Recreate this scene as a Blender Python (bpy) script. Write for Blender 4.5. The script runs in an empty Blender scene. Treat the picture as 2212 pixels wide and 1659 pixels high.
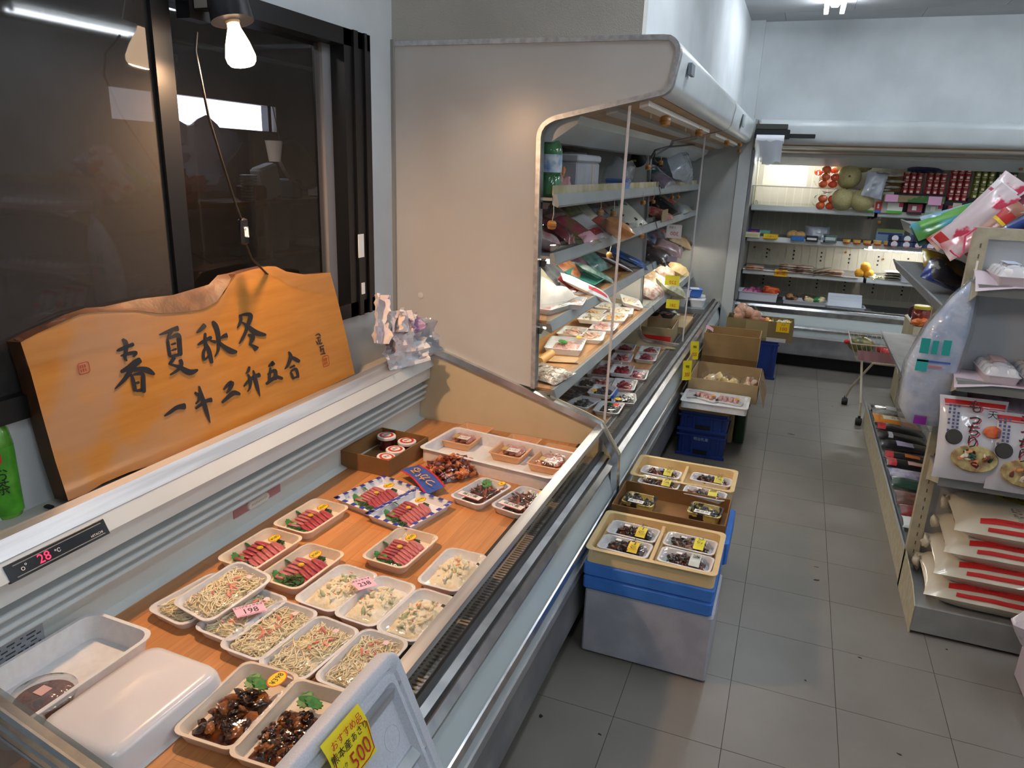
import bpy, math, random
from mathutils import Vector, Matrix, Euler, noise
random.seed(7)
PI = math.pi
SC = bpy.context.scene
COL = SC.collection
# ------------------------------------------------------------------ camera, world, exposure
CAM = Vector((0.000479, -1.738242, 1.517695))
YAW, PITCH, ROLL, FPX = -0.3606926, -0.2931705, 0.0372150, 1564.53
_f = Vector((math.sin(YAW)*math.cos(PITCH), math.cos(YAW)*math.cos(PITCH), math.sin(PITCH)))
_r = Vector((math.cos(YAW), -math.sin(YAW), 0)); _u = _r.cross(_f)
_R = _r*math.cos(ROLL)+_u*math.sin(ROLL); _U = -_r*math.sin(ROLL)+_u*math.cos(ROLL)
cd = bpy.data.cameras.new('camera'); cam = bpy.data.objects.new('camera', cd); COL.objects.link(cam)
cd.sensor_width = 36; cd.lens = FPX/2212*36; cd.clip_start = .02
cam.matrix_world = Matrix((( _R.x,_U.x,-_f.x,CAM.x),(_R.y,_U.y,-_f.y,CAM.y),(_R.z,_U.z,-_f.z,CAM.z),(0,0,0,1)))
SC.camera = cam
w = bpy.data.worlds.new('world'); SC.world = w; w.use_nodes = True
w.node_tree.nodes['Background'].inputs[0].default_value = (.75,.85,1,1)
w.node_tree.nodes['Background'].inputs[1].default_value = .6
vs = SC.view_settings; vs.view_transform = 'Standard'; vs.look = 'None'; vs.gamma = 1; vs.use_curve_mapping = False
vs.exposure = 0.18
TUBE, BULB, CASE_LAMP = 27.0, 1650.0, 22.0        # radiance of the ceiling tubes, the bulb, the case lamps

def at(px, py, ax, v):
    """point where the sight line through a photo pixel meets the plane ax = v (used to measure the place)"""
    d = _f+_R*((px-1106)/FPX)-_U*((py-829.5)/FPX)
    i = 'xyz'.index(ax); return CAM+d*((v-CAM[i])/d[i])

# ------------------------------------------------------------------ materials
def lin(c):
    if isinstance(c, str):
        c = [int(c[i:i+2],16)/255 for i in (0,2,4)]
    return tuple(x/12.92 if x <= .04045 else ((x+.055)/1.055)**2.4 for x in c[:3])+(1,)
MATS = {}
def M(name, col='808080', rough=.5, metal=0, spec=.5, col2=None, nscale=20, namt=.5, bump=0, bscale=60, emit=0, trans=0, stretch=None, coat=0, thr=None, sss=0):
    if name in MATS: return MATS[name]
    m = bpy.data.materials.new(name); m.use_nodes = True; t = m.node_tree; N = t.nodes; L = t.links
    b = N['Principled BSDF']; b.inputs['Base Color'].default_value = lin(col)
    b.inputs['Roughness'].default_value = rough; b.inputs['Metallic'].default_value = metal
    b.inputs['Specular IOR Level'].default_value = spec
    b.inputs['Transmission Weight'].default_value = trans; b.inputs['Coat Weight'].default_value = coat
    if sss: b.inputs['Subsurface Weight'].default_value = sss; b.inputs['Subsurface Scale'].default_value = .01
    tc = N.new('ShaderNodeTexCoord'); src = tc.outputs['Object']
    if stretch:
        mp = N.new('ShaderNodeMapping'); mp.inputs['Scale'].default_value = stretch; L.new(src, mp.inputs[0]); src = mp.outputs[0]
    if col2:
        n = N.new('ShaderNodeTexNoise'); n.inputs['Scale'].default_value = nscale; n.inputs['Detail'].default_value = 4; L.new(src, n.inputs[0])
        r = N.new('ShaderNodeValToRGB'); a, c = (.5-.25*namt, .5+.25*namt) if thr is None else (thr, thr+.04)
        r.color_ramp.elements[0].position = a; r.color_ramp.elements[1].position = c
        r.color_ramp.elements[0].color = lin(col); r.color_ramp.elements[1].color = lin(col2)
        L.new(n.outputs[0], r.inputs[0]); L.new(r.outputs[0], b.inputs['Base Color'])
    if bump:
        n = N.new('ShaderNodeTexNoise'); n.inputs['Scale'].default_value = bscale; n.inputs['Detail'].default_value = 3; L.new(src, n.inputs[0])
        bp = N.new('ShaderNodeBump'); bp.inputs['Strength'].default_value = bump; bp.inputs['Distance'].default_value = .01
        L.new(n.outputs[0], bp.inputs['Height']); L.new(bp.outputs[0], b.inputs['Normal'])
    if emit:
        b.inputs['Emission Color'].default_value = lin(col); b.inputs['Emission Strength'].default_value = emit
    MATS[name] = m; return m
def CLEAR(name, tint='ffffff', gloss=.05, rough=.05, haze=0, hazecol='cccccc', bump=0, bscale=40):
    """thin clear sheet: lets the light through, mirrors by angle, may carry haze"""
    if name in MATS: return MATS[name]
    m = bpy.data.materials.new(name); m.use_nodes = True; t = m.node_tree; N = t.nodes; L = t.links; N.clear()
    o = N.new('ShaderNodeOutputMaterial'); tr = N.new('ShaderNodeBsdfTransparent'); tr.inputs[0].default_value = lin(tint)
    gl = N.new('ShaderNodeBsdfGlossy'); gl.inputs['Roughness'].default_value = rough
    fr = N.new('ShaderNodeFresnel'); fr.inputs[0].default_value = 1.45
    mu = N.new('ShaderNodeMath'); mu.operation = 'MULTIPLY_ADD'; mu.inputs[1].default_value = 1.0; mu.inputs[2].default_value = gloss-.04; mu.use_clamp = True
    L.new(fr.outputs[0], mu.inputs[0])
    ge = N.new('ShaderNodeNewGeometry'); inv = N.new('ShaderNodeMath'); inv.operation = 'SUBTRACT'; inv.inputs[0].default_value = 1; L.new(ge.outputs['Backfacing'], inv.inputs[1])
    m3 = N.new('ShaderNodeMath'); m3.operation = 'MULTIPLY'; L.new(mu.outputs[0], m3.inputs[0]); L.new(inv.outputs[0], m3.inputs[1])   # the far face of a sheet must not mirror
    base = tr.outputs[0]
    if haze:
        df = N.new('ShaderNodeBsdfDiffuse'); df.inputs[0].default_value = lin(hazecol)
        mx = N.new('ShaderNodeMixShader'); mx.inputs[0].default_value = haze; L.new(tr.outputs[0], mx.inputs[1]); L.new(df.outputs[0], mx.inputs[2]); base = mx.outputs[0]
    m2 = N.new('ShaderNodeMixShader'); L.new(m3.outputs[0], m2.inputs[0]); L.new(base, m2.inputs[1]); L.new(gl.outputs[0], m2.inputs[2]); L.new(m2.outputs[0], o.inputs[0])
    if bump:
        tc = N.new('ShaderNodeTexCoord'); n = N.new('ShaderNodeTexNoise'); n.inputs['Scale'].default_value = bscale; n.inputs['Detail'].default_value = 2
        L.new(tc.outputs['Object'], n.inputs[0]); bp = N.new('ShaderNodeBump'); bp.inputs['Strength'].default_value = bump; bp.inputs['Distance'].default_value = .01
        L.new(n.outputs[0], bp.inputs['Height']); L.new(bp.outputs[0], gl.inputs['Normal']); L.new(bp.outputs[0], fr.inputs['Normal'])
    MATS[name] = m; return m
def P(col, rough=.45, **k):          # plain plastic / paper of one colour
    return M('paint_%s_%g_%s' % (col, rough, '_'.join(str(v) for v in k.values())), col, rough, **k)

WALL = M('wallpaper', 'c9cfd2', .9, col2='bdc3c6', nscale=3, bump=.12, bscale=350)
WALLB = M('bulkhead_paper', 'b9b9b2', .9, col2='b0b0a9', nscale=4, bump=.25, bscale=260)
CEILM = M('ceiling_board', 'b4b6b8', .9, col2='a9abad', nscale=2, bump=.15, bscale=200)
FLOORM = M('vinyl_tile', '86817a', .36, col2='78746e', nscale=5, namt=1.4, bump=.03, bscale=30)
GROUT = M('tile_joint', '2c2b29', .9)
ENAMEL = M('white_enamel', 'd2d8d8', .28, col2='c8cecd', nscale=2)
ENAMEL2 = M('pale_enamel', 'c4d0d3', .3)
CREAM = M('cream_liner', 'dccfae', .45, col2='d0c39e', nscale=3)
OLIVE = M('aged_liner', 'aaa473', .55, col2='989260', nscale=3)
CHROME = M('chrome_trim', 'e6e8ea', .24, metal=1, col2='c2c5c9', nscale=15)
STEEL = M('brushed_steel', 'd6d8da', .38, metal=.8, col2='b8babd', nscale=40, stretch=(1,.05,1))
DSTEEL = M('dull_steel', '9a9a9b', .38, metal=.55, col2='84858a', nscale=6)
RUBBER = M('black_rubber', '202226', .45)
BLACK = M('black_aluminium', '101114', .35)
DARK = M('kick_shadow_panel', '15161a', .7)
LIP = M('grey_shelf_lip', 'a8adae', .4, col2='9da2a3', nscale=6)
FOAM = M('white_foam', 'e9e9ea', .42, col2='e2e2e4', nscale=60, sss=.15)
FOAMBOX = M('grey_foam_box', 'b9bac3', .6, col2='a9aab4', nscale=12, bump=.15, bscale=300)
CARD = M('corrugated_card', 'a6865a', .8, col2='9b7b50', nscale=8, bump=.05)
CARDD = M('dark_card', '8a6437', .8, col2='7e5a31', nscale=8, bump=.05)
CARDL = M('pale_card', 'b29a76', .8, col2='a68e69', nscale=8, bump=.05)
DECK = None
FILM = CLEAR('cling_film', gloss=.05, rough=.06, bump=.35, bscale=35)
ACRYL = CLEAR('acrylic', 'f8fafa', gloss=.035, rough=.02, haze=.006)
ACRYLH = CLEAR('hazy_acrylic', 'e8ecec', gloss=.08, rough=.08, haze=.28, hazecol='a8adad')
EDGE = M('acrylic_edge', 'c9c6c8', .3, spec=.6)
GLASS = CLEAR('counter_glass', 'eef2f0', gloss=.05, rough=.01)
BAGF = CLEAR('clear_bag', 'f6f8fa', gloss=.08, rough=.12, haze=.14, hazecol='e6ebf2', bump=.9, bscale=30)
BAGH = CLEAR('cloudy_bag', 'e6eaee', gloss=.1, rough=.15, haze=.5, hazecol='c5ccd8', bump=1, bscale=25)
def wood_deck():
    m = M('butcher_block', 'd09660', .33, col2='b87c48', nscale=7, namt=1.2, stretch=(14,1,1), coat=.15)
    t = m.node_tree; N = t.nodes; L = t.links; b = N['Principled BSDF']; ramp = b.inputs['Base Color'].links[0].from_node
    tc = N.new('ShaderNodeTexCoord'); mp = N.new('ShaderNodeMapping'); mp.inputs['Rotation'].default_value = (0,0,PI/2); L.new(tc.outputs['Object'], mp.inputs[0])
    br = N.new('ShaderNodeTexBrick'); br.inputs['Scale'].default_value = 1; br.inputs['Brick Width'].default_value = .34; br.inputs['Row Height'].default_value = .047; br.inputs['Mortar Size'].default_value = .0006
    br.inputs['Color1'].default_value = (.78,.78,.78,1); br.inputs['Color2'].default_value = (1.12,1.08,1.05,1); br.inputs['Mortar'].default_value = (.6,.55,.5,1)
    L.new(mp.outputs[0], br.inputs[0]); mx = N.new('ShaderNodeMix'); mx.data_type = 'RGBA'; mx.blend_type = 'MULTIPLY'; mx.inputs[0].default_value = 1
    L.new(ramp.outputs[0], mx.inputs[6]); L.new(br.outputs[0], mx.inputs[7]); L.new(mx.outputs[2], b.inputs['Base Color']); return m
DECK = wood_deck()

# ------------------------------------------------------------------ mesh builder
class MB:
    def __init__(s): s.v=[]; s.f=[]; s.m=[]; s.cur=0; s.x=Matrix()
    def mat(s, i): s.cur=i; return s
    def add(s, vs, fs):
        n=len(s.v); s.v += [tuple(s.x@Vector(p)) for p in vs]; s.f += [tuple(n+i for i in f) for f in fs]; s.m += [s.cur]*len(fs); return s
    def box(s, x0,x1,y0,y1,z0,z1):
        return s.add([(x0,y0,z0),(x1,y0,z0),(x1,y1,z0),(x0,y1,z0),(x0,y0,z1),(x1,y0,z1),(x1,y1,z1),(x0,y1,z1)],
            [(0,3,2,1),(4,5,6,7),(0,1,5,4),(1,2,6,5),(2,3,7,6),(3,0,4,7)])
    def cbox(s, x0,x1,y0,y1,z0,z1,c=.004):     # box with chamfered edges (all round)
        a=[(x0,x1),(y0,y1),(z0,z1)]; vs=[]; 
        for zi,z in ((0,z0),(1,z0+c),(2,z1-c),(3,z1)):
            k=c if zi in (0,3) else 0
            X0,X1,Y0,Y1=x0+k,x1-k,y0+k,y1-k
            vs += [(X0+c,Y0,z),(X1-c,Y0,z),(X1,Y0+c,z),(X1,Y1-c,z),(X1-c,Y1,z),(X0+c,Y1,z),(X0,Y1-c,z),(X0,Y0+c,z)]
        fs=[tuple(reversed(range(8))),tuple(range(24,32))]
        for r in range(3):
            for i in range(8): fs.append((r*8+i,r*8+(i+1)%8,r*8+8+(i+1)%8,r*8+8+i))
        return s.add(vs,fs)
    def loops(s, rings, cap0=True, cap1=True):
        n=len(rings[0]); vs=[p for r in rings for p in r]; fs=[]
        for k in range(len(rings)-1):
            for i in range(n): fs.append((k*n+i,k*n+(i+1)%n,(k+1)*n+(i+1)%n,(k+1)*n+i))
        if cap0: fs.append(tuple(reversed(range(n))))
        if cap1: fs.append(tuple(range((len(rings)-1)*n,len(rings)*n)))
        return s.add(vs,fs)
    def ext(s, poly, axis, a0, a1):            # extrude closed polygon along axis ('y': poly is (x,z); 'x': (y,z); 'z': (x,y))
        def p(q,a): return {'y':(q[0],a,q[1]),'x':(a,q[0],q[1]),'z':(q[0],q[1],a)}[axis]
        return s.loops([[p(q,a0) for q in poly],[p(q,a1) for q in poly]])
    def tube(s, pts, r, n=8, cap=True):
        pts=[Vector(p) for p in pts]; rings=[]; up=None
        for i,p in enumerate(pts):
            t=(pts[min(i+1,len(pts)-1)]-pts[max(i-1,0)]).normalized()
            if up is None: up=Vector((0,0,1)) if abs(t.z)<.9 else Vector((1,0,0))
            a=t.cross(up).normalized(); b=a.cross(t).normalized(); up=b
            rr=r[i] if isinstance(r,(list,tuple)) else r
            rings.append([p+(a*math.cos(2*PI*k/n)+b*math.sin(2*PI*k/n))*rr for k in range(n)])
        return s.loops(rings,cap,cap)
    def lathe(s, prof, n=24, c=(0,0,0), cap=True):
        return s.loops([[(c[0]+r*math.cos(2*PI*k/n),c[1]+r*math.sin(2*PI*k/n),c[2]+z) for k in range(n)] for r,z in prof],cap,cap)
    def blob(s, c, r, rnd=.15, n=8, seed=0, sq=(1,1,1)):
        rings=[]; m=max(4,n//2+1)
        for j in range(1,m):
            th=PI*j/m; ring=[]
            for k in range(n):
                ph=2*PI*k/n; d=Vector((math.sin(th)*math.cos(ph),math.sin(th)*math.sin(ph),-math.cos(th)))
                q=1+rnd*2*noise.noise(d*1.6+Vector((seed*3.1,seed*1.7,seed)))
                ring.append((c[0]+d.x*r*q*sq[0],c[1]+d.y*r*q*sq[1],c[2]+d.z*r*q*sq[2]))
            rings.append(ring)
        return s.loops(rings)
    def grid(s, fn, nu, nv):
        vs=[fn(i/nu,j/nv) for j in range(nv+1) for i in range(nu+1)]
        return s.add(vs,[(j*(nu+1)+i,j*(nu+1)+i+1,(j+1)*(nu+1)+i+1,(j+1)*(nu+1)+i) for j in range(nv) for i in range(nu)])
    def mesh(s, name, mats, smooth=False):
        me=bpy.data.meshes.new(name); me.from_pydata(s.v,[],s.f)
        for m in (mats if isinstance(mats,(list,tuple)) else [mats]): me.materials.append(m)
        if any(s.m): me.polygons.foreach_set('material_index',s.m)
        if smooth is True: me.shade_smooth()
        elif smooth: me.shade_smooth(); me.set_sharp_from_angle(angle=smooth)
        me.update(); return me
    def build(s, name, mats, parent=None, smooth=.6, loc=(0,0,0), rot=(0,0,0)):
        return ob(name, s.mesh(name,mats,smooth), parent, loc, rot)
def ob(name, me, parent=None, loc=(0,0,0), rot=(0,0,0), scale=None):
    o=bpy.data.objects.new(name, me); COL.objects.link(o); o.location=loc; o.rotation_euler=rot
    if scale: o.scale=scale
    if parent: o.parent=parent
    return o
def tag(o, label, cat, group=None, kind=None):
    if label: o['label']=label
    if cat: o['category']=cat
    if group: o['group']=group
    if kind: o['kind']=kind
    return o
def thing(name, label, cat, loc=(0,0,0), rz=0, group=None, rot=None):
    o=bpy.data.objects.new(name,None); COL.objects.link(o); o.location=loc; o.rotation_euler=rot or (0,0,rz); o.empty_display_size=.05
    return tag(o,label,cat,group)
def struct(o): o['kind']='structure'; return o
CACHE={}
def cached(key, fn):
    if key not in CACHE: CACHE[key]=fn()
    return CACHE[key]
def rr(a,b,r,z,n=4,c=(0,0)):
    """rounded rectangle ring"""
    r=max(min(r,a*.98,b*.98),1e-4); out=[]
    for cx,cy,t0 in ((a-r,b-r,0),(-(a-r),b-r,PI/2),(-(a-r),-(b-r),PI),(a-r,-(b-r),1.5*PI)):
        for k in range(n+1): t=t0+PI/2*k/n; out.append((c[0]+cx+r*math.cos(t),c[1]+cy+r*math.sin(t),z))
    return out
def tray_mb(mb, a, b, H, r=.02, flare=.012, rim=.006, t=.003, n=4, z=0):
    """open tray: a, b half sizes at the rim"""
    return mb.loops([rr(a-flare,b-flare,r*.8,z,n),rr(a-rim*.6,b-rim*.6,r,z+H-.003,n),rr(a,b,r,z+H-.002,n),rr(a,b,r,z+H,n),rr(a-rim,b-rim,r,z+H,n),rr(a-flare-t,b-flare-t,r*.8,z+t,n)])
def text_mesh(body, size, mat, depth=.0, vert=False):
    def f():
        c=bpy.data.curves.new('lettering','FONT'); c.body=body if isinstance(body,str) else '\n'.join(body); c.size=size; c.align_x='CENTER'; c.align_y='CENTER'; c.extrude=depth; c.resolution_u=2
        if not isinstance(body,str): c.space_line=.85
        o=bpy.data.objects.new('t',c); COL.objects.link(o); dg=bpy.context.evaluated_depsgraph_get()
        me=bpy.data.meshes.new_from_object(o.evaluated_get(dg)); bpy.data.objects.remove(o); me.name='lettering'; me.materials.clear(); me.materials.append(mat); return me
    return cached(('t',str(body),size,mat.name,depth,vert),f)
def text(body, size, mat, parent, loc, rot=(0,0,0), scale=None, vert=False):
    return ob('lettering', text_mesh(body,size,mat,.0001,vert), parent, loc, rot, scale)
INK=P('1a1a1c',.6); REDI=P('c8201c',.6); YEL=P('f0dc1e',.6); PINKP=P('eabfd6',.7); WHITEP=P('eeeeec',.7)

# ------------------------------------------------------------------ room shell
def plane_box(name, mat, x0,x1,y0,y1,z0,z1, parent=None):
    o=MB().box(x0,x1,y0,y1,z0,z1).build(name,mat,parent,False)
    return o if parent else struct(o)
XW=-1.44; YP=.737; YC=2.72; YE=4.5; CZ=2.64; T=.303
fl=plane_box('floor', GROUT, -1.6,4.2,-4.2,5.6,-.05,-.0012)
tile=MB(); tile.ext([(-T/2+.0009,-T/2+.0009),(T/2-.0009,-T/2+.0009),(T/2-.0009,T/2-.0009),(-T/2+.0009,T/2-.0009)],'z',-.004,0); tile_me=tile.mesh('tile',FLOORM)
for i in range(-2,7):
    for j in range(-4,16): ob('tile',tile_me,fl,((i+.5)*T,(j+.5)*T,0),(0,0,random.choice((0,PI/2,PI))))
far=MB()
for i in range(-6,14):
    for j in range(-14,18):
        if not (-2<=i<7 and -4<=j<16): far.box(i*T+.001,(i+1)*T-.001,j*T+.001,(j+1)*T-.001,-.004,0)
tag(far.build('tile',FLOORM,fl,False),None,None,kind='stuff')
ce=plane_box('ceiling', P('6a6c6e',.9), -1.6,4.2,-4.2,5.6,CZ,CZ+.1)
pn=MB().box(.0015,.9085,.0015,.4535,-.008,0).mesh('panel',CEILM)
for i in range(-1,4):
    for j in range(0,12): ob('panel',pn,ce,(-.75+i*.91+(.455 if j%2 else 0),.2+j*.455,CZ))
# left wall with window opening  y -1.9..0.556, z .985..1.915
wl=MB(); wz0,wz1,wy0,wy1=.985,1.915,-1.9,.556
wl.box(XW-.12,XW,-4.2,wy0,0,CZ).box(XW-.12,XW,wy1,YP+.03,0,CZ).box(XW-.12,XW,wy0,wy1,0,wz0).box(XW-.12,XW,wy0,wy1,wz1,CZ)
struct(wl.build('wall_left',WALL,None,False))
struct(MB().box(XW-.12,-.54,YP,YP+.06,1.925,CZ).build('wall_bulkhead_end',WALLB,None,False))
struct(MB().box(-.60,-.54,YP+.06,YE+.05,1.925,CZ).build('wall_bulkhead',WALL,None,False))
struct(MB().box(XW-.12,XW,YP+.03,5.6,0,CZ).build('wall_left_rear',WALL,None,False))
plane_box('column',WALL,-.60,-.435,YE+.05,YE+.12,1.925,CZ)
struct(MB().box(-.54,4.2,YE+.12,YE+.2,1.93,CZ).build('wall_back',WALL,None,False))
plane_box('wall_back_lower',WALL,-1.5,4.2,5.5,5.6,0,1.95)
plane_box('wall_right',WALL,4.1,4.2,-4.2,5.6,0,CZ)
plane_box('wall_front',WALL,-1.6,4.2,-4.2,-4.1,0,CZ)
plane_box('trim_1',P('8e8f8c',.6),XW,XW+.012,YP-.012,YP,.9,1.93)

# ------------------------------------------------------------------ ceiling lights
TUBEM=M('lit_tube','f2f8ff',.3,emit=TUBE); FIXM=M('lamp_housing','e4e6e6',.4)
def fixture(x,y,label):
    t=thing('ceiling_light',label,'ceiling light',(x,y,CZ),0,'twin tube ceiling lights')
    mb=MB(); mb.ext([(-.045,0),(.045,0),(.02,-.035),(-.02,-.035)],'y',-.63,.63); mb.build('lamp_housing',FIXM,t,False)
    for s in (-1,1):
        MB().tube([(s*.05,-.6,-.062),(s*.05,.6,-.062)],.0145,12).build('fluorescent_tube',TUBEM,t)
        e=MB(); 
        for q in (-1,1): e.box(s*.05-.014,s*.05+.014,q*.612-.012,q*.612+.012,-.078,0)
        e.build('lamp_holder',FIXM,t,False)
fixture(.03,3.42,'twin tube ceiling light over the aisle, its ends showing by the back wall')
fixture(.03,.75,'twin tube ceiling light over the aisle, near the tall case')
fixture(.03,-1.9,'twin tube ceiling light over the aisle behind the viewer')
for k,(x,y) in enumerate([(3.28,3.4),(3.28,.7),(3.28,-2.0),(1.7,3.4),(1.7,.7),(1.7,-2.0)]):
    fixture(x,y,['twin tube ceiling light mirrored in the dark window pane','twin tube ceiling light by the side wall','twin tube ceiling light in the near corner','twin tube ceiling light over the grocery shelves','twin tube ceiling light above the rice end of the shelves','twin tube ceiling light over the next aisle'][k])

# ------------------------------------------------------------------ window and the dark kitchen behind it
win=struct(thing('window_1',None,None)); 
fr=MB(); F=.035
fr.box(XW-.10,XW+.022,wy0,wy1,wz1-.05,wz1).box(XW-.10,XW+.022,wy0,wy1,wz0,wz0+.05).box(XW-.10,XW+.022,.40,wy1,wz0,wz1).box(XW-.10,XW+.022,wy0,wy0+.05,wz0,wz1)
fr.box(XW+.022,XW+.03,.445,.47,wz0,wz1).box(XW+.022,XW+.03,.51,.525,wz0,wz1)
fr.build('window_frame',BLACK,win,False)
MB().box(XW-.06,XW-.03,.355,.40,wz0+.05,wz1-.05).build('pale_jamb',P('77777a',.5),win,False)
MB().box(XW-.02,XW+.005,-.345,-.29,wz0+.05,wz1-.05).build('sash_stile',BLACK,win,False)
MB().box(XW-.012,XW-.006,wy0+.05,-.345,wz0+.05,wz1-.05).build('sliding_pane',CLEAR('tinted_pane','8f8b88',gloss=.05,rough=.03,haze=.40,hazecol='565452'),win,False)  # tinted pane with an even grey-brown diffuse mixed in
MB().box(XW-.045,XW-.04,-.29,.36,wz0+.05,wz1-.05).build('fixed_pane',CLEAR('kitchen_pane','e4e4e6',gloss=.04,rough=.02,haze=.03,hazecol='5a5654'),win,False)
st=MB(); st.box(XW+.03,XW+.032,.44,.475,1.19,1.27).box(XW+.03,XW+.032,.455,.475,1.06,1.10); st.build('paper_label',WHITEP,win,False)
# kitchen shell
KX=-3.7; K=MB(); K.box(KX,-1.56,-3.2,-3.1,0,2.5).box(KX-.1,KX,-3.2,4.2,0,1.69).box(KX-.1,KX,-3.2,4.2,1.865,2.5).box(KX-.1,KX,-3.2,1.5,1.68,1.87).box(KX-.1,KX,2.93,4.2,1.68,1.87).box(KX,-1.56,4.1,4.2,0,2.5).box(KX,-1.56,-3.2,4.2,2.4,2.5).box(KX,-1.56,-3.2,4.2,-.1,0)
struct(K.build('wall_kitchen',M('kitchen_wall','8b847c',.9,col2='79726a',nscale=2),None,False))
o=struct(thing('window_2',None,None)); MB().box(KX-.09,KX-.06,1.5,2.93,1.68,1.87).build('pane',M('daylit_glass','dfe8ff',.5,emit=5.0,col2='c0ccdf',nscale=9),o,False); MB().box(KX-.06,KX,2.84,2.875,1.68,1.87).build('window_post',BLACK,o,False)
fx=thing('added_kitchen_light','unseen tube light added on the kitchen ceiling to brighten the dark kitchen','ceiling light',(-2.6,-1.6,2.38)); MB().tube([(0,-.55,-.04),(0,.55,-.04)],.015,10).build('fluorescent_tube',M('added_kitchen_tube','f2f0e8',.3,emit=90),fx); MB().box(-.03,.03,-.6,.6,-.02,.02).build('lamp_housing',FIXM,fx,False)  # unseen tube lamp, added to brighten the kitchen behind the glass
s=thing('storage_shelf','dark brown kitchen storage shelf seen through the window','shelf',(-3.35,0,0)); DW=M('dark_wood','6e4a30',.6,col2='563822',nscale=6)
for z in (.55,.88,1.22): MB().box(-.25,.2,-.2,3.5,z,z+.025).build('shelf_board',DW,s,False)
for y in (-.2,1.3,2.1,2.82,3.47): MB().box(.17,.2,y,y+.03,0,1.245).build('upright',M('pale_post','8a7868',.6),s,False)
rg=random.Random(3); KZ={.905:0,1.245:0}
kt=[('steel-grey','5c5a58'),('dark red','5a1a20'),('khaki','7e7464'),('slate blue','3e4c58'),('pale grey','98938a'),('cream','a89f8c'),('black','26262a'),('olive','5a5a3a')]
for k in range(8):
    y=1.95+k*.19; z=1.245 if k%2 else .905; h=.07+.02*(k%4); wd=.05+.01*(k%3); n_,c=kt[k]
    o=MB().cbox(-.08,.08,-wd,wd,0,h,.01).build('storage_tub',P(c,.6),None); o.location=(-3.3,y,z); tag(o,n_+' storage tub on the '+('top board' if k%2 else 'middle board')+' of the kitchen shelf behind the glass','tub')
t=thing('colander','round ribbed basket standing on edge behind the window','basket',(-3.35,2.6,1.43))
MB().lathe([(.02,.0),(.10,.02),(.17,.06),(.185,.10),(.175,.10),(.16,.06),(.09,.03),(.02,.012)],28).build('bowl',P('7c6a5c',.5),t,rot=(0,1.1,0))
t=thing('plastic_bag','crumpled pale blue plastic bag under the kitchen window','bag',(-3.35,1.75,1.40)); MB().blob((0,0,.12),.19,.5,22,3,(.7,1.1,.9)).build('bag_body',M('pale_bag','b4c4dc',.35,bump=.8,bscale=12),t)
t=thing('plastic_bag','crumpled dark red plastic bag on the kitchen shelf','bag',(-3.3,1.6,1.245)); MB().blob((0,0,.09),.10,.45,18,5,(.8,1.2,.8)).build('bag_body',P('8a1a2c',.35),t)
t=thing('hanging_bag','small grey plastic bag hanging below the kitchen ceiling','bag',(-2.9,1.15,1.88)); MB().blob((0,0,0),.07,.4,14,8,(.5,1,1.5)).build('bag_body',P('b4bac2',.35),t); MB().tube([(0,0,.09),(0,0,.52)],.002,4).build('string',INK,t)
t=thing('ceiling_pipe','long pale pipe running under the kitchen ceiling','pipe',(-2.6,1.2,1.98)); MB().tube([(0,-.9,0),(0,1.8,0)],.012,8).build('pipe_run',P('9a9a94',.5),t); MB().box(-.005,.005,-.5,-.49,0,.42).build('hanger',P('9a9a94',.5),t,False); 
t=thing('white_cup','white paper cup hanging beside the pane in the kitchen','cup',(-1.75,.45,1.50)); MB().lathe([(.02,0),(.03,.07),(.027,.07),(.018,.003)],16).build('cup_body',WHITEP,t); MB().tube([(.028,0,.066),(0,0,.2)],.002,4).build('string',INK,t)
t=thing('flour_pack','white paper pack leaning on the kitchen shelf beside clear lids','pack',(-3.3,2.32,1.245)); MB().cbox(-.05,.05,-.09,.09,.01,.22,.015).build('pack_body',P('b9b4a8',.7),t,rot=(.25,0,0))
t=thing('lid_stack','stack of clear plastic lids on the kitchen shelf','lids',(-3.28,2.1,1.245)); mb=MB()
for k in range(9): mb.lathe([(.05,k*.018),(.055,k*.018+.01),(.05,k*.018+.012)],14)
stuff(mb.build('lid_layers',P('9fa498',.3),t)) if 'stuff' in globals() else mb.build('lid_layers',P('9fa498',.3),t).__setitem__('kind','stuff')

# ------------------------------------------------------------------ bulb lamp clipped above the ledge
t=thing('clip_lamp','black clip lamp with a bare glowing bulb hanging in front of the window','lamp',(-1.296,-.228,1.77))
BX=M('glowing_bulb_face','ffcc9c',.3,emit=BULB); BS=M('glowing_bulb_side','ffd9b4',.3,emit=9)
bx=Matrix.Rotation(-.24,4,'Y')@Matrix.Rotation(-.03,4,'X')
mb=MB(); mb.x=bx; mb.mat(1); mb.lathe([(.028,-.047),(.033,-.041),(.035,-.03),(.028,.0),(.02,.022),(.015,.035),(.014,.045)],24,cap=False); mb.mat(0); mb.lathe([(.001,-.0505),(.018,-.050),(.028,-.047)],24,cap=False); o=mb.build('glass_bulb',[BX,BS],t,True)
mb=MB(); mb.x=bx; mb.lathe([(.014,.045),(.017,.05),(.017,.068),(.014,.072)],16); mb.build('socket_collar',P('b8a585',.5),t)
mb=MB(); mb.x=bx; mb.lathe([(.046,.052),(.049,.05),(.044,.12),(.04,.22),(.012,.235),(.01,.225),(.036,.21),(.042,.12)],24); mb.build('lamp_shade',P('2b2b30',.35),t)
mb=MB(); mb.box(-.10,-.03,-.035,-.005,.07,.10).box(-.13,-.09,-.05,.02,.05,.13); mb.build('clamp',BLACK,t,False)
MB().box(-.088,-.05,-.0365,-.0355,.073,.095).build('rating_plate',P('8e8c84',.5),t,False)
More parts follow.
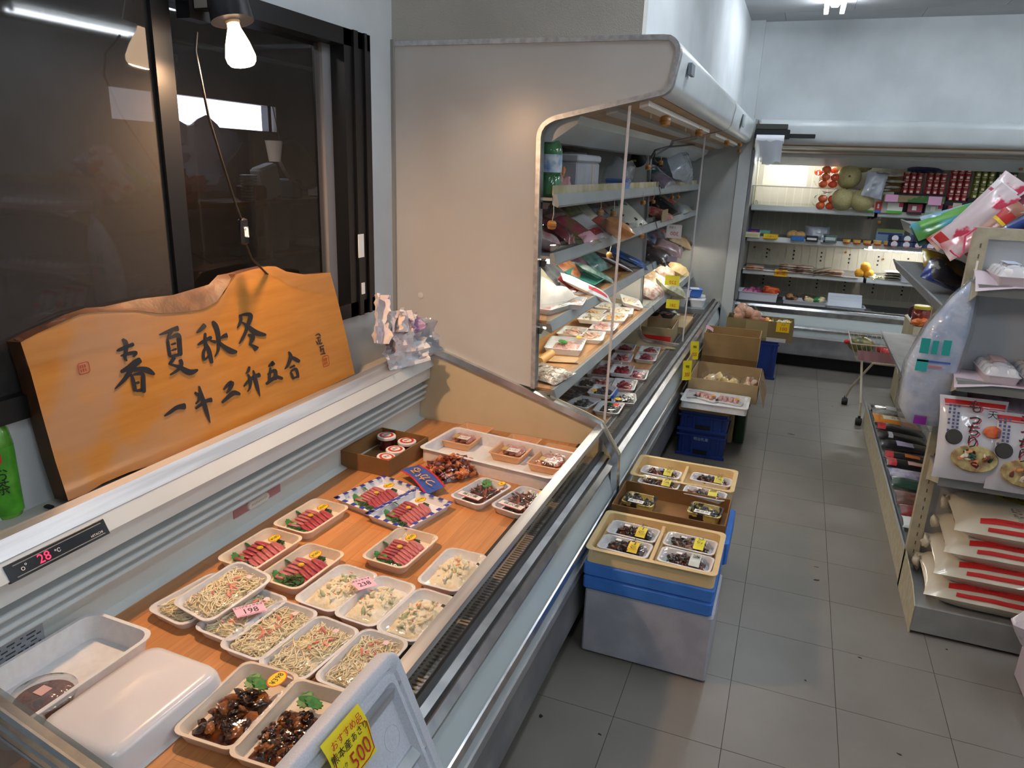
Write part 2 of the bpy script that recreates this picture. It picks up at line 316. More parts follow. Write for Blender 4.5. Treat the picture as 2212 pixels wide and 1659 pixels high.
cb=[at(425,70,'x',-1.33),at(422,110,'x',-1.31),at(432,160,'x',-1.3),at(450,250,'x',-1.31),at(480,350,'x',-1.33),at(512,450,'x',-1.35),at(524,480,'x',-1.36)]
o=thing('lamp_cable','thin dark lamp cord with an inline switch hanging before the window','cord',cb[-1])
L0=Vector(cb[-1]); MB().tube([p-L0 for p in cb],.003,6).build('cord',P('2a2521',.5),o)
cb2=[at(528,520,'x',-1.36),at(545,560,'x',-1.375),at(575,590,'x',-1.40),at(590,600,'x',-1.42)]
MB().tube([Vector(p)-L0 for p in cb2],.003,6).build('cord',P('2a2521',.5),o)
q=at(526,500,'x',-1.36)-L0
MB().cbox(q.x-.008,q.x+.008,q.y-.014,q.y+.014,q.z-.035,q.z+.035,.005).build('switch_body',P('17171a',.4),o); MB().cbox(q.x+.008,q.x+.012,q.y-.007,q.y+.007,q.z-.014,q.z+.012,.003).build('switch_rocker',WHITEP,o)

# ------------------------------------------------------------------ display cases
def ribbon(mb, pts, wdt, y0, y1):
    """flat strip of width wdt on the inner side of the polyline pts (d,z), thick from y0 to y1"""
    P2=[Vector((p[0],p[1])) for p in pts]; inn=[]
    for i,p in enumerate(P2):
        d=(P2[min(i+1,len(P2)-1)]-P2[max(i-1,0)]).normalized(); inn.append(p+Vector((d.y,-d.x))*wdt)
    rings=[[(a.x,y0,a.y),(b.x,y0,b.y),(b.x,y1,b.y),(a.x,y1,a.y)] for a,b in zip(P2,inn)]
    return mb.loops(rings)
def arc(cx,cz,r,a0,a1,n=6): return [(cx+r*math.cos(math.radians(a0+(a1-a0)*k/n)),cz+r*math.sin(math.radians(a0+(a1-a0)*k/n))) for k in range(n+1)]
UP=[(0,.80),(0,1.925)]+[(.965,1.925)]+arc(.975,1.872,.053,90,0,5)[1:]+arc(.965,1.795,.05,0,-75,5)+[(.63,1.668)]+arc(.63,1.613,.05,90,180,4)[1:]+[(.60,.715)]
LOWTOP=[(0,.83),(.10,.833),(.17,.828),(.25,.808),(.60,.705),(.80,.645),(.865,.620),(.94,.505),(.945,.38),(.945,.0)]
def base_front(root, L, y0=0):
    """chrome bumper rail, enamel front, bumpers and kick plate of a low front, d measured from the wall"""
    y1=y0+L
    MB().ext([(.883,.500),(.901,.495),(.901,.484),(.883,.484)],'y',y0,y1).build('inner_rail',CHROME,root,False)
    MB().ext([(.901,.486),(.910,.486),(.910,.478),(.901,.478)],'y',y0,y1).build('rail_groove',RUBBER,root,False)
    MB().ext([(.910,.494),(.915,.496),(.929,.479),(.929,.474),(.912,.436),(.905,.44)],'y',y0,y1).build('outer_rail',CHROME,root,False)
    MB().ext([(.86,.505),(.873,.512),(.883,.506),(.883,.47),(.86,.46)],'y',y0,y1).build('rubber_nosing',RUBBER,root)
    MB().ext([(.909,.436),(.930,.36),(.932,.12),(.90,.12),(.895,.436)],'y',y0,y1).build('front_panel',ENAMEL2,root,False)
    MB().ext([(.925,.349),(.935,.346),(.941,.333),(.936,.318),(.925,.315)],'y',y0,y1).build('bumper_rail',CHROME,root)
    MB().ext([(.925,.275),(.936,.272),(.942,.258),(.938,.245),(.938,.17),(.943,.155),(.943,.115),(.935,.108),(.925,.11)],'y',y0,y1).build('lower_bumper',DSTEEL,root)
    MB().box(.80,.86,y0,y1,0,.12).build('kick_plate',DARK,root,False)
def grille_mesh(L, w0, w1, z):
    def f():
        mb=MB(); n=int(L/.0125)
        for k in range(n+1):
            y=k*L/n; mb.box(w0,w1,y-.0036,y+.0036,z-.004,z)
        for x in (w0,(w0*.68+w1*.32),w1): mb.box(x-.003,x+.003,0,L,z-.004,z+.0005)
        return mb.mesh('air_grille',M('grille_plastic','b3a59a',.5))
    return cached(('gr',round(L,3),w0,w1,z),f)

# --- near flat counter: y -1.17 .. .737
CY0=-1.17; CL=YP-CY0
ctr=thing('refrigerated_counter','low white refrigerated counter with chrome rails and a wooden deck along the window','display counter',(XW,CY0,0))
base_front(ctr,CL)
MB().box(.135,.783,0,CL,.50,.52).build('wooden_deck',DECK,ctr,False)
MB().box(.783,.792,0,CL,.495,.524).build('deck_lip',P('2a2018',.5),ctr,False)
ob('air_grille',grille_mesh(CL,.80,.857,.478),ctr); MB().box(.79,.86,0,CL,.36,.42).build('grille_well',P('6e5548',.7),ctr,False)
tm=MB(); 
for k in range(int(CL/.0125)): tm.box(.792,.800,k*.0125,k*.0125+.006,.490,.494)
tag(tm.build('grille_teeth',P('b0a49c',.5),ctr,False),None,None,kind='stuff')
MB().box(.868,.873,.01,CL-.01,.497,.60).build('glass_screen',GLASS,ctr,False)
MB().ext([(.846,.606),(.876,.606),(.876,.588),(.872,.588),(.872,.600),(.846,.600)],'y',.005,CL-.012).build('glass_top_rail',STEEL,ctr,False)
MB().box(.864,.878,CL-.016,CL-.004,.497,.604).build('glass_post',CHROME,ctr,False)
# back ledge, nose, louvres, inner wall
MB().box(0,.138,0,CL,.77,.782).build('ledge_top',P('b8b5ae',.5),ctr,False)
MB().ext([(.095,.782),(.10,.812),(.113,.819),(.138,.816),(.158,.784),(.156,.778),(.138,.786)],'y',0,CL).build('ledge_rail',STEEL,ctr)
MB().ext([(.157,.782),(.175,.748),(.168,.744),(.152,.775)],'y',0,CL).build('ledge_nose',ENAMEL,ctr,False)
MB().ext([(.152,.745),(.157,.745),(.157,.695),(.140,.690),(.140,.745)],'y',0,CL).build('ledge_fascia',ENAMEL,ctr,False)
for z in (.664,.636,.611): MB().ext([(.10,z+.012),(.142-(.664-z)*.2,z+.002),(.148-(.664-z)*.2,z-.002),(.146-(.664-z)*.2,z-.006),(.10,z+.006)],'y',0,CL).build('louvre',ENAMEL,ctr,False)
MB().box(.06,.075,0,CL,.50,.79).build('louvre_back',P('4b4d4c',.6),ctr,False)
MB().box(.08,.110,0,CL,.50,.596).build('inner_wall',M('inner_enamel','cfd6d2',.4,col2='c3cac6',nscale=4),ctr,False)
MB().ext([(.108,.528),(.136,.521),(.136,.512),(.108,.512)],'y',0,CL).build('deck_ledge',ENAMEL,ctr,False)
MB().box(.0,.80,0,CL,.12,.16).build('tank_bottom',P('55585a',.6),ctr,False)
# near end panel with its sloping trim
MB().ext([(0,0)]+LOWTOP,'y',-.02,0).build('end_panel',CLEAR('end_glass','dfe3e0',gloss=.06,rough=.03,haze=.25,hazecol='9a9f9c'),ctr,False)
for k,(off,wd) in enumerate(((0,.014),(.03,.01),(.055,.006))):
    rb=MB(); ribbon(rb,[(p[0],p[1]-off) for p in LOWTOP[:8]],wd,-.024,-.008); rb.build('sloping_trim',CHROME,ctr,False)
# temperature display
dsp=MB(); dsp.x=Matrix(); dsp.ext([(.153,.776),(.163,.775),(.178,.745),(.170,.741)],'y',.20,.412); d_=dsp.build('temperature_display',P('0b0b12',.2),ctr,False)
nrm=Vector((.030,0,.0165)).normalized()
def disp_text(s,size,mat,y,off=0):
    me=text_mesh(s,size,mat,.0001); o=ob('lettering',me,d_); c=Vector((.1705,y,.7600))+nrm*.0012+Vector((.015,0,-.030)).normalized()*off
    xa=Vector((0,1,0)); za=nrm; ya=za.cross(xa); o.matrix_local=Matrix(((xa.x,ya.x,za.x,c.x),(xa.y,ya.y,za.y,c.y),(xa.z,ya.z,za.z,c.z),(0,0,0,1)))
disp_text('28',.026,M('red_digits','ff2a50',.5,emit=1.6),.272); disp_text('℃',.011,WHITEP,.30); disp_text('HITACHI',.007,WHITEP,.385,.006); disp_text('o°',.016,WHITEP,.232)
fm=MB()
for a in (-.0115,.0115):
    c=Vector((.1705,0,.7600))+nrm*.0008+Vector((.015,0,-.030)).normalized()*a; fm.box(c.x-.0008,c.x+.0008,.214,.402,c.z-.0006,c.z+.0006)
fm.build('display_outline',P('9a9a98',.5),d_,False)
# thermometer and notice
tm=thing('dial_thermometer','small oval thermometer on a pink strip inside the counter back wall','thermometer',(XW+.111,-.235,.575))
MB().box(0,.0015,-.098,.098,-.012,.012).build('backing_strip',P('a8787c',.6),tm,False)
MB().loops([[(.0015,y,z) for y,z,_ in rr(.045,.012,.012,0)],[(.006,y,z) for y,z,_ in rr(.043,.0105,.0105,0)]]).build('thermometer_body',P('d6d9d0',.4),tm)
mb=MB(); [mb.box(.0062,.0066,-.03+k*.006,-.0292+k*.006,-.002,.004) for k in range(11)]; mb.build('scale_marks',INK,tm,False)
nt=thing('notice_sticker','printed notice sticker on the inner wall above the foam tray','sticker',(XW+.111,-.945,.555))
MB().box(0,.001,-.075,.06,-.04,.034).build('paper',P('a9aeb4',.6),nt,False)
mb=MB(); rg=random.Random(5)
for k in range(7):
    y=-.068
    while y<.05:
        l=rg.uniform(.005,.02); mb.box(.0011,.0014,y,min(y+l,.054),.024-k*.009,.027-k*.009); y+=l+rg.uniform(.003,.012)
tag(mb.build('print_lines',P('4a4d55',.6),nt,False),None,None,kind='stuff')

# --- tall cases
PANELW=M('end_panel_white','c9c9c6',.3,col2='c0c0bd',nscale=2)
HDR=M('header_enamel','c7ced0',.3,col2='bcc4c6',nscale=3)
SOF=M('soffit_beige','b5946a',.5,col2='a3855e',nscale=4)
LAMPC=M('case_tube','fff4e2',.3,emit=CASE_LAMP)
LAMPW=M('cool_case_tube','fbfaf4',.3,emit=CASE_LAMP*2.0)
SHELVES=[(1.425,.64),(1.222,.64),(.974,.64),(.715,.67)]
def tall_case(root, L, near_panel, divider, far_panel, lamps, holes=False, liner=OLIVE, lampm=LAMPC, nshelf=1, shelves=SHELVES):
    MB().ext([(.94,1.925)]+arc(.975,1.872,.053,80,0,4)+arc(.965,1.795,.05,0,-80,5)+[(.93,1.76),(.93,1.90)],'y',.03,L).build('header',HDR,root)
    MB().ext([(0,1.925),(.95,1.925),(.95,1.90),(0,1.90)],'y',.012,L-.012).build('case_roof',HDR,root,False)
    MB().ext([(.965,1.746),(.63,1.672),(.63,1.69),(.965,1.765)],'y',.03,L).build('soffit',SOF,root,False)
    MB().ext([(.93,1.737),(.90,1.730),(.90,1.712),(.93,1.72)],'y',.05,L-.25).build('blind_rail',P('d8d4c8',.4),root,False)
    MB().ext([(.83,1.716),(.79,1.707),(.79,1.69),(.83,1.70)],'y',.05,L-.25).build('air_duct',P('b0b2b0',.4),root,False)
    MB().ext([(.70,1.688),(.56,1.665),(.56,1.60),(.60,1.60),(.69,1.66)],'y',.05,L-.05).build('lamp_trough',HDR,root,False)
    MB().ext([(.555,1.62),(.52,1.615),(.52,1.60),(.555,1.60)],'y',.05,L-.05).build('top_lamp_rail',P('dcd9cd',.4),root,False)
    MB().box(.06,.10,.012,L-.012,.12,1.90).build('back_liner',liner,root,False)
    if holes:
        mb=MB(); n=int(L/.066)
        for k in range(n): mb.box(.10,.104,k*.066+.004,(k+1)*.066-.002,.5,1.62)
        mb.build('back_ribs',M('ribbed_liner','cfcabb',.5,col2='c0bbab',nscale=3),root,False)
        hb=MB()
        for c in range(1,int(L/.23)+1):
            for z0 in (.80,.56):
                for k in range(3): hb.x=Matrix.Translation((.1045,c*.23-.06,z0+.035*k))@Matrix.Rotation(PI/2,4,'Y'); hb.lathe([(.008,0),(.008,.001)],10)
        tag(hb.build('vent_hole',INK,root,False),None,None,kind='stuff')
    for k,(z,d) in enumerate(shelves):
        for q in range(nshelf):
            a=q*L/nshelf+.012; b=(q+1)*L/nshelf-.012
            o=MB().ext([(.10,z-.022),(.10,z-.012),(d-.01,z-.012),(d-.01,z-.022)],'y',a,b).build('shelf',P('9c9d98',.45),root,False)
            MB().ext([(d-.012,z-.002),(d+.002,z+.002),(d+.014,z-.036),(d+.008,z-.044),(d-.012,z-.035)],'y',a,b).build('price_rail',LIP if not holes else ENAMEL,o,False)
            MB().ext([(d-.014,z+.03),(d-.012,z+.03),(d-.010,z-.004),(d-.014,z-.004)],'y',a,b).build('clear_strip',ACRYL if not (k==0 and not holes) else M('yellowed_strip','cdc6ae',.4,col2='a89a62',nscale=9),o,False)
            for e in (a,b-.006): MB().ext([(.11,z-.022),(.5,z-.022),(d-.02,z-.03),(d-.03,z-.05),(.3,z-.075),(.11,z-.09)],'y',e,e+.004).build('bracket',P('24262a',.5),o,False)
    for (k,y0,y1) in lamps:
        if k=='top': z,d=1.635,.44
        else: z,d=shelves[k][0]-.040,shelves[k][1]-.045
        MB().tube([(d,y0,z),(d,y1,z)],.015 if holes else .010,10).build('fluorescent_tube',lampm,root)
        MB().box(d-.012,d+.012,y0-.02,y1+.02,z+.011,z+.016).build('lamp_batten',P('e8e8e4',.4),root,False)
    base_front(root,L)
    MB().box(.10,.775,0,L,.432,.447).build('lower_deck',P('84868a',.5) if holes else M('deck_tan','b98a5c',.5,col2='a87a4e',nscale=6,stretch=(6,1,1)),root,False)
    ob('air_grille',cached(('lg',round(L,3)),lambda: grille_mb(L)),root); MB().box(.775,.862,0,L,.40,.42).build('grille_well',P('2c2c2e',.7),root,False)
    MB().box(0,.8,.012,L-.012,.12,.16).build('tank_bottom',P('55585a',.6),root,False)
    for flag,y0,y1,near in ((near_panel,0,.03,True),(divider,0,.03,False),(far_panel,L-.03,L,False)):
        if not flag: continue
        MB().ext(UP,'y',y0,y1).build('end_panel',PANELW,root,False)
        lo=[(0,0)]+[(0,.80)]+([(p[0],p[1]) for p in LOWTOP[1:]] if near else [(.17,.79),(.60,.70),(.605,.56)]+arc(.66,.55,.05,180,270,3)+[(.865,.490),(.935,.48),(.94,.38),(.945,0)])
        MB().ext(lo,'y',y0+.002,y1-.002).build('lower_end_panel',CREAM,root,False)
        rb=MB(); ribbon(rb,UP[1:],.016 if near else .012,y0-.006,y1+.004); rb.build('panel_trim',STEEL if near else DSTEEL,root,.6)
        rb=MB(); ribbon(rb,LOWTOP[1:] if near else lo[4:],.024 if near else .014,y0-(.020 if near else .008),y1+(-.006 if near else .004)); rb.build('chrome_edge',CHROME,root,.6)
def grille_mb(L):
    mb=MB(); n=int(L/.016)
    for k in range(n+1): y=k*L/n; mb.box(.778,.858,y-.003,y+.003,.452,.456)
    for x in (.778,.80,.858): mb.box(x-.003,x+.003,0,L,.452,.457)
    return mb.mesh('air_grille',P('56585a',.45))
caseB=thing('open_display_case','tall white multi-deck case with a C-shaped end panel facing the flat counter','display case',(XW,YP,0))
LB=YC-YP
tall_case(caseB,LB,True,False,False,[(1,.10,1.0),(2,.10,LB-.1)])
def screen(root,y):
    MB().ext([(.592,.71),(.868,.632),(.872,1.716),(.64,1.66),(.60,1.62)],'y',y,y+.004).build('acrylic_screen',ACRYL,root,False)
    MB().ext([(.868,.632),(.876,.629),(.88,1.718),(.872,1.716)],'y',y-.001,y+.006).build('screen_edge',EDGE,root,False)
screen(caseB,.012)
sc=MB(); q=[(.03,.06),(.075,.06),(.075,.02),(.03,.02)]
MB().box(1.028,1.040,.17,.245,1.828,1.865).build('control_box',P('6a747c',.4),caseB,False)
MB().lathe([(.012,0),(.012,.002),(.009,.003)],18).build('plug_button',P('d8d8d6',.4),caseB,loc=(at(909,638,'y',YP).x-XW,-.001,at(909,638,'y',YP).z),rot=(PI/2,0,0))
caseC=thing('open_display_case','tall white multi-deck case standing in the corner behind the first one','display case',(XW,YC,0))
LC=YE-YC
tall_case(caseC,LC,False,True,False,[(2,.10,LC-.15)])
screen2=MB().ext([(.592,.56),(.868,.50),(.872,1.716),(.64,1.66),(.60,1.62)],'y',.012,.016).build('acrylic_screen',ACRYL,caseC,False)
MB().ext([(.868,.50),(.876,.498),(.88,1.718),(.872,1.716)],'y',.011,.018).build('screen_edge',EDGE,caseC,False)
MB().box(1.028,1.036,.5,.62,1.80,1.87).build('paper_label',P('98a1a6',.6),caseC,False)
ep=MB().ext([(.0,.44),(.0,1.75),(.97,1.75),(.945,1.72),(.945,.44)],'y',LC-.02,LC+.01).build('far_end_panel',M('far_end_enamel','a7aaa8',.32,col2='9b9e9c',nscale=5),caseC,False)
MB().box(.935,1.025,LC-.03,LC+.05,0,1.93).build('corner_post',M('post_enamel','b9bebf',.35),caseC,False)
# back case along the rear wall (front faces the aisle)
YB=YE+.94
DSH=[(1.272,.60),(1.018,.62),(.745,.64)]
caseD=thing('wall_display_case','long white wall case with lit shelves across the end of the aisle','display case',(-.40,YB,0),-PI/2)
LD=2.9
tall_case(caseD,LD,False,False,False,[('top',.05,.62),(1,.93,1.80)],True,M('white_liner','d8d4c6',.5),LAMPW,3,DSH)
MB().ext([(0,0),(0,1.925),(.96,1.925),(.96,1.72),(.90,1.70),(.90,.52),(.945,.5),(.945,0)],'y',-.02,0).build('end_panel',P('8f9493',.4),caseD,False)
MB().ext([(.90,1.70),(.94,1.70),(.94,.52),(.90,.52)],'y',-.012,.012).build('side_rail',DSTEEL,caseD,False)
MB().box(.42,.60,0,.93,1.425,1.43).build('wire_shelf',P('9a9a92',.5),caseD,False)
for y in (.005,): 
    for d in (.30,.34,.40): MB().tube([(d,y+.01,1.27),(d,y+.01,1.66)],.004,6).build('upright_rod',P('b9b29a',.4),caseD)
nl=MB().box(.105,.108,.05,.42,1.43,1.70).build('backing_sheet',P('ece7d6',.7),caseD,False)
# roll-bag dispenser in the corner
t=thing('bag_roll_dispenser','black dispenser holding a roll of clear bags on the back case header','bag dispenser',(-.33,4.40,1.80))
MB().cbox(-.07,.16,-.045,.0,.045,.085,.004).build('housing_top',P('3a3834',.4),t); MB().cbox(-.07,.18,-.06,.0,-.02,.045,.004).build('housing',BLACK,t); MB().cbox(.18,.36,-.03,-.005,-.012,.018,.003).build('arm',BLACK,t)
mb=MB(); mb.tube([(-.055,-.055,-.025),(.145,-.055,-.025)],.032,16); mb.build('roll',P('e4e6ee',.4),t); 
MB().grid(lambda u,v:(-.05+.19*u,-.085+.012*math.sin(7*u)*v,-.03-.17*v+.015*math.sin(9*u)),14,10).build('hanging_film',BAGH,t,True)

# ------------------------------------------------------------------ helpers for goods
def at_plane(px,py,p0,n):
    d=_f+_R*((px-1106)/FPX)-_U*((py-829.5)/FPX); return CAM+d*((Vector(p0)-CAM).dot(n)/d.dot(n))
def film_me(a,b,H,r,h,seed=0):
    def f():
        mb=MB(); rings=[]
        for s,zz in ((1.003,-.010),(1.006,-.001),(.97,.002),(.8,.75),(.5,1),(.2,1.0)):
            rings.append([(x+.0,y,H+(zz if zz<.01 else zz*h+.002)+(.0012*noise.noise(Vector((x*60,y*60,seed))) if zz>.01 else 0)) for x,y,_ in rr(a*s,b*s,r*s,0,3)])
        mb.loops(rings,False,True); return mb.mesh('film',FILM,True)
    return cached(('film',a,b,H,r,h,seed),f)
def sticker(parent,loc,s='¥580',rz=PI/2,sc=1.0,tilt=(0,0)):
    def f():
        mb=MB(); mb.lathe([(.0165,0),(.0165,.0004),(.0145,.0006)],20); mb.mat(1); mb.lathe([(.0145,.0006),(.0145,.0009)],20); return mb.mesh('price_sticker',[P('e0561c',.5),M('sticker_yellow','f4d21c',.5)],False)
    o=ob('price_sticker',cached('stk',f),parent,loc,(tilt[0],tilt[1],rz),(1.2*sc,.85*sc,1))
    ob('lettering',text_mesh(s,.014,INK,.0001),o,(0,0,.0011),(0,0,0),(.8,1.15,1)); return o
def noodles_me(a,b,seed):
    def f():
        rg=random.Random(seed); mb=MB()
        for k in range(130):
            x,y=rg.uniform(-.7,.7)*a,rg.uniform(-.66,.66)*b; d=rg.uniform(0,2*PI); z=.006+.018*max(0,1-(x/a)**2-(y/b)**2)*rg.random()**.5; pts=[]
            for i in range(11):
                pts.append((x,y,z+.002*math.sin(i*1.3+k))); d+=rg.uniform(-.75,.75)
                nx,ny=x+math.cos(d)*a*.11,y+math.sin(d)*a*.11
                if abs(nx)>a*.82 or abs(ny)>b*.76: d+=PI*.7; nx,ny=x+math.cos(d)*a*.08,y+math.sin(d)*a*.08
                x,y=nx,ny
            mb.tube(pts,.0015,4,False)
        return mb.mesh('noodles',M('noodle','fbf0d4',.35,col2='f2e2b8',nscale=30,sss=.1),True)
    return cached(('ndl',a,b,seed%3),f)
def mound_me(a,b,h,seed,mat,name='filling'):
    def f():
        mb=MB(); fr=.34/max(a,b)
        def fn(u,v):
            x=(u*2-1)*a; y=(v*2-1)*b; e=max(0,1-abs(u*2-1)**3)*max(0,1-abs(v*2-1)**3)
            q=noise.noise(Vector((x*fr*28,y*fr*28,seed)))*.5+noise.noise(Vector((x*90,y*90,seed+9)))*.35
            return (x*(.9+.1*e),y*(.9+.1*e),h*e**.6*(.75+.7*q))
        mb.grid(fn,26,18); return mb.mesh(name,mat,True)
    return cached(('mnd',a,b,h,seed,mat.name,name),f)
def chunks_me(a,b,h,n,sz,seed,mats,name='chunks',sq=(1,.7,.5),rnd=.3,nn=7):
    def f():
        rg=random.Random(seed); mb=MB()
        for k in range(n):
            r=math.sqrt(rg.random()); th=rg.uniform(0,2*PI); x,y=a*r*math.cos(th),b*r*math.sin(th)
            mb.mat(rg.randrange(len(mats))); mb.x=Matrix.Translation((x,y,.004+h*(1-r*r*.7)*rg.random()))@Euler((rg.uniform(-.7,.7),rg.uniform(-.7,.7),rg.uniform(0,6.3))).to_matrix().to_4x4()
            mb.blob((0,0,0),sz*rg.uniform(.6,1.3),rnd,nn,k+seed,sq)
        return mb.mesh(name,mats,1.2)
    return cached(('chk',a,b,h,n,sz,seed,mats[0].name,name),f)
def stuff(o): o['kind']='stuff'; return o
def tray_me(a,b,H,r,mat,fl=.012):
    return cached(('tray',a,b,H,r,mat.name,fl),lambda: tray_mb(MB(),a,b,H,r,fl).mesh('tray',mat,.7))
def pack(label,cat,loc,ang,a,b,H=.022,r=.018,mat=FOAM,group=None,name='food_pack',rot=None,film=.006,fl=.012):
    t=thing(name,label,cat,loc,ang,group,rot); ob('tray',tray_me(a,b,H,r,mat,fl),t)
    if film is not None: ob('film',film_me(a,b,H,r,film),t)
    return t
SALAD=M('potato_salad','f6eeda',.5,col2='ece0bc',nscale=70,bump=.3,bscale=120,sss=.1)
MEAT=M('sliced_tuna','a02f3c',.32,col2='b85058',nscale=60,stretch=(1,7,1),sss=.15,coat=.2)
MEAT2=M('pale_tuna','b85058',.32,col2='cc7c7c',nscale=60,stretch=(1,7,1),sss=.15,coat=.2)
LEAF=M('shiso_green','2f7a34',.45,col2='3f9040',nscale=60); PARS=M('parsley_green','1d4a1e',.6,col2='2c6228',nscale=90)
SOY=M('soy_brown','3c1c0c',.12,col2='6a3410',nscale=50,coat=.6); SOY2=M('soy_amber','8a4a18',.15,col2='a86424',nscale=50,coat=.6); SOYD=M('soy_dark','24120c',.15,coat=.5)
def slice_me():
    def f():
        mb=MB()
        for s in (0,):
            rings=[]
            for i in range(7):
                u=i/6; x=(u-.5)*.058; w=.0150*(1-.35*abs(u*2-1)**2.5); z=.004*math.sin(u*PI)
                rings.append([(x,-w,z),(x,-w*.3,z+.0045),(x,w*.7,z+.004),(x,w,z+.0005),(x,0,z-.0005)])
            mb.loops(rings)
        return mb.mesh('slice',MEAT,True)
    return cached('slice',f)
def leaf_me():
    def f():
        pts=[]; n=22
        for k in range(n):
            t=2*PI*k/n; r=.017*(1-.35*abs(math.sin(t/2))**.5)*(1.14 if k%2 else .9); pts.append((r*math.cos(t)*1.2,r*math.sin(t)))
        mb=MB(); mb.loops([[(x,y,0) for x,y in pts],[(x,y,.0006+.003*math.sin(x*120)) for x,y in pts]]); return mb.mesh('shiso_leaf',LEAF,False)
    return cached('leaf',f)
def parsley_me():
    return cached('pars',lambda: chunks_me(.010,.010,.008,34,.0035,4,[PARS],'parsley',(1,1,.6),.5,5))
def sashimi(t,a,b,n=6,seed=0,rows=2,price='¥580',pz=.026):
    rg=random.Random(seed); s2=cached('slice2',lambda:(lambda m:(m.materials.clear(),m.materials.append(MEAT2),m)[2])(slice_me().copy()))
    for r in range(rows):
        for k in range(n):
            x=-.30*a+(k/(n-1)-.25)*a*(.85 if r==0 else .75)*1.0; y=(-.42 if r==0 else .22)*b
            ob('slice',slice_me() if (r==0)==(seed%2==0) else s2,t,(x,y,.006+k*.0016),(.25,-.25,PI/2-.25+.5*r+rg.uniform(-.08,.08)),(.85,1.1,1))
    for q,(x,y) in enumerate(((-.62*a,.30*b),(-.55*a,.55*b),(.1*a,.72*b))): ob('shiso_leaf',leaf_me(),t,(x,y,.010+q*.002),(.4,-.5,q*1.1),(.9,.9,1))
    for x,y in ((-.72*a,-.45*b),(-.66*a,.0),(.62*a,-.1*b)): ob('parsley',parsley_me(),t,(x,y,.006),(0,0,x*50))
    fl=cached('flower',lambda: MB().lathe([(.001,0),(.007,.001),(.0085,.004),(.006,.006),(.002,.005)],12).mesh('flower',M('chrysanthemum','e8c01a',.5,col2='c89a10',nscale=300),False))
    ob('flower',fl,t,(.02*a,.10*b,.019)); 
    if price: sticker(t,(.55*a,.05*b,pz),price,0)

DZ=.52; RZ=math.radians(87)
# ---- sashimi trays on the wooden deck
FOAMW=M('cream_foam_tray','ead9c4',.45,sss=.15)
TS=1.10
for (x,y,L,W,lab,n,sd,pr) in [(-1.175,-.195,.176,.118,'oval-stickered sashimi tray behind the others, beside the blue checked trays',6,0,'¥590'),
      (-1.182,-.400,.176,.116,'sashimi tray with dark red slices, against the pasta trays by the wall',6,1,'¥580'),
      (-1.035,-.425,.178,.116,'sashimi tray with a big dark parsley clump and shiny film',6,2,'¥580'),
      (-.858,-.243,.174,.120,'sashimi tray standing alone near the glass with white radish shreds',7,3,'¥590')]:
    L*=TS; W*=TS; t=pack(lab,'sashimi',(x,y,DZ),RZ,L/2,W/2,.026,.022,FOAMW,None,'sashimi_tray',film=.005); sashimi(t,L/2,W/2,n,sd,2,pr)
    if sd==2: ob('parsley',parsley_me(),t,(-.6*L/2,-.3*W/2,.008),(0,0,1),(2.1,2.1,1.8))
    if sd==3: stuff(ob('radish_shreds',chunks_me(.014,.012,.008,26,.004,3,[P('f2f0ea',.3)],'radish_shreds',(2.2,.25,.25),.1,5),t,(.6*L/2,.35*W/2,.012)))
BLUEB=P('2c3ca8',.35); WHT=P('eceef4',.3)
def blue_tray(lab,x,y,rz,sd,pr):
    a,b=.106,.080; t=thing('sashimi_tray',lab,'sashimi',(x,y,DZ),rz); ob('tray',tray_me(a,b,.024,.012,WHT),t)
    mb=MB()
    for k in range(12):
        u=-a+(k+.5)*2*a/12; 
        if k%2==0:
            for s in (-1,1): mb.box(u-.008,u+.008,s*(b-.006)-.006,s*(b-.006)+.006,.0240,.0249)
    for k in range(9):
        u=-b+(k+.5)*2*b/9
        if k%2==0:
            for s in (-1,1): mb.box(s*(a-.006)-.006,s*(a-.006)+.006,u-.008,u+.008,.0240,.0249)
    stuff(mb.build('blue_checks',BLUEB,t,False)); ob('film',film_me(a,b,.025,.012,.004),t); sashimi(t,a*.9,b*.9,7,sd,2,pr,.029)
blue_tray('blue checked sashimi tray touching the inner cardboard box corner',-1.085,.012,math.radians(77),4,'¥790')
blue_tray('blue checked sashimi tray nearer the glass, overlapping its twin',-.948,-.035,math.radians(78),5,'¥790')
# ---- noodle and potato salads
TR=[('P1',-1.165,-.632,.086,.058,82,0,'spaghetti salad tray half under another beside the counter back wall'),('P2',-1.110,-.612,.086,.058,81,.024,'spaghetti salad tray lying on top of two others'),
    ('P3',-1.035,-.640,.084,.052,86,0,'spaghetti salad tray partly covered, with the pink 198 card on it'),('P4',-.942,-.661,.088,.055,87,0,'spaghetti salad tray with strong film glare in the middle of the row'),
    ('P5',-.828,-.676,.087,.057,84,0,'spaghetti salad tray with red crab sticks next to the soy-glazed packs'),('P6',-.705,-.668,.085,.054,88,0,'spaghetti salad tray half hidden by the upright foam lid')]
for i,(k,x,y,a,b,ang,dz,lab) in enumerate(TR):
    a*=1.10; b*=1.10
    t=pack(lab,'salad',(x,y,DZ+dz),math.radians(ang),a,b,.022,.024,FOAM,None,'spaghetti_salad',film=.007,rot=None if k!='P2' else (.06,-.08,math.radians(ang)))
    stuff(ob('noodles',noodles_me(a,b,i),t)); ob('filling',mound_me(a*.78,b*.76,.016,i,SALAD),t,(0,0,.004))
    stuff(ob('crab_sticks',chunks_me(a*.6,b*.5,.008,9,.006,i,[P('ec9080',.4)],'crab_sticks',(1.6,.5,.3),.2,6),t,(0,0,.018)))
    MB().box(-.006,.006,-.006,.006,0,.0006).build('tag_sticker',P('f3d7dc',.6),t,False,(.6*a,-.3*b,.029))
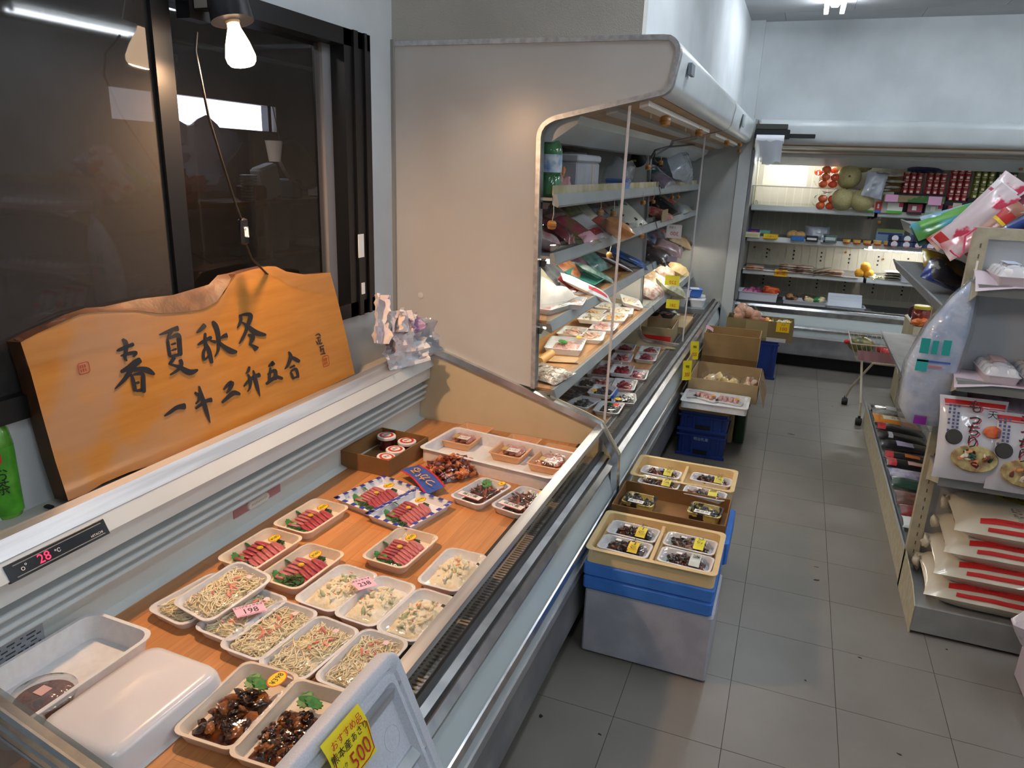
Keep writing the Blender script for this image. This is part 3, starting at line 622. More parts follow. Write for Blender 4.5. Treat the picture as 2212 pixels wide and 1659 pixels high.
for i,(x,y,a,b,ang,lab) in enumerate([(-.905,-.466,.086,.056,86,'potato salad tray with the pink 238 card resting on its corner'),(-.793,-.474,.088,.054,87,'round-heaped potato salad tray between two others in the middle row'),
      (-.680,-.483,.088,.052,86,'potato salad tray touching the front lip of the deck, flecked with cucumber'),(-.690,-.278,.088,.055,90,'potato salad tray set apart near the front lip, next to the lone sashimi')]):
    a*=1.08; b*=1.08; t=pack(lab,'salad',(x,y,DZ),math.radians(ang),a,b,.022,.024,FOAM,None,'potato_salad',film=.006)
    ob('filling',mound_me(a*.78,b*.78,.024,20+i,SALAD),t,(0,0,.004))
    stuff(ob('macaroni',chunks_me(a*.62,b*.6,.012,46,.0075,i,[SALAD,SALAD,M('pale_macaroni','eee4c4',.4),M('pale_macaroni','eee4c4',.4),M('cucumber_bits','b4bf94',.5)],'macaroni',(1.3,.6,.5),.25,6),t,(0,0,.013)))
    stuff(ob('carrot_bits',chunks_me(a*.6,b*.55,.004,5,.004,i+5,[P('e88a5a',.4)],'carrot_bits',(1.6,.5,.3),.2,5),t,(0,0,.024)))
def card(lab,quad,z,mat,lines,rz,w,h,name='price_card',rot=None,group=None):
    t=thing(name,lab,'price card',(quad[0],quad[1],z),rz,group,rot); MB().box(-w/2,w/2,-h/2,h/2,0,.0006).build('card_sheet',mat,t,False)
    for s,size,m,dx,dy in lines: text(s,size,m,t,(dx,dy,.0009))
    return t
p=at(540,1317,'z',.556); t=card('pink price card marked 198 on the spaghetti salads',p,.556,PINKP,[('スパゲティサラダ',.008,INK,0,.012),('198',.024,INK,0,-.004)],math.radians(62),.066,.036,rot=(.1,.1,math.radians(58)))
MB().box(-.028,.028,-.0158,-.0150,.0006,.0009).build('red_underline',P('c04a60',.5),t,False)
p=at(786,1260,'z',.556); card('pink price card marked 238 on the potato salads',p,.556,PINKP,[('ポテトサラダ',.008,INK,0,.014),('238',.022,INK,0,-.004)],math.radians(62),.052,.044,rot=(.05,.1,math.radians(62)))
# ---- soy-glazed packs
for i,(x,y,lab,pr) in enumerate([(-.845,-.868,'glossy soy-glazed shellfish in a chamfered tray with a 398 sticker','¥398'),(-.722,-.870,'glossy dark simmered clams in a tray beside the upright foam lid',None)]):
    t=pack(lab,'simmered seafood',(x,y,DZ),math.radians(93),.104,.066,.026,.02,FOAMW,None,'simmered_seafood_pack',film=.008)
    stuff(ob('shellfish',chunks_me(.062,.045,.014,36 if i==0 else 120,.013 if i==0 else .0065,i,[SOY,SOY2,SOYD],'shellfish',(1,.8,.6),.35,8),t,(-.02,0,.008)))
    ob('filling',mound_me(.07,.045,.014,40+i,SOY),t,(-.018,0,.003))
    for q in range(2): ob('shiso_leaf',leaf_me(),t,(.052,.012-q*.022,.026),(.15,-.1,q*1.4),(1.1,1.1,1))
    if pr: sticker(t,(.066,-.035,.036),pr,0,1.2)
for i,(px,py,lab) in enumerate([(1040,1062,'simmered beans tray with a green leaf under the blue pouch'),(1128,1082,'simmered squid tray close to the glass with heavy glare')]):
    q=at(px,py,'z',.54); t=pack(lab,'simmered seafood',(q.x,q.y,DZ),math.radians(78),.092,.060,.024,.022,FOAM,None,'simmered_food_pack',film=.006)
    stuff(ob('simmered_strips',chunks_me(.055,.04,.014,60,.011,i+3,[M('stew_brown','5a2418',.2,col2='3a120c',nscale=60,coat=.5),SOYD,M('stew_red','8a3420',.25,coat=.4)],'simmered_strips',(1.9,.35,.3),.3,6),t,(.01,0,.006)))
    ob('filling',mound_me(.068,.045,.016,50+i,MATS['stew_brown']),t,(.008,0,.003))
    MB().box(-.014,.014,-.040,.040,0,.0007).build('label_strip',WHITEP,t,False,(-.062,0,.030)); text('味沢煮',.018,INK,t,(-.060,.0,.0312),(0,0,-PI/2)); MB().box(-.0145,-.0115,-.040,.040,.0008,.0012).build('red_edge',REDI,t,False,(-.062,0,.030))
    if i==0: ob('shiso_leaf',leaf_me(),t,(.045,.012,.026),(0,0,.5),(1.6,1.3,1))
    sticker(t,(.068,-.030,.031),'¥',0,.8)
# ---- vacuum bag of glazed chunks with its blue header
q=at(965,1002,'z',.56); t=thing('stewed_meat_bag','clear vacuum bag heaped with glossy red-brown chunks','bag',(q.x,q.y,DZ),math.radians(60))
stuff(ob('chunks',chunks_me(.088,.070,.046,210,.013,6,[M('glazed_chunk','a04a18',.2,col2='6a2410',nscale=50,coat=.6),M('glazed_dark','4a140a',.2,col2='7a2c12',nscale=60,coat=.5),M('glazed_light','c8743a',.3,coat=.4)],'chunks',(1.1,.8,.6),.4,7),t,(.02,0,.008)))
ob('filling',mound_me(.092,.066,.036,61,MATS['glazed_dark']),t,(.02,0,.001))
MB().grid(lambda u,v:((u*2-1)*.115,(v*2-1)*.075,.004+.048*max(0,(1-(u*2-1)**4))**.7*max(0,(1-(v*2-1)**4))**.7+.003*noise.noise(Vector((u*9,v*9,2)))),18,14).build('bag_film',FILM,t,True)
q=at(912,1033,'z',.548); t=thing('pouch_header','crinkled blue pouch header with yellow letters lying across the bag','pouch',(q.x,q.y,.548),math.radians(62)-PI/2-.15,None,(.12,.05,math.radians(-34)))
hf=lambda u,v,k=0:((u*2-1)*.088,(v*2-1)*.036+.006*math.sin(u*3),.004*math.sin(u*5)+.002*math.sin(v*5+u*4)+k)
mb=MB(); mb.grid(lambda u,v:hf(u,v),16,6); mb.mat(1); mb.grid(lambda u,v:hf(u,v*.08,.0006),16,1); mb.grid(lambda u,v:hf(u,.92+v*.08,.0006),16,1); mb.build('header_sheet',[M('header_blue','3c58a8',.3),REDI],t,True)
text('つがる',.044,M('letter_yellow','f0b020',.4),t,(.004,.004,.008),(0,0,PI),(1.1,.9,1))
# ---- cardboard tray with four tubs
q=at(832,956,'z',.582); t=thing('cardboard_tray','shallow brown cardboard tray holding lidded tubs at the far end of the deck','box',(q.x,q.y,DZ),math.radians(-3))
def open_box(t,hx,hy,H,mat,th=.004,name='box_body'):
    mb=MB(); mb.loops([[(s*hx,u*hy,z) for s,u in ((1,1),(-1,1),(-1,-1),(1,-1))] for z in (0,H)]+[[(s*(hx-th),u*(hy-th),z) for s,u in ((1,1),(-1,1),(-1,-1),(1,-1))] for z in (H,th)]); return mb.build(name,mat,t,False)
open_box(t,.098,.126,.060,CARDD)
tub=[(835,940,0),(879,952,1),(854,970,2),(832,986,3)]
for px,py,k in tub:
    z=(.575,.562,.568,.566)[k]; g=at(px,py,'z',z); g.z=DZ+.004 
    t=thing('lidded_tub',['lidded tub standing tallest at the back of the cardboard tray','lidded tub next to the foam tray side of the cardboard tray','lidded tub in the middle of the group of four','lidded tub tilted low at the tray front with its lid edge on'][k],'tub',(g.x,g.y,g.z),.3*k,None,(0,0,0) if k<3 else (-.0,.14,0))
    h=z-.524-.008
    MB().lathe([(.027,0),(.031,h)],24).build('tub_body',M('dark_jelly','5a2028',.15,trans=.2,coat=.5),t); MB().lathe([(.033,h-.002),(.0335,h+.006),(.032,h+.008),(.0,h+.0085)],28,cap=False).build('lid',P('f0eef0',.35),t)
    mb=MB(); mb.lathe([(.025,h+.0087),(.025,h+.0092)],24); mb.mat(1); mb.lathe([(.017,h+.0093),(.017,h+.0095)],20); lb=mb.build('lid_label',[P('d23a30',.5),P('f4f0e8',.5)],t,False)
    ob('lettering',text_mesh('塩辛',.013,INK,.0001),lb,(0,0,h+.0097),(0,0,1.2))
# ---- big foam tray with squid packs
q=at(1088,972,'z',.57); t=thing('foam_tray','large white foam tray with three packs of squid against the cream end panel','tray',(q.x-.01,q.y-.012,DZ),math.radians(-6))
ob('tray_body',cached('bigtray',lambda: tray_mb(MB(),.255,.125,.050,.02,.008,.012,.006).mesh('tray_body',FOAM,.7)),t)
for i,(px,py,ls) in enumerate([(1010,936,'farthest squid pack of the three in the foam tray, nearest the tubs'),(1115,962,'middle squid pack of the three in the large foam tray'),(1196,984,'squid pack at the glass end of the large foam tray')]):
    q=at(px,py,'z',.556); t=pack(ls,'squid',(q.x,q.y,DZ+.008),math.radians(88),.108,.062,.028,.010,M('amber_tray','e0a878',.4,sss=.1),None,'squid_pack',film=.004)
    SQ=M('raw_squid','d8a8a0',.25,col2='b87878',nscale=50,sss=.2,coat=.3); SQ2=M('squid_tentacle','c08a8c',.25,col2='e0b8b0',nscale=60,sss=.2,coat=.3)
    o=MB(); 
    for k in range(3): o.x=Matrix.Translation((-.015,(k-1)*.024,.016)); o.blob((0,0,0),.019,.12,10,k,(2.2,.85,.7))
    o.build('squid_body',SQ,t,True); stuff(ob('tentacles',chunks_me(.028,.04,.014,40,.010,i,[SQ2],'tentacles',(2,.35,.35),.3,6),t,(.03,0,.008)))
    MB().box(-.016,.016,-.022,.022,0,.0007).build('label_strip',WHITEP,t,False,(-.055,-.012,.0315)); text('いか',.018,REDI,t,(-.055,-.012,.0325),(0,0,-PI/2)); MB().box(-.014,.02,.012,.034,0,.0007).build('gold_label',P('caa85a',.4),t,False,(-.055,-.004,.0315))
# ---- empty foam trays near the viewer
t=thing('foam_tray','deep empty white foam tray against the inner wall with a sauce cup in it','tray',(-1.208,-.955,DZ),math.radians(-1))
ob('tray_body',cached('ft2',lambda: tray_mb(MB(),.0925,.158,.052,.03,.014,.008,.005).mesh('tray_body',FOAM,.7)),t)
t=thing('foam_cover','upturned white foam tray with rounded glossy edges lying on the deck','tray',(-1.006,-.955,DZ),math.radians(-1.5))
MB().loops([rr(.105,.138,.03,0),rr(.106,.139,.03,.003),rr(.099,.132,.028,.006),rr(.092,.125,.028,.044),rr(.086,.119,.026,.053),rr(.074,.107,.022,.056)]).build('tray_body',M('glossy_foam','e6e4e6',.22,coat=.5,sss=.1),t,.9)
q=at(95,1508,'z',.556); t=thing('sauce_cup','clear lidded cup of dark red sauce in the empty foam tray','cup',(q.x,q.y,DZ+.006),0)
MB().lathe([(.040,0),(.050,.030)],28).build('sauce',M('sauce','4a1810',.15,col2='6a2414',nscale=30,coat=.5),t); MB().lathe([(.042,-.001),(.053,.037),(.056,.038),(.056,.041),(.050,.040),(.045,.045),(.0,.046)],28,cap=False).build('cup_body',BAGF,t,True)
MB().box(-.011,.011,-.011,.011,.0465,.0471).build('tag_sticker',P('d8b0ac',.6),t,False)
# ---- upright foam lid with the yellow handwritten sign
A=Vector((-.587,-.739,.66)); dn=Vector((.104,0,-.243)).normalized(); yy=Vector((0,-1,0)); nn=dn.cross(yy).normalized()
if nn.x<0: nn=-nn
LM=Matrix(((yy.x,dn.x,nn.x,A.x),(yy.y,dn.y,nn.y,A.y),(yy.z,dn.z,nn.z,A.z),(0,0,0,1)))
t=thing('foam_cover','upright ribbed white foam box lid leaning on the counter rail','lid'); t.matrix_world=LM
W2,H2=.46,.37; cx,cy=W2/2,H2/2; FB=M('bluish_foam','cfd3dc',.5,col2='c3c8d2',nscale=300,bump=.08,bscale=300,sss=.1)
lr=lambda i,z,r:[(x+cx,y+cy,z) for x,y,_ in rr(cx-i,cy-i,r,0,6)]
lb=MB().loops([lr(.0,-.030,.03),lr(0,-.004,.03),lr(.004,0,.028),lr(.022,0,.022),lr(.026,-.006,.02),lr(.030,-.006,.02),lr(.034,.002,.018),lr(.042,.002,.016),lr(.050,-.012,.014)]); lb.build('lid_body',FB,t,.9)
mb=MB(); rg=random.Random(2)
for i in range(7):
    for j in range(5): mb.blob((.12+i*.045,.16+j*.035,-.012),.0035,.1,6,i,(1,1,.5))
stuff(mb.build('moulded_dots',FB,t,True)); mb=MB(); mb.tube([(.085+.022*math.cos(2*PI*k/24),.13+.022*math.sin(2*PI*k/24),-.012) for k in range(25)],.0008,5); mb.build('moulded_ring',FB,t)
sg=thing('price_sign','yellow handwritten price sign taped over the edge of the foam lid','price sign'); 
def on_lid(px,py): return LM.inverted()@at_plane(px,py,A+nn*.004,nn)
c1=on_lid(783,1512); c2=on_lid(672,1640); c4=on_lid(808,1622)
ux=(c1-c2).normalized(); c0=c2+(c1-c2)*.5; SX=Matrix.Identity(4)
uy=Vector((0,0,1)).cross(ux); c0=c0-uy*.038
SX=Matrix(((ux.x,uy.x,0,c0.x),(ux.y,uy.y,0,c0.y),(ux.z,uy.z,1,.006),(0,0,0,1))); sg.matrix_world=LM@SX
MB().grid(lambda u,v:((u*2-1)*.052,(v*2-1)*.045,.004+.006*max(0,math.sin(v*4.2-1))),4,12).build('sign_sheet',YEL,sg,True)
text('おすすめ品',.0165,REDI,sg,(0,.030,.0125)); text('熊本産',.0175,INK,sg,(-.024,.011,.0118)); text('あさり',.0155,INK,sg,(.026,.012,.0118)); text('500',.036,M('sign_red','b82a18',.6),sg,(.014,-.020,.0095),(0,0,.05),(1,1.15,1)); text('1パック',.010,INK,sg,(-.036,-.012,.0100))
mb=MB(); mb.tube([(-.04,.022,.0115),(-.046,-.02,.009),(-.03,-.04,.007),(.03,-.040,.007),(.046,-.034,.008),(.048,.014,.0115),(.030,.022,.0122)],.0008,5); mb.build('drawn_border',MATS['sign_red'],sg)
t=thing('foam_box','white foam box on the floor by the counter, carrying the upright lid','box',(-.22,-1.02,0)); MB().cbox(-.24,.2,-.2,.24,0,.30,.01).build('box_body',FOAMBOX,t)

# ------------------------------------------------------------------ ledge: sign board, bottle, papers
BT=math.radians(5); B0=Vector((-1.366,0,.795)); bn=Vector((math.cos(BT),0,math.sin(BT))); bu=Vector((-math.sin(BT),0,math.cos(BT)))
BM=Matrix(((0,bu.x,bn.x,B0.x),(1,bu.y,bn.y,0),(0,bu.z,bn.z,B0.z),(0,0,0,1)))
bd=thing('wooden_sign_board','long lacquered wooden plank sign with black brush characters leaning on the ledge','sign'); bd.matrix_world=BM
BI=BM.inverted()
def bp(px,py,off=0): p=BI@at_plane(px,py,B0+bn*off,bn); return (p.x,p.y)
z2=lambda x,y:(x/2.328,550+y/2.328)
edge=[(105,440),(190,395),(300,345),(400,300),(470,290),(560,285),(680,280),(800,295),(930,290),(1020,275),(1090,235),(1130,190),(1150,150),(1185,100),(1270,75),(1350,58),(1390,60),(1440,85),(1530,100),(1600,95),(1662,90),(1700,230),(1745,420),(1786,600),(1600,690),(1400,785),(1200,880),(1050,950),(850,1030),(650,1095),(520,1150),(430,1205),(345,1238),(280,1040),(215,810),(155,590)]
fr_=[bp(*z2(*e)) for e in edge]
WOOD=M('lacquered_wood','c88a40',.3,col2='b2742e',nscale=5,namt=1.1,stretch=(1,9,1),coat=.25)
t_=WOOD.node_tree; r_=t_.nodes['Principled BSDF'].inputs['Base Color'].links[0].from_node   # bleached, milky patches at one end
tc=t_.nodes.new('ShaderNodeTexCoord'); nz=t_.nodes.new('ShaderNodeTexNoise'); nz.inputs['Scale'].default_value=5; sp=t_.nodes.new('ShaderNodeSeparateXYZ'); t_.links.new(tc.outputs['Object'],nz.inputs[0]); t_.links.new(tc.outputs['Object'],sp.inputs[0])
mr=t_.nodes.new('ShaderNodeMapRange'); mr.inputs[1].default_value=-.25; mr.inputs[2].default_value=-.6; t_.links.new(sp.outputs[0],mr.inputs[0]); mu=t_.nodes.new('ShaderNodeMath'); mu.operation='MULTIPLY'; rp=t_.nodes.new('ShaderNodeValToRGB'); rp.color_ramp.elements[0].position=.42; rp.color_ramp.elements[1].position=.54
t_.links.new(nz.outputs[0],rp.inputs[0]); t_.links.new(rp.outputs[0],mu.inputs[0]); t_.links.new(mr.outputs[0],mu.inputs[1]); mu2=t_.nodes.new('ShaderNodeMath'); mu2.operation='MULTIPLY'; mu2.inputs[1].default_value=.6; t_.links.new(mu.outputs[0],mu2.inputs[0])
mx=t_.nodes.new('ShaderNodeMix'); mx.data_type='RGBA'; mx.inputs[7].default_value=lin('b08e74'); t_.links.new(mu2.outputs[0],mx.inputs[0]); t_.links.new(r_.outputs[0],mx.inputs[6]); t_.links.new(mx.outputs[2],t_.nodes['Principled BSDF'].inputs['Base Color'])
SIDE=M('dark_board_edge','4a2a14',.5,col2='341d0d',nscale=20)
mb=MB(); n=len(fr_); mb.mat(1); mb.loops([[(x,y,-.042) for x,y in fr_],[(x,y,-.001) for x,y in fr_]],True,False); mb.mat(0); mb.add([(x,y,-.001) for x,y in fr_],[tuple(reversed(range(n)))])
o=mb.build('plank',[WOOD,SIDE],bd,False); o.data.flip_normals()
bk=[(70,425),(170,385),(250,340),(330,300),(430,268),(520,262),(700,222),(870,203),(1000,165),(1050,150),(1095,103),(1180,88)]; fe=[(105,440),(190,395),(300,345),(400,300),(470,290),(680,280),(800,295),(930,290),(1020,275),(1090,235),(1150,150),(1185,100)]
BARK=M('bark_edge','2c1a0e',.55,col2='6a4628',nscale=16,namt=1.4,bump=.3,bscale=30,coat=.2)
mb=MB(); R0=[(*bp(*z2(*q)),0.0005) for q in fe]; R1=[(*bp(*z2(*q),-.03),-.03) for q in bk]; R2=[(x,y-.02,-.042) for x,y,_ in R1]
mb.grid(lambda u,v:(lambda a,b:tuple(a[i]+(b[i]-a[i])*v+(.003*noise.noise(Vector((u*30,v*4,0))) if i==2 else 0) for i in range(3)))(R0[min(11,int(u*11+.5))],R1[min(11,int(u*11+.5))]),11,4); mb.grid(lambda u,v:(R1[min(11,int(u*11+.5))] if v<.5 else R2[min(11,int(u*11+.5))]),11,1); mb.build('bark',BARK,bd,True)
# brush characters: centre lines and widths read off the board
zc=lambda x,y:(220+x/3.814,640+y/3.814)
ST=[[(118,450,8),(150,438,26),(200,418,26),(264,392,30)],[(165,352,20),(195,380,34),(200,430,30),(190,500,24),(205,535,14)],[(150,492,12),(215,472,26),(280,465,26),(255,500,14)],[(150,625,24),(215,590,40),(280,545,50),(320,520,40)],[(300,530,34),(240,610,34),(180,690,30),(105,765,10)],[(250,610,26),(320,598,34),(380,612,44),(435,645,16)],[(240,640,18),(258,700,28),(275,785,28)],[(255,648,16),(310,636,28),(338,650,28),(340,720,34),(345,795,30)],[(265,718,14),(310,708,22)],[(275,780,18),(330,772,28)],
 [(468,318,10),(520,300,24),(580,275,30),(632,262,42)],[(575,285,24),(555,320,22),(540,350,18)],[(538,345,18),(550,420,24),(562,500,22)],[(545,350,16),(600,325,28),(632,325,34),(640,400,34),(648,490,30)],[(565,400,12),(610,385,20)],[(568,448,12),(615,432,20)],[(560,498,18),(640,478,26)],[(600,500,24),(570,540,26),(548,560,10)],[(640,520,30),(655,560,28),(620,610,22),(558,648,14)],[(560,560,14),(640,585,30),(720,625,44),(792,605,16)],
 [(852,232,38),(810,275,28),(778,302,10)],[(785,402,12),(830,375,26),(905,335,28)],[(850,300,20),(850,380,26),(880,440,28),(895,500,28),(905,552,24)],[(870,400,22),(835,460,22),(845,520,20),(895,470,10)],[(908,205,20),(935,240,36),(955,300,34),(962,380,30),(955,450,20),(928,500,8)],[(1035,318,38),(1000,330,26),(970,350,12)],[(890,365,14),(940,378,28)],[(960,370,16),(1000,410,28),(1060,450,42),(1114,458,18)],
 [(1135,150,20),(1145,190,24),(1130,235,20),(1113,262,8)],[(1145,155,16),(1190,148,24),(1226,160,32),(1205,230,28),(1180,300,24),(1150,360,20),(1128,392,8)],[(1150,212,12),(1200,245,24),(1270,300,40),(1354,318,18)],[(1200,318,18),(1242,332,32),(1228,372,26),(1212,405,12)],[(1215,395,14),(1250,412,24),(1280,438,46)],
 [(512,988,12),(560,955,26),(620,915,32),(692,905,50)],[(798,738,14),(818,810,28),(840,880,34),(868,970,26),(892,1044,6)],[(768,928,16),(810,895,24),(860,862,28),(908,852,36)],[(762,792,20),(798,815,26)],[(770,888,12),(800,850,20),(795,810,12)],
 [(1000,772,14),(1030,735,26),(1068,715,38),(1050,770,22),(1022,800,10)],[(985,878,18),(1030,838,28),(1085,795,36),(1140,808,18)],
 [(1215,578,18),(1205,615,20),(1182,640,8)],[(1168,745,12),(1200,705,22),(1250,665,28),(1306,645,36)],[(1200,640,14),(1222,690,24),(1218,750,18),(1198,788,8)],[(1245,608,14),(1262,680,28),(1280,750,26),(1302,825,5)],
 [(1370,580,14),(1412,548,34),(1395,575,14)],[(1390,585,14),(1380,650,22),(1378,712,18)],[(1362,645,12),(1425,612,28),(1430,690,22)],[(1350,725,20),(1400,685,28),(1440,665,26),(1490,680,22)],
 [(1538,455,14),(1555,500,30),(1530,570,22),(1503,602,6)],[(1550,495,14),(1590,515,28),(1630,540,24)],[(1545,592,12),(1590,568,20)],[(1552,622,14),(1565,650,20),(1580,684,16)],[(1555,620,12),(1600,600,22),(1618,672,20)],[(1575,675,14),(1618,660,18)],
 [(1755,325,6),(1785,310,10),(1800,330,8)],[(1765,345,7),(1800,340,9)],[(1762,370,7),(1780,390,9)],[(1780,335,7),(1785,380,8)],[(1800,350,8),(1795,395,8),(1815,380,8)],[(1775,395,7),(1815,388,8)],[(1790,420,8),(1830,405,9)],[(1800,415,8),(1805,460,9)],[(1795,445,7),(1830,432,9)],[(1820,420,8),(1828,465,9)],[(1800,480,8),(1842,468,10)]]
CHAR=M('inlaid_black','2a2b31',.35,coat=.3)
def cr(p,q,r,s,t): return [0.5*((2*q[i])+(-p[i]+r[i])*t+(2*p[i]-5*q[i]+4*r[i]-s[i])*t*t+(-p[i]+3*q[i]-3*r[i]+s[i])*t**3) for i in range(3)]
for gi,rng in enumerate(((0,10),(10,20),(20,28),(28,33),(33,34),(34,38),(38,40),(40,44),(44,48),(48,54),(54,len(ST)))):
    mb=MB()
    for si in range(*rng):
        S=ST[si]; pts=[]
        for i in range(len(S)-1):
            for k in range(5): pts.append(cr(S[max(i-1,0)],S[i],S[i+1],S[min(i+2,len(S)-1)],k/5))
        pts.append(list(S[-1])); Lp,Rp=[],[]
        for i,p in enumerate(pts):
            a=pts[max(i-1,0)]; b=pts[min(i+1,len(pts)-1)]; dx,dy=b[0]-a[0],b[1]-a[1]; l=math.hypot(dx,dy) or 1; nx,ny=-dy/l,dx/l; w=max(2,p[2])*.56
            if i in(0,len(pts)-1): w*=.55
            Lp.append((*bp(*zc(p[0]+nx*w,p[1]+ny*w)),.0006)); Rp.append((*bp(*zc(p[0]-nx*w,p[1]-ny*w)),.0006))
        m=len(pts); mb.add([(x,y,z+.0002*(si%4)) for x,y,z in Lp+Rp],[(i,i+1,m+i+1,m+i) for i in range(m-1)])
    mb.build('brush_character',CHAR,bd,False)
for (x0,y0,x1,y1) in ((168,782,194,808),(697,768,711,792)):
    c=bp((x0+x1)/2,(y0+y1)/2); a=abs(bp(x1,(y0+y1)/2)[0]-c[0]); b_=abs(bp((x0+x1)/2,y1)[1]-c[1]); mb=MB()
    mb.loops([[(x+c[0],y+c[1],.0006) for x,y,_ in rr(a,b_,a*.4,0)],[(x+c[0],y+c[1],.0006) for x,y,_ in rr(a*.86,b_*.88,a*.3,0)]],False,False)
    for k in range(6): mb.box(c[0]+a*(-.6+.4*(k%3)),c[0]+a*(-.45+.4*(k%3)),c[1]+b_*(-.6 if k<3 else .05),c[1]+b_*(-.1 if k<3 else .6),.0003,.0007)
    stuff(mb.build('red_seal',P('a8342c',.6),bd,False))
# plastic wrap over the board's top corner
mb=MB(); W0=[bp(*z2(*q)) for q in edge[:21]]
mb.grid(lambda u,v:(lambda p:(p[0],p[1]-v*(.05+.03*math.sin(u*7)),.0016+.0007*noise.noise(Vector((u*9,v*3,3)))))(W0[min(20,int(u*20+.5))]),20,5); mb.build('plastic_wrap',CLEAR('board_wrap',gloss=.04,rough=.25,haze=.04,hazecol='e8d8c8',bump=.12,bscale=9),bd,True)
def bottle(t,r,h,body,cap,lab,neck=.25):
    n=16; mb=MB(); prof=[(r*.8,0),(r,.01),(r,h*.28),(r*.93,h*.31),(r,h*.34),(r,h*.66),(r*.97,h*.7),(r*.75,h*.8),(r*.36,h*.88),(r*.36,h*.92)]
    mb.lathe(prof,20); mb.build('bottle_body',body,t); mb=MB(); mb.lathe([(r*.42,h*.915),(r*.42,h*.99),(r*.38,h)],18); mb.build('cap',cap,t); MB().lathe([(r*1.012,h*.36),(r*1.012,h*.62)],20,cap=False).build('label_sleeve',lab,t)
q=at(-4,1120,'z',.782); t=thing('tea_bottle','green tea bottle with a green printed sleeve standing on the ledge','bottle',(q.x,q.y+.02,.782)); 
TEA=M('tea_green','4d8a2c',.2,col2='6aa83a',nscale=30,coat=.4)
MB().lathe([(.027,0),(.031,.012),(.031,.16),(.026,.19),(.013,.21)],22).build('bottle_body',TEA,t); MB().lathe([(.0315,.01),(.0315,.155)],22,cap=False).build('label_sleeve',M('sleeve_green','58b030',.4,col2='3c8a20',nscale=18),t); MB().lathe([(.014,.21),(.014,.232)],14).build('cap',P('e8e8e8',.4),t)
text(['お','茶'],.034,INK,t,(.0278,-.0174,.085),(PI/2,0,math.radians(58)),(.8,1,1)); 
MB().box(-.006,.006,-.0005,.0005,-.012,.012).build('red_panel',REDI,t,False,(.0274,-.0171,.138),(0,0,math.radians(58)))

# crumpled papers and plastic in the corner of the ledge
t=thing('crumpled_papers','crumpled receipts and white plastic bags stuffed beside the wooden sign','papers',(-1.335,.52,.79))
PAP=M('receipt_paper','e2dad6',.7,col2='cfc2c8',nscale=25,bump=.2,bscale=30)
def sheet(name,mat,c,w,h,rot,amp,seed,n=12):
    mb=MB(); mb.x=Matrix.Translation(c)@Euler(rot).to_matrix().to_4x4()
    mb.grid(lambda u,v:((u-.5)*w,(v-.5)*h,amp*(noise.noise(Vector((u*3,v*3,seed)))+.45*noise.noise(Vector((u*8,v*8,seed+4))))+amp*.8*((u-.5)**2)*4),n,n); return mb.build(name,mat,t,.35)
sheet('plastic_sheet',M('white_plastic','dfe2e8',.35,bump=.5,bscale=20,sss=.1),(.04,.0,.055),.20,.11,(1.15,0,1.25),.05,1)
sheet('plastic_sheet',MATS['white_plastic'],(.03,.12,.05),.15,.12,(1.0,.2,1.9),.06,2)
sheet('plastic_sheet',BAGH,(.04,.16,.08),.12,.14,(1.2,.1,1.5),.05,7)
s1=sheet('receipt',PAP,(.045,-.03,.14),.14,.15,(1.35,.15,1.5),.035,3); sheet('receipt',PAP,(.02,-.115,.20),.07,.17,(1.4,.25,1.35),.03,5)
sheet('receipt',M('mauve_slip','c0a4c8',.7),(.06,.06,.15),.06,.07,(1.2,-.3,1.5),.03,6)
sheet('receipt',P('ece2de',.7),(.05,.0,.17),.10,.08,(1.3,.4,1.6),.03,9)
mb=MB(); rg=random.Random(8)
for k in range(46): 
    y=rg.uniform(-.09,.03); z=rg.uniform(.085,.20); mb.box(.086+.0,.0866,y,y+rg.uniform(.003,.012),z,z+.0012)
stuff(mb.build('printed_lines',P('b05060',.6),t,False,rot=(0,-.18,0)))
o=MB().cbox(-.010,.010,-.006,.006,0,.006,.002).build('black_crumb',INK,None); o.location=at(106,1097,'z',.783); tag(o,'tiny black crumb of rubber on the ledge beside the tea bottle','crumb')

# ------------------------------------------------------------------ goods: generic makers
def pouch(name,label,cat,loc,rot,w,h,t,mat,patches=(),words=(),group=None,seal=.05,seed=1,crinkle=.004,parent_mats=None,clear=False):
    """pillow bag lying in its own x-y plane; patches: (u0,u1,v0,v1,mat); words: (text,size,mat,u,v,rz)"""
    T=thing(name,label,cat,loc,0,group,rot)
    def S(u,v,sgn=1,off=0):
        a=max(0,1-abs(u*2-1)**3); b=max(0,1-(abs(v*2-1)/(1-seal))**4) if abs(v*2-1)<1-seal else 0
        q=noise.noise(Vector((u*4,v*4,seed)))+.5*noise.noise(Vector((u*11,v*11,seed+3)))
        return ((u-.5)*w*(1-.06*b),(v-.5)*h,sgn*(t/2*(a*b)**.55+off)+crinkle*q*(.4+.6*(a*b)**.3)+t/2)
    mb=MB(); nu,nv=12,12; mb.grid(lambda u,v:S(u,v),nu,nv); mb.grid(lambda u,v:S(1-u,v,-1),nu,nv); mb.build('bag_body',mat,T,.9)
    for (u0,u1,v0,v1,m) in patches: MB().grid(lambda u,v:S(u0+(u1-u0)*u,v0+(v1-v0)*v,1,.0012),8,6).build('print_panel',m,T,True)
    for (tx,sz,m,u,v,rz) in words:
        p=S(u,v,1,.0035); text(tx,sz,m,T,p,(0,0,rz))
    return T
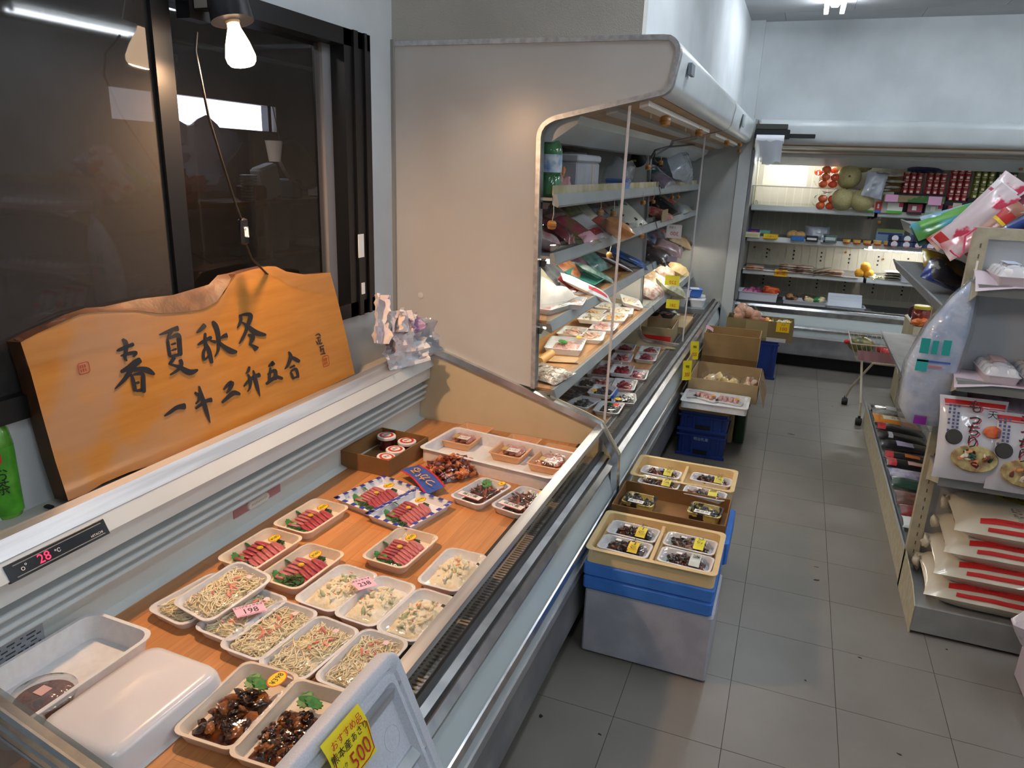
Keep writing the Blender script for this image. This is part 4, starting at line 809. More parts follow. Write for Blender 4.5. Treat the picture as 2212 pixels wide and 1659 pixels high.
def carton(name,label,cat,loc,rz,w,d,h,mat,front=None,words=(),group=None,rot=None):
    T=thing(name,label,cat,loc,rz,group,rot); MB().cbox(-w/2,w/2,-d/2,d/2,0,h,.002).build('box_body',mat,T)
    if front:
        for (x0,x1,z0,z1,m) in front: MB().box((x0-.5)*w,(x1-.5)*w,-d/2-.0008,-d/2,z0*h,z1*h).build('print_panel',m,T,False)
    for (tx,sz,m,x,z) in words: text(tx,sz,m,T,((x-.5)*w,-d/2-.0015,z*h),(PI/2,0,0))
    return T
def lumps(label,cat,loc,n,r,mats,name,part,group=None,rot=0,spread=(.05,.03,.02),sq=(1,.8,.6),film=None,seed=1,rnd=.2,nn=8):
    T=thing(name,label,cat,loc,rot,group); stuff(ob(part,chunks_me(spread[0],spread[1],spread[2],n,r,seed,mats,part,sq,rnd,nn),T,(0,0,r*.5)))
    if film: MB().blob((0,0,spread[2]*.5+r*.6),1,.12,14,seed,(spread[0]+r*1.3,spread[1]+r*1.3,spread[2]*.6+r)).build('bag_film',film,T,True)
    return T
R=math.radians
COLS={k:P(v,.4) for k,v in dict(red='c0282c',pink='e0a8b4',rose='c8486a',white='e8e8ec',cream='e6dcc0',navy='22306a',blue='3a66c0',sky='7ab6e0',teal='3c9c98',green='3a8a3c',dgreen='1e4a2c',olive='6c6a30',yellow='e8c828',orange='e07a28',brown='7a4a28',dbrown='3c2418',grey='9a9da4',silver='b8bcc4',black='1a1a1e',purple='6a4a9a',tan='c09a68',lilac='b8b0d0').items()}
def cork(label,p,r=.014,L_=.07,ang=0,cup=True):
    T=thing('wooden_cork',label,'cork',p,0,'wooden corks on strings',(ang,ang*.6,0))
    mb=MB(); mb.lathe([(r*.55,-r*.85),(r*.85,-r*.75),(r,-r*.2),(r*.98,r*.5),(r*.72,r*.85),(r*.3,r*.9)],18); mb.build('cork_body',M('turned_wood','c08840',.4,col2='a06a2c',nscale=30,coat=.3),T)
    mb=MB(); mb.lathe([(r*1.01,-r*.25),(r*1.05,-r*.1),(r*1.01,.05*r)],18,cap=False); mb.build('turned_ring',P('8a5a24',.4),T)
    MB().tube([(0,0,r*.85),(.003,0,L_*.5),(0,0,L_)],.0013,5).build('string',P('c8c0ac',.7),T)
# cords with wooden corks on the two tall cases
for k,(px,py,ax,v,r,lab) in enumerate([(1437,262,'x',-.52,.021,'large wooden cork hanging under the near case header'),(1510,287,'x',-.50,.019,'wooden cork hanging at the joint of the two tall cases'),(1570,308,'x',-.50,.017,'wooden cork under the second case header, above the grey side panel'),
    (1597,326,'x',-.50,.015,'small wooden cork, left of a close pair by the corner post'),(1599,313,'x',-.47,.013,'small wooden cork hanging highest by the corner post'),(1613,327,'x',-.46,.015,'small wooden cork nearest the corner post'),
    (1400,362,'x',-.72,.014,'wooden cork on the black cord loop between the cases'),(1427,352,'x',-.72,.013,'wooden cork in front of the grey hanging plastic in the second case'),
    (1192,486,'x',-.80,.016,'ringed wooden cork before the second shelf, by the end panel'),(1297,459,'x',-.80,.015,'wooden cork before the second shelf among the pouches'),(1325,462,'x',-.80,.015,'wooden cork beside the screen edge on the second shelf'),
    (1316,551,'x',-.80,.014,'wooden cork hanging before the teal tray'),(1389,438,'x',-.78,.014,'wooden cork beside the divider on the second shelf'),(1411,436,'x',-.78,.012,'wooden cork just past the divider, second shelf'),(1386,509,'x',-.79,.015,'wooden cork hanging below the second shelf rail by the divider'),
    (1452,427,'x',-.79,.012,'pale wooden cork high in the second case'),(1465,426,'x',-.79,.012,'pale wooden cork beside its twin in the second case')]):
    cork(lab,at(px,py,ax,v),r,.055+.01*(k%3),.15*(k%3-1))
for px,py,x in ((1407,243,-.56),(1482,275,-.56)):
    T=thing('curtain_ring','pale oval plastic ring under the header '+('beside the big cork' if px==1407 else 'farther along'),'ring',at(px,py,'x',x),0)
    MB().tube([(0,.010*math.cos(2*PI*k/16),.018*math.sin(2*PI*k/16)) for k in range(17)],.0025,6).build('ring_body',P('dedcd2',.4),T)
T=thing('power_cable','black cord looping around the divider between the tall cases','cord',at(1405,330,'x',-.72)); L1=T.location.copy()
MB().tube([at(*q,'x',-.72)-L1 for q in ((1555,305),(1500,312),(1440,318),(1415,325),(1404,345),(1402,362))],.0055,7).build('cord',RUBBER,T); MB().tube([at(*q,'x',-.72)-L1 for q in ((1415,325),(1413,345),(1422,352),(1420,360),(1402,364))],.004,7).build('cord',RUBBER,T)

# ---- tall case, top shelf
def sh(px,py,z):
    q=at(px,py,'z',z)
    if q.x>-.62 or q.x<-1.1 or q.y>YE-.15 or q.y<YP: 
        q=at(px,py,'x',-.86 if z>.55 else -.75); q.z=z
    q.y=min(max(q.y,YP+.12),YE-.15); return q
z1=SHELVES[0][0]-.011; z2_=SHELVES[1][0]-.011; z3=SHELVES[2][0]-.011; z4_=SHELVES[3][0]-.011; z5=.447
def pet(lab,x,y,z,cap,body,r=.042,h=.235):
    T=thing('drink_bottle',lab,'bottle',(x,y,z)); bottle(T,r,h,body,cap,M('bottle_label_blue','5a8cc8',.4,col2='d8e0ea',nscale=25))
pet('clear green drink bottle with a blue cap at the end of the top shelf',-.855,.835,z1,P('4aa8d8',.4),M('green_bottle','2c6a44',.12,col2='4c8a54',nscale=20,coat=.5))
pet('green tea bottle with a lime cap behind the blue-capped one',-.90,.915,z1,P('6ad02c',.4),M('tea_bottle_green','3c8a3c',.15,col2='2a6a30',nscale=20,coat=.5))
T=thing('foam_cooler','white foam cooler box with a printed strip on the top shelf','box',(-.99,1.30,z1)); MB().cbox(-.12,.15,-.17,.17,0,.125,.006).build('box_body',FOAMBOX,T); MB().cbox(-.125,.155,-.175,.175,.126,.155,.006).build('box_lid',P('c4c6d0',.6),T); MB().box(.1505,.1512,.05,.075,.02,.12).build('printed_strip',P('c8b898',.7),T,False)
T=thing('pot_cover','black pot lid with a round knob on the foam cooler','lid',(-.97,1.27,z1+.156)); MB().lathe([(.12,0),(.12,.006),(.05,.022),(.018,.028),(.018,.035),(.028,.05),(.026,.056),(.001,.058)],26).build('pot_lid_body',P('221c22',.35),T)
T=thing('pink_bag','small pink knotted bag between bottle and foam cooler','bag',(-.87,1.03,z1)); MB().blob((0,0,.04),.038,.3,12,2,(1,1,1.05)).build('bag_body',M('pink_film','d89a9c',.4,bump=.6,bscale=30),T); MB().blob((0,0,.09),.012,.3,8,3,(1,1,1.4)).build('knot',P('d8843c',.5),T)
T=thing('blue_tub_bag','clear bag with a blue-lidded tub on the top shelf beside the divider','bag',(-.86,1.93,z1)); MB().cbox(-.05,.05,-.06,.06,0,.045,.008).build('tub',P('6a94d8',.4),T); MB().cbox(-.052,.052,-.062,.062,.046,.058,.004).build('blue_lid',P('3a7ae0',.4),T); MB().blob((0,0,.08),.07,.3,14,5,(1,1,1.1)).build('bag_film',BAGF,T,True)
T=thing('clamp_lamp','black clamp lamp with white cord inside the first tall case','lamp',at(1378,342,'x',-.93)); mb=MB(); mb.x=Matrix.Rotation(.9,4,'X'); mb.lathe([(.012,.06),(.03,.05),(.045,0),(.05,-.02),(.046,-.02),(.03,.04)],18); mb.build('lamp_shade',BLACK,T); MB().cbox(-.04,.0,-.05,.04,-.02,-.008,.003).build('clamp',P('8a6a30',.5),T); MB().tube([(0,0,.06),(0,-.03,.11),(0,-.05,.16)],.003,6).build('cord',P('e6e4da',.5),T)
T=thing('clamp_lamp','black clamp lamp high behind the acrylic edge, top of the first case','lamp',at(1360,303,'x',-.93)); MB().blob((0,0,0),.04,.2,14,4,(1,1,.8)).build('lamp_shade',BLACK,T); MB().tube([(0,0,.03),(0,.0,.07)],.004,6).build('stem',BLACK,T)
pouch('plastic_bag','large cloudy plastic bag slumped on the top shelf of the second case','bag',(-.88,3.42,z1+.125),(1.1,.1,1.4),.42,.26,.14,BAGH,seed=4,crinkle=.02)
pouch('meat_pouch','shiny mauve vacuum pouch leaning over the shelf edge in the second case','pouch',(-.82,2.86,z1+.03),(.5,-.2,1.2),.16,.14,.05,M('mauve_pouch','8a7a8c',.25,col2='6a5a6a',nscale=12,coat=.5),seed=6)
carton('goods_box','dark teal box with a lime edge on the second case top shelf','box',(-.93,3.12,z1),PI/2+.2,.22,.10,.11,P('1c5a58',.45),[(.93,1,0,1,P('8ac83c',.4))])
# ---- second shelf
Ri=lambda i:random.Random(i)
POU=[(1205,500,'grey_film','clear bag with blue-white crumpled film behind the ringed cork',BAGH,.14,.12,.09,()),
 (1245,508,'pink_lolly','pouch of pink and green dumplings with white streaks on the second shelf',M('dumpling_print','a83c5c',.3,col2='6c7a34',nscale=16,namt=.4,coat=.4),.12,.20,.05,[(.1,.9,.75,.95,COLS['pink']),(.1,.9,.05,.22,COLS['pink'])]),
 (1215,520,'sweets_bag','glossy maroon sweets bag at the front of the second shelf',M('maroon_print','5a1c24',.25,col2='8a3c44',nscale=16,coat=.5),.11,.12,.05,()),
 (1180,530,'silver_pouch','silver and red pouch squeezed against the end panel',M('silver_red','b8a8a8',.25,col2='a03040',nscale=12,coat=.4),.07,.11,.05,()),
 (1278,500,'noodle_packet','white noodle packet with a navy stripe, second shelf',COLS['white'],.12,.17,.035,[(.1,.25,.05,.95,COLS['navy']),(.4,.8,.1,.3,COLS['red'])]),
 (1297,480,'foil_bag','crinkled silver foil bag lying over the packets',M('foil','a4a8b4',.2,metal=.7,bump=.5,bscale=30),.15,.14,.05,()),
 (1318,492,'fishcake_pack','orange-red fishcake pack with a white end beside the screen',M('fishcake','c85a48',.3,coat=.4),.09,.10,.05,[(.6,.98,.05,.95,COLS['silver'])]),
 (1345,505,'bread_bag','brown rice cracker bag on the second shelf past the screen',M('cracker','a06a3c',.4,col2='c89058',nscale=20,coat=.3),.10,.12,.05,()),
 (1362,478,'dotted_pouch','white pouch dotted with black seeds standing by the divider',M('seed_print','d4d4c4',.3,col2='20201c',nscale=22,thr=.58,coat=.4),.13,.16,.05,()),
 (1430,462,'red_snack','red patterned snack bag lying in the second case',M('red_print','b0303c',.3,col2='d8a890',nscale=22,coat=.4),.14,.16,.04,()),
 (1462,448,'red_snack','red and cream snack bag standing in the second case',M('red_cream_print','b84048',.3,col2='dcc8a8',nscale=16,coat=.4),.12,.15,.05,()),
 (1440,425,'black_net','black and white crumpled bag at the back of the second case',M('black_net','26282c',.4,col2='b8bcc0',nscale=14,thr=.6),.18,.14,.06,()),
 (1478,452,'grey_pouch','pale grey pouch near the far end of the second shelf',M('pale_pouch','a8b0b8',.3,col2='8a8468',nscale=12,coat=.3),.10,.12,.05,())]
for i,(px,py,nm,lab,mt,w_,h_,t_,pt) in enumerate(POU):
    q=sh(px,py+6,z2_+.02); nm={'grey_film':'plastic_bag','pink_lolly':'dumpling_pouch','red_snack':'snack_bag','black_net':'netted_bag'}.get(nm,nm)
    pouch(nm,lab,'pouch',(q.x-.04,q.y,z2_+.012+.012*(i%3)),(R(18+8*(i%3)),R(-14+9*(i%4)),PI/2+R(-35+20*(i%4))),w_*1.3,h_*1.25,t_*1.3,mt,pt,seed=i+2,crinkle=.006)
q=at(1437,456,'x',-.79); carton('card_sign','blank brown card propped on the second shelf of the far case','card',(q.x,q.y,z2_),PI/2,.20,.004,.075,CARDL)
# ---- third shelf
pouch('paper_bag','crumpled white paper bag under the second shelf rail','bag',(-.95,1.05,z3+.01),(R(12),R(-8),PI/2-.3),.25,.22,.09,M('white_paper','cfc8c0',.7,bump=.3,bscale=12),seed=12,crinkle=.02)
MB()
T=thing('wooden_tray','plain wooden board under the packs on the third shelf','board',(-.94,1.62,z3)); MB().box(-.14,.135,-.86,.78,0,.010).build('board_body',M('shelf_board_wood','c08a54',.5,col2='b07a44',nscale=6,stretch=(6,1,1)),T,False)
zt=z3+.011
for i,(px,py,ang,lab,mt,nm) in enumerate([(1195,660,80,'pale pink meat tray lying beneath another, front of the third shelf',M('pale_pink_meat','d89a94',.3,col2='e6b8b0',nscale=30,coat=.3),'meat_pack'),(1205,645,84,'pink sliced meat tray on top of its neighbour on the third shelf',M('pale_pink_meat','d89a94'),'meat_pack'),
   (1240,650,100,'salmon-pink fillet pack near the third shelf rail',M('salmon_fillet','e0a88c',.3,col2='ecc4ac',nscale=30,coat=.3),'fish_pack'),(1205,625,75,'small pack of orange and green pickles on the third shelf',M('pickle_mix','d0824c',.3,col2='98a060',nscale=30,coat=.3),'pickle_pack')]):
    q=sh(px,py,zt+.02); t=pack(lab,'food pack',(q.x-.02,q.y,zt+(.022 if i==1 else 0)),R(ang),.10,.065,.022,.014,FOAM,None,nm,film=.005); ob('filling',mound_me(.078,.05,.018,70+i,mt,'meat'),t,(0,0,.004))
for i,(px,py,lab,mt,pt,rz) in enumerate([(1262,618,'white and red printed fishcake pack across the third shelf',COLS['white'],[(.1,.5,.3,.9,COLS['red']),(.6,.8,.2,.5,COLS['orange'])],-20),(1290,622,'white red-tipped pack at the shelf edge beside the fishcakes',COLS['white'],[(.1,.4,.1,.5,COLS['red'])],25),
   (1262,588,'white tube-shaped fishcake pack leaning against the paper bag',COLS['cream'],[(.2,.8,.02,.12,COLS['red'])],40),(1290,592,'white pack with a navy lettered band leaning on the third shelf',COLS['white'],[(.15,.5,.1,.9,COLS['navy'])],50),(1312,598,'green seaweed pack with a pale label on the third shelf',M('seaweed_print','3c6a58',.3,col2='a8b8b0',nscale=22,coat=.4),(),40),
   (1350,575,'dark chocolate-brown pack edged in white on the third shelf',M('chestnut_pack','4a2018',.3,coat=.4),[(.02,.1,.02,.98,COLS['white']),(.9,.98,.02,.98,COLS['white'])],35),(1376,566,'blue and black flat packs by the divider, third shelf',M('blue_black','1c2c3c',.3,col2='2c6ac0',nscale=8,coat=.4),(),20)]):
    q=sh(px,py,zt+.03); pouch('flat_pouch',lab,'pouch',(q.x-.06,q.y,zt+.006+.004*i),(R(24),R(-10),PI/2+R(rz)),.11,.25,.035,mt,pt,[('豆腐',.03,WHITEP,.32,.5,PI/2)] if 'navy lettered' in lab else (),seed=30+i,crinkle=.003)
T=thing('teal_tray','empty teal plastic tray standing tilted on the third shelf','tray',(-.93,1.66,zt+.018),R(90)); T.rotation_euler=(R(18),0,R(92)); ob('tray_body',tray_me(.14,.08,.035,.01,P('3c8c80',.35),.02),T)
for i,(px,py,lab,mt) in enumerate([(1410,545,'dark maroon pouch at the divider, third shelf of the far case',M('maroon_dark','3c2024',.3,col2='6a4448',nscale=14,coat=.4)),(1425,555,'brown-black pouch dotted white by the yellow card',M('brown_dots','3a2a26',.3,col2='b8a89c',nscale=26,thr=.62,coat=.3)),(1450,540,'mauve meat pouch under the white 300 card',M('mauve_meat','8a6468',.3,col2='a88888',nscale=18,coat=.4)),
   (1470,525,'tan bread bag leaning at the far end, third shelf',M('tan_bread','a88454',.45,col2='c8a878',nscale=14)),(1475,500,'brown dried goods bag hanging open by the far screen',M('dried_goods','7a6448',.4,col2='5a4834',nscale=18))]):
    q=sh(px,py,z3+.03); pouch('dark_pouch' if i<3 else 'bread_bag',lab,'pouch',(q.x-.03,q.y,z3+.012),(R(22),R(-16),PI/2+R(-30+18*i)),.17,.20,.065,mt,(),seed=44+i,crinkle=.006)
q=at(1428,540,'x',-.80); carton('open_carton','small brown carton with an open flap on the third shelf of the far case','box',(q.x-.07,q.y,z3),PI/2+.5,.16,.09,.09,CARDD)
# ---- fourth shelf
T=thing('wooden_tray','plain wooden board under the packs on the fourth shelf','board',(-.93,1.72,z4_)); MB().box(-.16,.148,-.96,.90,0,.010).build('board_body',MATS['shelf_board_wood'],T,False)
zq=z4_+.011
SK=M('pale_squid','f2ead8',.3,col2='e6d2b0',nscale=24,coat=.3); OR=M('orange_roe','e0a060',.3,col2='f0cc90',nscale=24,coat=.3); PK=M('minced_pork','d89a90',.35,col2='e8b8ac',nscale=60,coat=.3)
for i,(px,py,ang,dz,mt,lab) in enumerate([(1236,742,100,.0,PK,'large white minced meat pack with a green leaf on the fourth shelf'),(1250,712,95,0,M('dim_salmon','e4b8a0',.3,coat=.3),'flat clear pack of pale fillets behind the minced meat'),(1290,722,100,0,MATS['dim_salmon'],'clear pack of pale fillets close to the rail, fourth shelf'),
   (1290,690,95,.02,SK,'white tray of pale squid rings propped on another'),(1318,702,95,0,PK,'flat tray showing under the squid rings at the rail'),(1290,672,90,.0,OR,'tray of golden fish bits in the bright light'),(1340,682,95,.0,OR,'tray of orange roe in the middle of the fourth shelf'),
   (1325,658,90,.0,SK,'cream-coloured pack partly behind the screen edge, fourth shelf'),(1372,655,110,.022,SK,'tilted clear-lidded pack of white scallops by the divider'),(1355,668,100,.0,SK,'white tray of shellfish beneath the tilted scallop pack')]):
    q=sh(px,py,zq+.03); big=i==0; t=pack(lab,'food pack',(q.x-.03,q.y,zq+dz),R(ang),.125 if big else .10,.085 if big else .065,.030 if big else .022,.014,FOAM,None,'food_pack',film=.006,rot=None if i not in (8,) else (.25,-.1,R(ang)))
    ob('filling',mound_me(.10 if big else .078,.065 if big else .05,.024 if big else .018,80+i,mt,'meat'),t,(0,0,.004))
    stuff(ob('pieces',chunks_me(.07,.045,.01,22,.012,i,[mt],'pieces',(1.3,.7,.5),.3,7),t,(0,0,.010)))
    if big: sticker(t,(.09,-.05,.040),'¥',0,1.1); ob('shiso_leaf',leaf_me(),t,(-.02,.01,.037),(0,0,.5),(1.8,1.5,1))
pouch('foil_pack','crinkled clear pack of dried fish glittering at the near end','pouch',(-.86,.90,zq),(R(4),R(-4),PI/2-.2),.17,.20,.035,M('glitter_fish','b8aca0',.2,col2='6a5040',nscale=40,metal=.3,bump=.6,bscale=60),(),seed=61,crinkle=.008)
T=thing('rolled_packet','tan paper roll lying on the fourth shelf behind the dried fish','roll',(-.93,1.10,zq+.02)); MB().tube([(0,-.06,0),(0,.10,0)],.019,14).build('roll_body',P('c89858',.5),T)
pouch('paper_packet','flat brown paper packet under the tan roll','packet',(-.90,1.17,zq),(0,0,PI/2+.3),.10,.2,.012,P('c09a70',.7),(),seed=63)
for i,(px,py,lab,mt) in enumerate([(1420,610,'clear bag of brown mushrooms in the far case, fourth shelf',M('mushroom','9a7a5c',.4,col2='c8b090',nscale=30,coat=.3)),(1410,630,'bag of chopped red and white pickles by the divider',M('pickle','a87068',.35,col2='d0c8b8',nscale=40,coat=.4)),(1440,590,'bag of orange prawns under the lit shelf',M('prawn','d89878',.35,col2='ecd8c0',nscale=30,coat=.4)),(1470,585,'pale yellow noodle bag high in the light at the far end',M('yellow_noodles','e8cc98',.4,col2='d8b478',nscale=30,coat=.3)),(1455,625,'bag of greens and sprouts behind the yellow cards',M('sprouts','a8a880',.4,col2='d8d4c0',nscale=30,coat=.3))]):
    q=sh(px,py,z4_+.04); pouch('vegetable_bag',lab,'bag',(q.x-.04,q.y,z4_+.01),(R(26),R(-14),PI/2+R(-20+14*i)),.20,.19,.085,mt,(),seed=70+i,crinkle=.008)
# hanging cards on the second screen (their faces turn away, so the figures read mirrored through it)
def hcard(lab,px,py,w_,h_,mt,wd,yy_=YC+.020):
    q=at(px,py,'y',yy_); T=thing('price_card',lab,'price card',q); MB().box(-w_/2,w_/2,0,.0008,-h_/2,h_/2).build('card_sheet',mt,T,False)
    for tx,sz,m,dx,dz in wd: text(tx,sz,m,T,(dx,-.0012,dz),(PI/2,0,0),(-1,1,1))
hcard('yellow card on the second screen showing 220 backwards',1452,606,.088,.062,YEL,[('220',.030,REDI,.005,-.012)])
hcard('yellow card on the second screen showing 281 backwards, lower of two',1453,657,.080,.056,YEL,[('281',.028,REDI,0,-.008)])
hcard('torn white card on the second screen showing 300 backwards',1456,500,.090,.080,P('e6dada',.7),[('300',.034,REDI,.004,-.014),('三百円',.014,INK,-.01,.022)])
hcard('small lilac ticket hanging above the yellow cards',1452,560,.058,.034,P('b4a4c0',.7),[])
# back rows: what fills the depth of the shelves
BR=[('maroon','6a2430','a87880'),('slate','4a5664','98a4b0'),('crimson','a0303c','d8b0a8'),('ochre','a87c3c','d8c090'),('moss','4c5c34','a8b07c'),('ivory','cfc8b4','a89c84'),('charcoal','2c2c32','787c84'),('rust','a0542c','d89c70'),('plum','4c2c44','a88ca0'),('teal','2c6460','90bcb4'),('sand','c0a478','e4d4b4'),('navy','24304c','8090b0')]
for shn,zz,a_,b_,n_,off in (('second shelf of the near tall case',z2_,YP+.2,YC-.15,9,0),('third shelf of the near tall case',z3,YP+.5,YC-.15,7,5),('second shelf of the far tall case',z2_,YC+.2,YE-.2,8,3),('third shelf of the far tall case',z3,YC+.2,YE-.2,8,7),('fourth shelf of the far tall case',z4_,YC+.25,YE-.2,7,2),('top shelf of the far tall case',z1,YC+.5,YE-.25,5,8)):
    for k in range(n_):
        nm,c1_,c2_=BR[(k+off)%12]; yk=a_+(b_-a_)*k/(n_-1); pouch('goods_pouch','dim '+nm+' pouch in the back row on the '+shn,'pouch',(-1.06,yk,zz+.045),(R(38),R(-10),PI/2+R(-18+13*(k%4))),.20,.19,.075,M('pouch_'+nm,c1_,.3,col2=c2_,nscale=13,coat=.4),(),seed=k+off+200,crinkle=.008)
# ---- lower decks
RM=M('red_meat','a83444',.28,col2='8a2030',nscale=30,coat=.4); RM2=M('marbled_meat','c05c60',.28,col2='e0a8a4',nscale=60,coat=.4); BK=M('black_shell','1c1e22',.25,col2='3c3e46',nscale=40,coat=.5)
DK=[(1352,750,RM,'meat tray in the far row, under the fourth shelf edge'),(1405,756,RM,'red meat tray in the far corner by the divider'),(1345,772,RM2,'meat tray second from the divider, inner row'),(1398,770,RM,'meat tray second from the divider, beside the chrome rail'),(1318,790,RM2,'half-shaded meat tray tucked deep beneath the shelf'),
    (1345,798,RM,'meat tray perched on top of its neighbours mid-deck'),(1376,808,RM2,'pale marbled meat tray showing under the perched one'),(1296,800,RM,'dark meat tray deepest in the shade of the shelf'),(1300,826,RM2,'meat tray with fatty slices next to the black packs'),(1350,830,RM,'long meat tray beside the rail, before the black packs')]
BD=[(1240,846,'clear-lidded black shellfish pack deepest in the shade'),(1304,843,'tilted black shellfish pack with an orange sticker on a blue one'),(1350,860,'pack of silvery clams with an orange sticker at the rail'),(1262,868,'small clear pack of black seaweed by the chrome edge'),(1318,880,'nearest shellfish pack with red label and parsley, by the chrome edge'),(1268,826,'round clear-lidded dark pack under the shelf bracket')]
for i,(px,py,mt,lab) in enumerate(DK):
    up=.026 if i in (5,) else 0; q=sh(px,py,z5+.02+up); t=pack(lab,'meat pack',(q.x-.005,q.y,z5+up),R(96),.098,.062,.022,.016,FOAM,None,'meat_pack',film=.006)
    ob('filling',mound_me(.072,.044,.016,90+i%3,mt,'meat'),t,(0,0,.004)); stuff(ob('meat_strips',chunks_me(.055,.03,.012,26,.012,i%3,[mt,RM],'meat_strips',(1.8,.6,.4),.3,7),t,(0,0,.008)))
for i,(px,py,lab) in enumerate(BD):
    up=.02 if i==1 else 0; q=sh(px,py,z5+.02+up); t=pack(lab,'shellfish pack',(q.x-.005,q.y,z5+up),R(80+12*(i%3)),.085,.060,.022,.016,FOAM if i!=0 else P('55585c',.3),None,'shellfish_pack',film=.006)
    ob('filling',mound_me(.066,.045,.016,95+i%3,BK,'shells'),t,(0,0,.004)); stuff(ob('shells',chunks_me(.05,.035,.012,30,.010,i%3,[BK,P('4a4c54',.3)],'shells',(1.2,.8,.5),.3,7),t,(0,0,.008)))
    if i in (1,2): sticker(t,(-.055,.03,.031),'¥',0,1.1)
    if i==4: MB().box(.0,.04,-.04,-.015,.030,.0306).build('label_strip',REDI,t,False); ob('parsley',parsley_me(),t,(.02,.0,.022),(0,0,0),(1.6,1.6,1))
    if i==1: MB().box(-.06,.05,-.068,-.05,.003,.02).build('blue_strip',COLS['blue'],t,False)
# far case lower deck: carton, bowls, tofu
T=thing('produce_carton','brown carton with a red stripe on the far case deck behind the divider','box',(-.76,2.98,z5),R(2)); open_box(T,.105,.17,.115,CARDL); MB().box(-.1,.1,-.1712,-.1702,.03,.065).build('red_stripe',REDI,T,False)
for i,(px,py,lab) in enumerate([(1412,674,'black bowl of red pickles behind the yellow card'),(1442,680,'black bowl of dark plums at the chrome rail'),(1446,660,'stacked black bowl with red contents beside the screen edge')]):
    q=sh(px,py,.53); T=thing('pickle_bowl',lab,'bowl',(q.x,q.y,z5+(.06 if i<2 else .075))); MB().lathe([(.035,0),(.058,.03),(.062,.034),(.056,.033),(.034,.006)],18).build('bowl_body',BLACK,T); ob('contents',chunks_me(.035,.035,.01,24,.012,i,[M('plum','6a1c20',.2,col2='8a3028',nscale=20,coat=.5)],'contents'),T,(0,0,.018))['kind']='stuff'; MB().blob((0,0,.034),.05,.15,12,i,(1,1,.4)).build('bag_film',FILM,T,True)
T=thing('stand_box','low carton lifting the pickle bowls above the deck','box',(-.72,3.42,z5)); MB().cbox(-.10,.10,-.22,.2,0,.058,.004).build('box_body',CARDL,T)
for i,(x,y,zz,lab,c) in enumerate([(-.66,4.12,0,'white tofu tub with a dark figure on its lid by the rail','e4e8ee'),(-.80,4.10,0,'white tofu tub behind the first in the far corner','e4e8ee'),(-.68,4.28,0,'white tofu tub at the far end of the deck','e4e8ee'),(-.78,4.16,.065,'white tofu tub stacked on top of the others','f0f2f6'),(-.70,4.18,.07,'blue tofu tub stacked by the grey end panel','2c62b8')]):
    T=thing('tofu_tub',lab,'tub',(x,y,z5+.05+zz),R(4*i)); MB().loops([rr(.045,.055,.01,0),rr(.055,.065,.012,.055),rr(.058,.068,.012,.056),rr(.058,.068,.012,.060)]).build('tub_body',P(c,.35),T); MB().box(-.035,.035,-.045,.045,.0602,.0608).build('lid_print',P('c8d0dc',.5),T,False); text('とうふ',.016,COLS['navy'],T,(0,0,.0612),(0,0,0))
T=thing('stand_box','flat foam block under the tofu tubs','block',(-.73,4.19,z5)); MB().cbox(-.16,.14,-.17,.18,0,.049,.004).build('block_body',P('7c8488',.6),T)
for i in range(7):
    px,py=[(1470,632),(1482,640),(1500,632),(1452,640),(1440,700),(1455,705),(1448,715)][i]; q=sh(px,py,.52)
    lumps(['bag of white mushrooms on the far deck near the tofu','packet of pale sprouts by the tofu tubs','clear packet with blue print beside the tofu','bag of beige mushrooms behind the yellow card','bag of garlic bulbs next to the striped carton','garlic bag nearest the screen edge','small garlic bag against the chrome rail'][i],'bag',(q.x-.03,q.y,z5),12,.02,[P('d8d0c0',.5),P('c0b8a4',.5)],'mushroom_bag','contents',None,i,(.03,.03,.03),(1,1,.9),FILM,i)

# ------------------------------------------------------------------ back wall case goods
YG=4.88
def bx(px,z): return at(px,500,'y',YG).x
zd0=1.431; zd1=DSH[0][0]-.011; zd2=DSH[1][0]-.011; zd3=DSH[2][0]-.011; zd4=.447
def gx(px,py): return at(px,py,'y',YG).x
MEL=M('melon_rind','a8a06c',.6,col2='b8b080',nscale=90,bump=.15,bscale=120)
def melon(lab,x,y,z,r,rot):
    T=thing('melon',lab,'melon',(x,y,z),0,None,rot); mb=MB(); mb.blob((0,0,0),r,.02,28,3,(1,1,.97)); mb.build('melon_body',MEL,T,True); MB().lathe([(r*.10,-.002),(r*.09,.004),(r*.03,.006)],12,(0,0,r*.955)).build('stem_scar',P('5a5030',.7),T); MB().tube([(0,0,r*.96),(.003,0,r*1.04)],.004,6).build('stem_stub',P('7a7040',.7),T)
melon('netted melon facing its stem end forward on the wire shelf',gx(1833,385),4.86,zd0+.092,.092,(1.5,0,0))
melon('netted melon resting on the shelf next to the tomatoes',gx(1820,430),4.82,zd1+.09,.09,(.3,.2,0))
melon('netted melon with a white sticker at the module joint',gx(1861,430),4.80,zd1+.09,.09,(.2,-.4,0))
melon('netted melon behind and above the stem-forward one',gx(1823,352),5.03,zd0+.205,.082,(1.3,0,.2))
melon('netted melon half hidden by the case header',gx(1870,345),5.05,zd0+.215,.085,(1,0,.4))
T=thing('melon_crate','low white crate holding up the rear melons','crate',(gx(1850,390),5.10,zd0)); open_box(T,.16,.10,.13,P('d8d6cc',.6),.006)
TOM=M('tomato_red','e04a20',.22,coat=.5); TOM2=M('tomato_orange','e86a2c',.22,coat=.5)
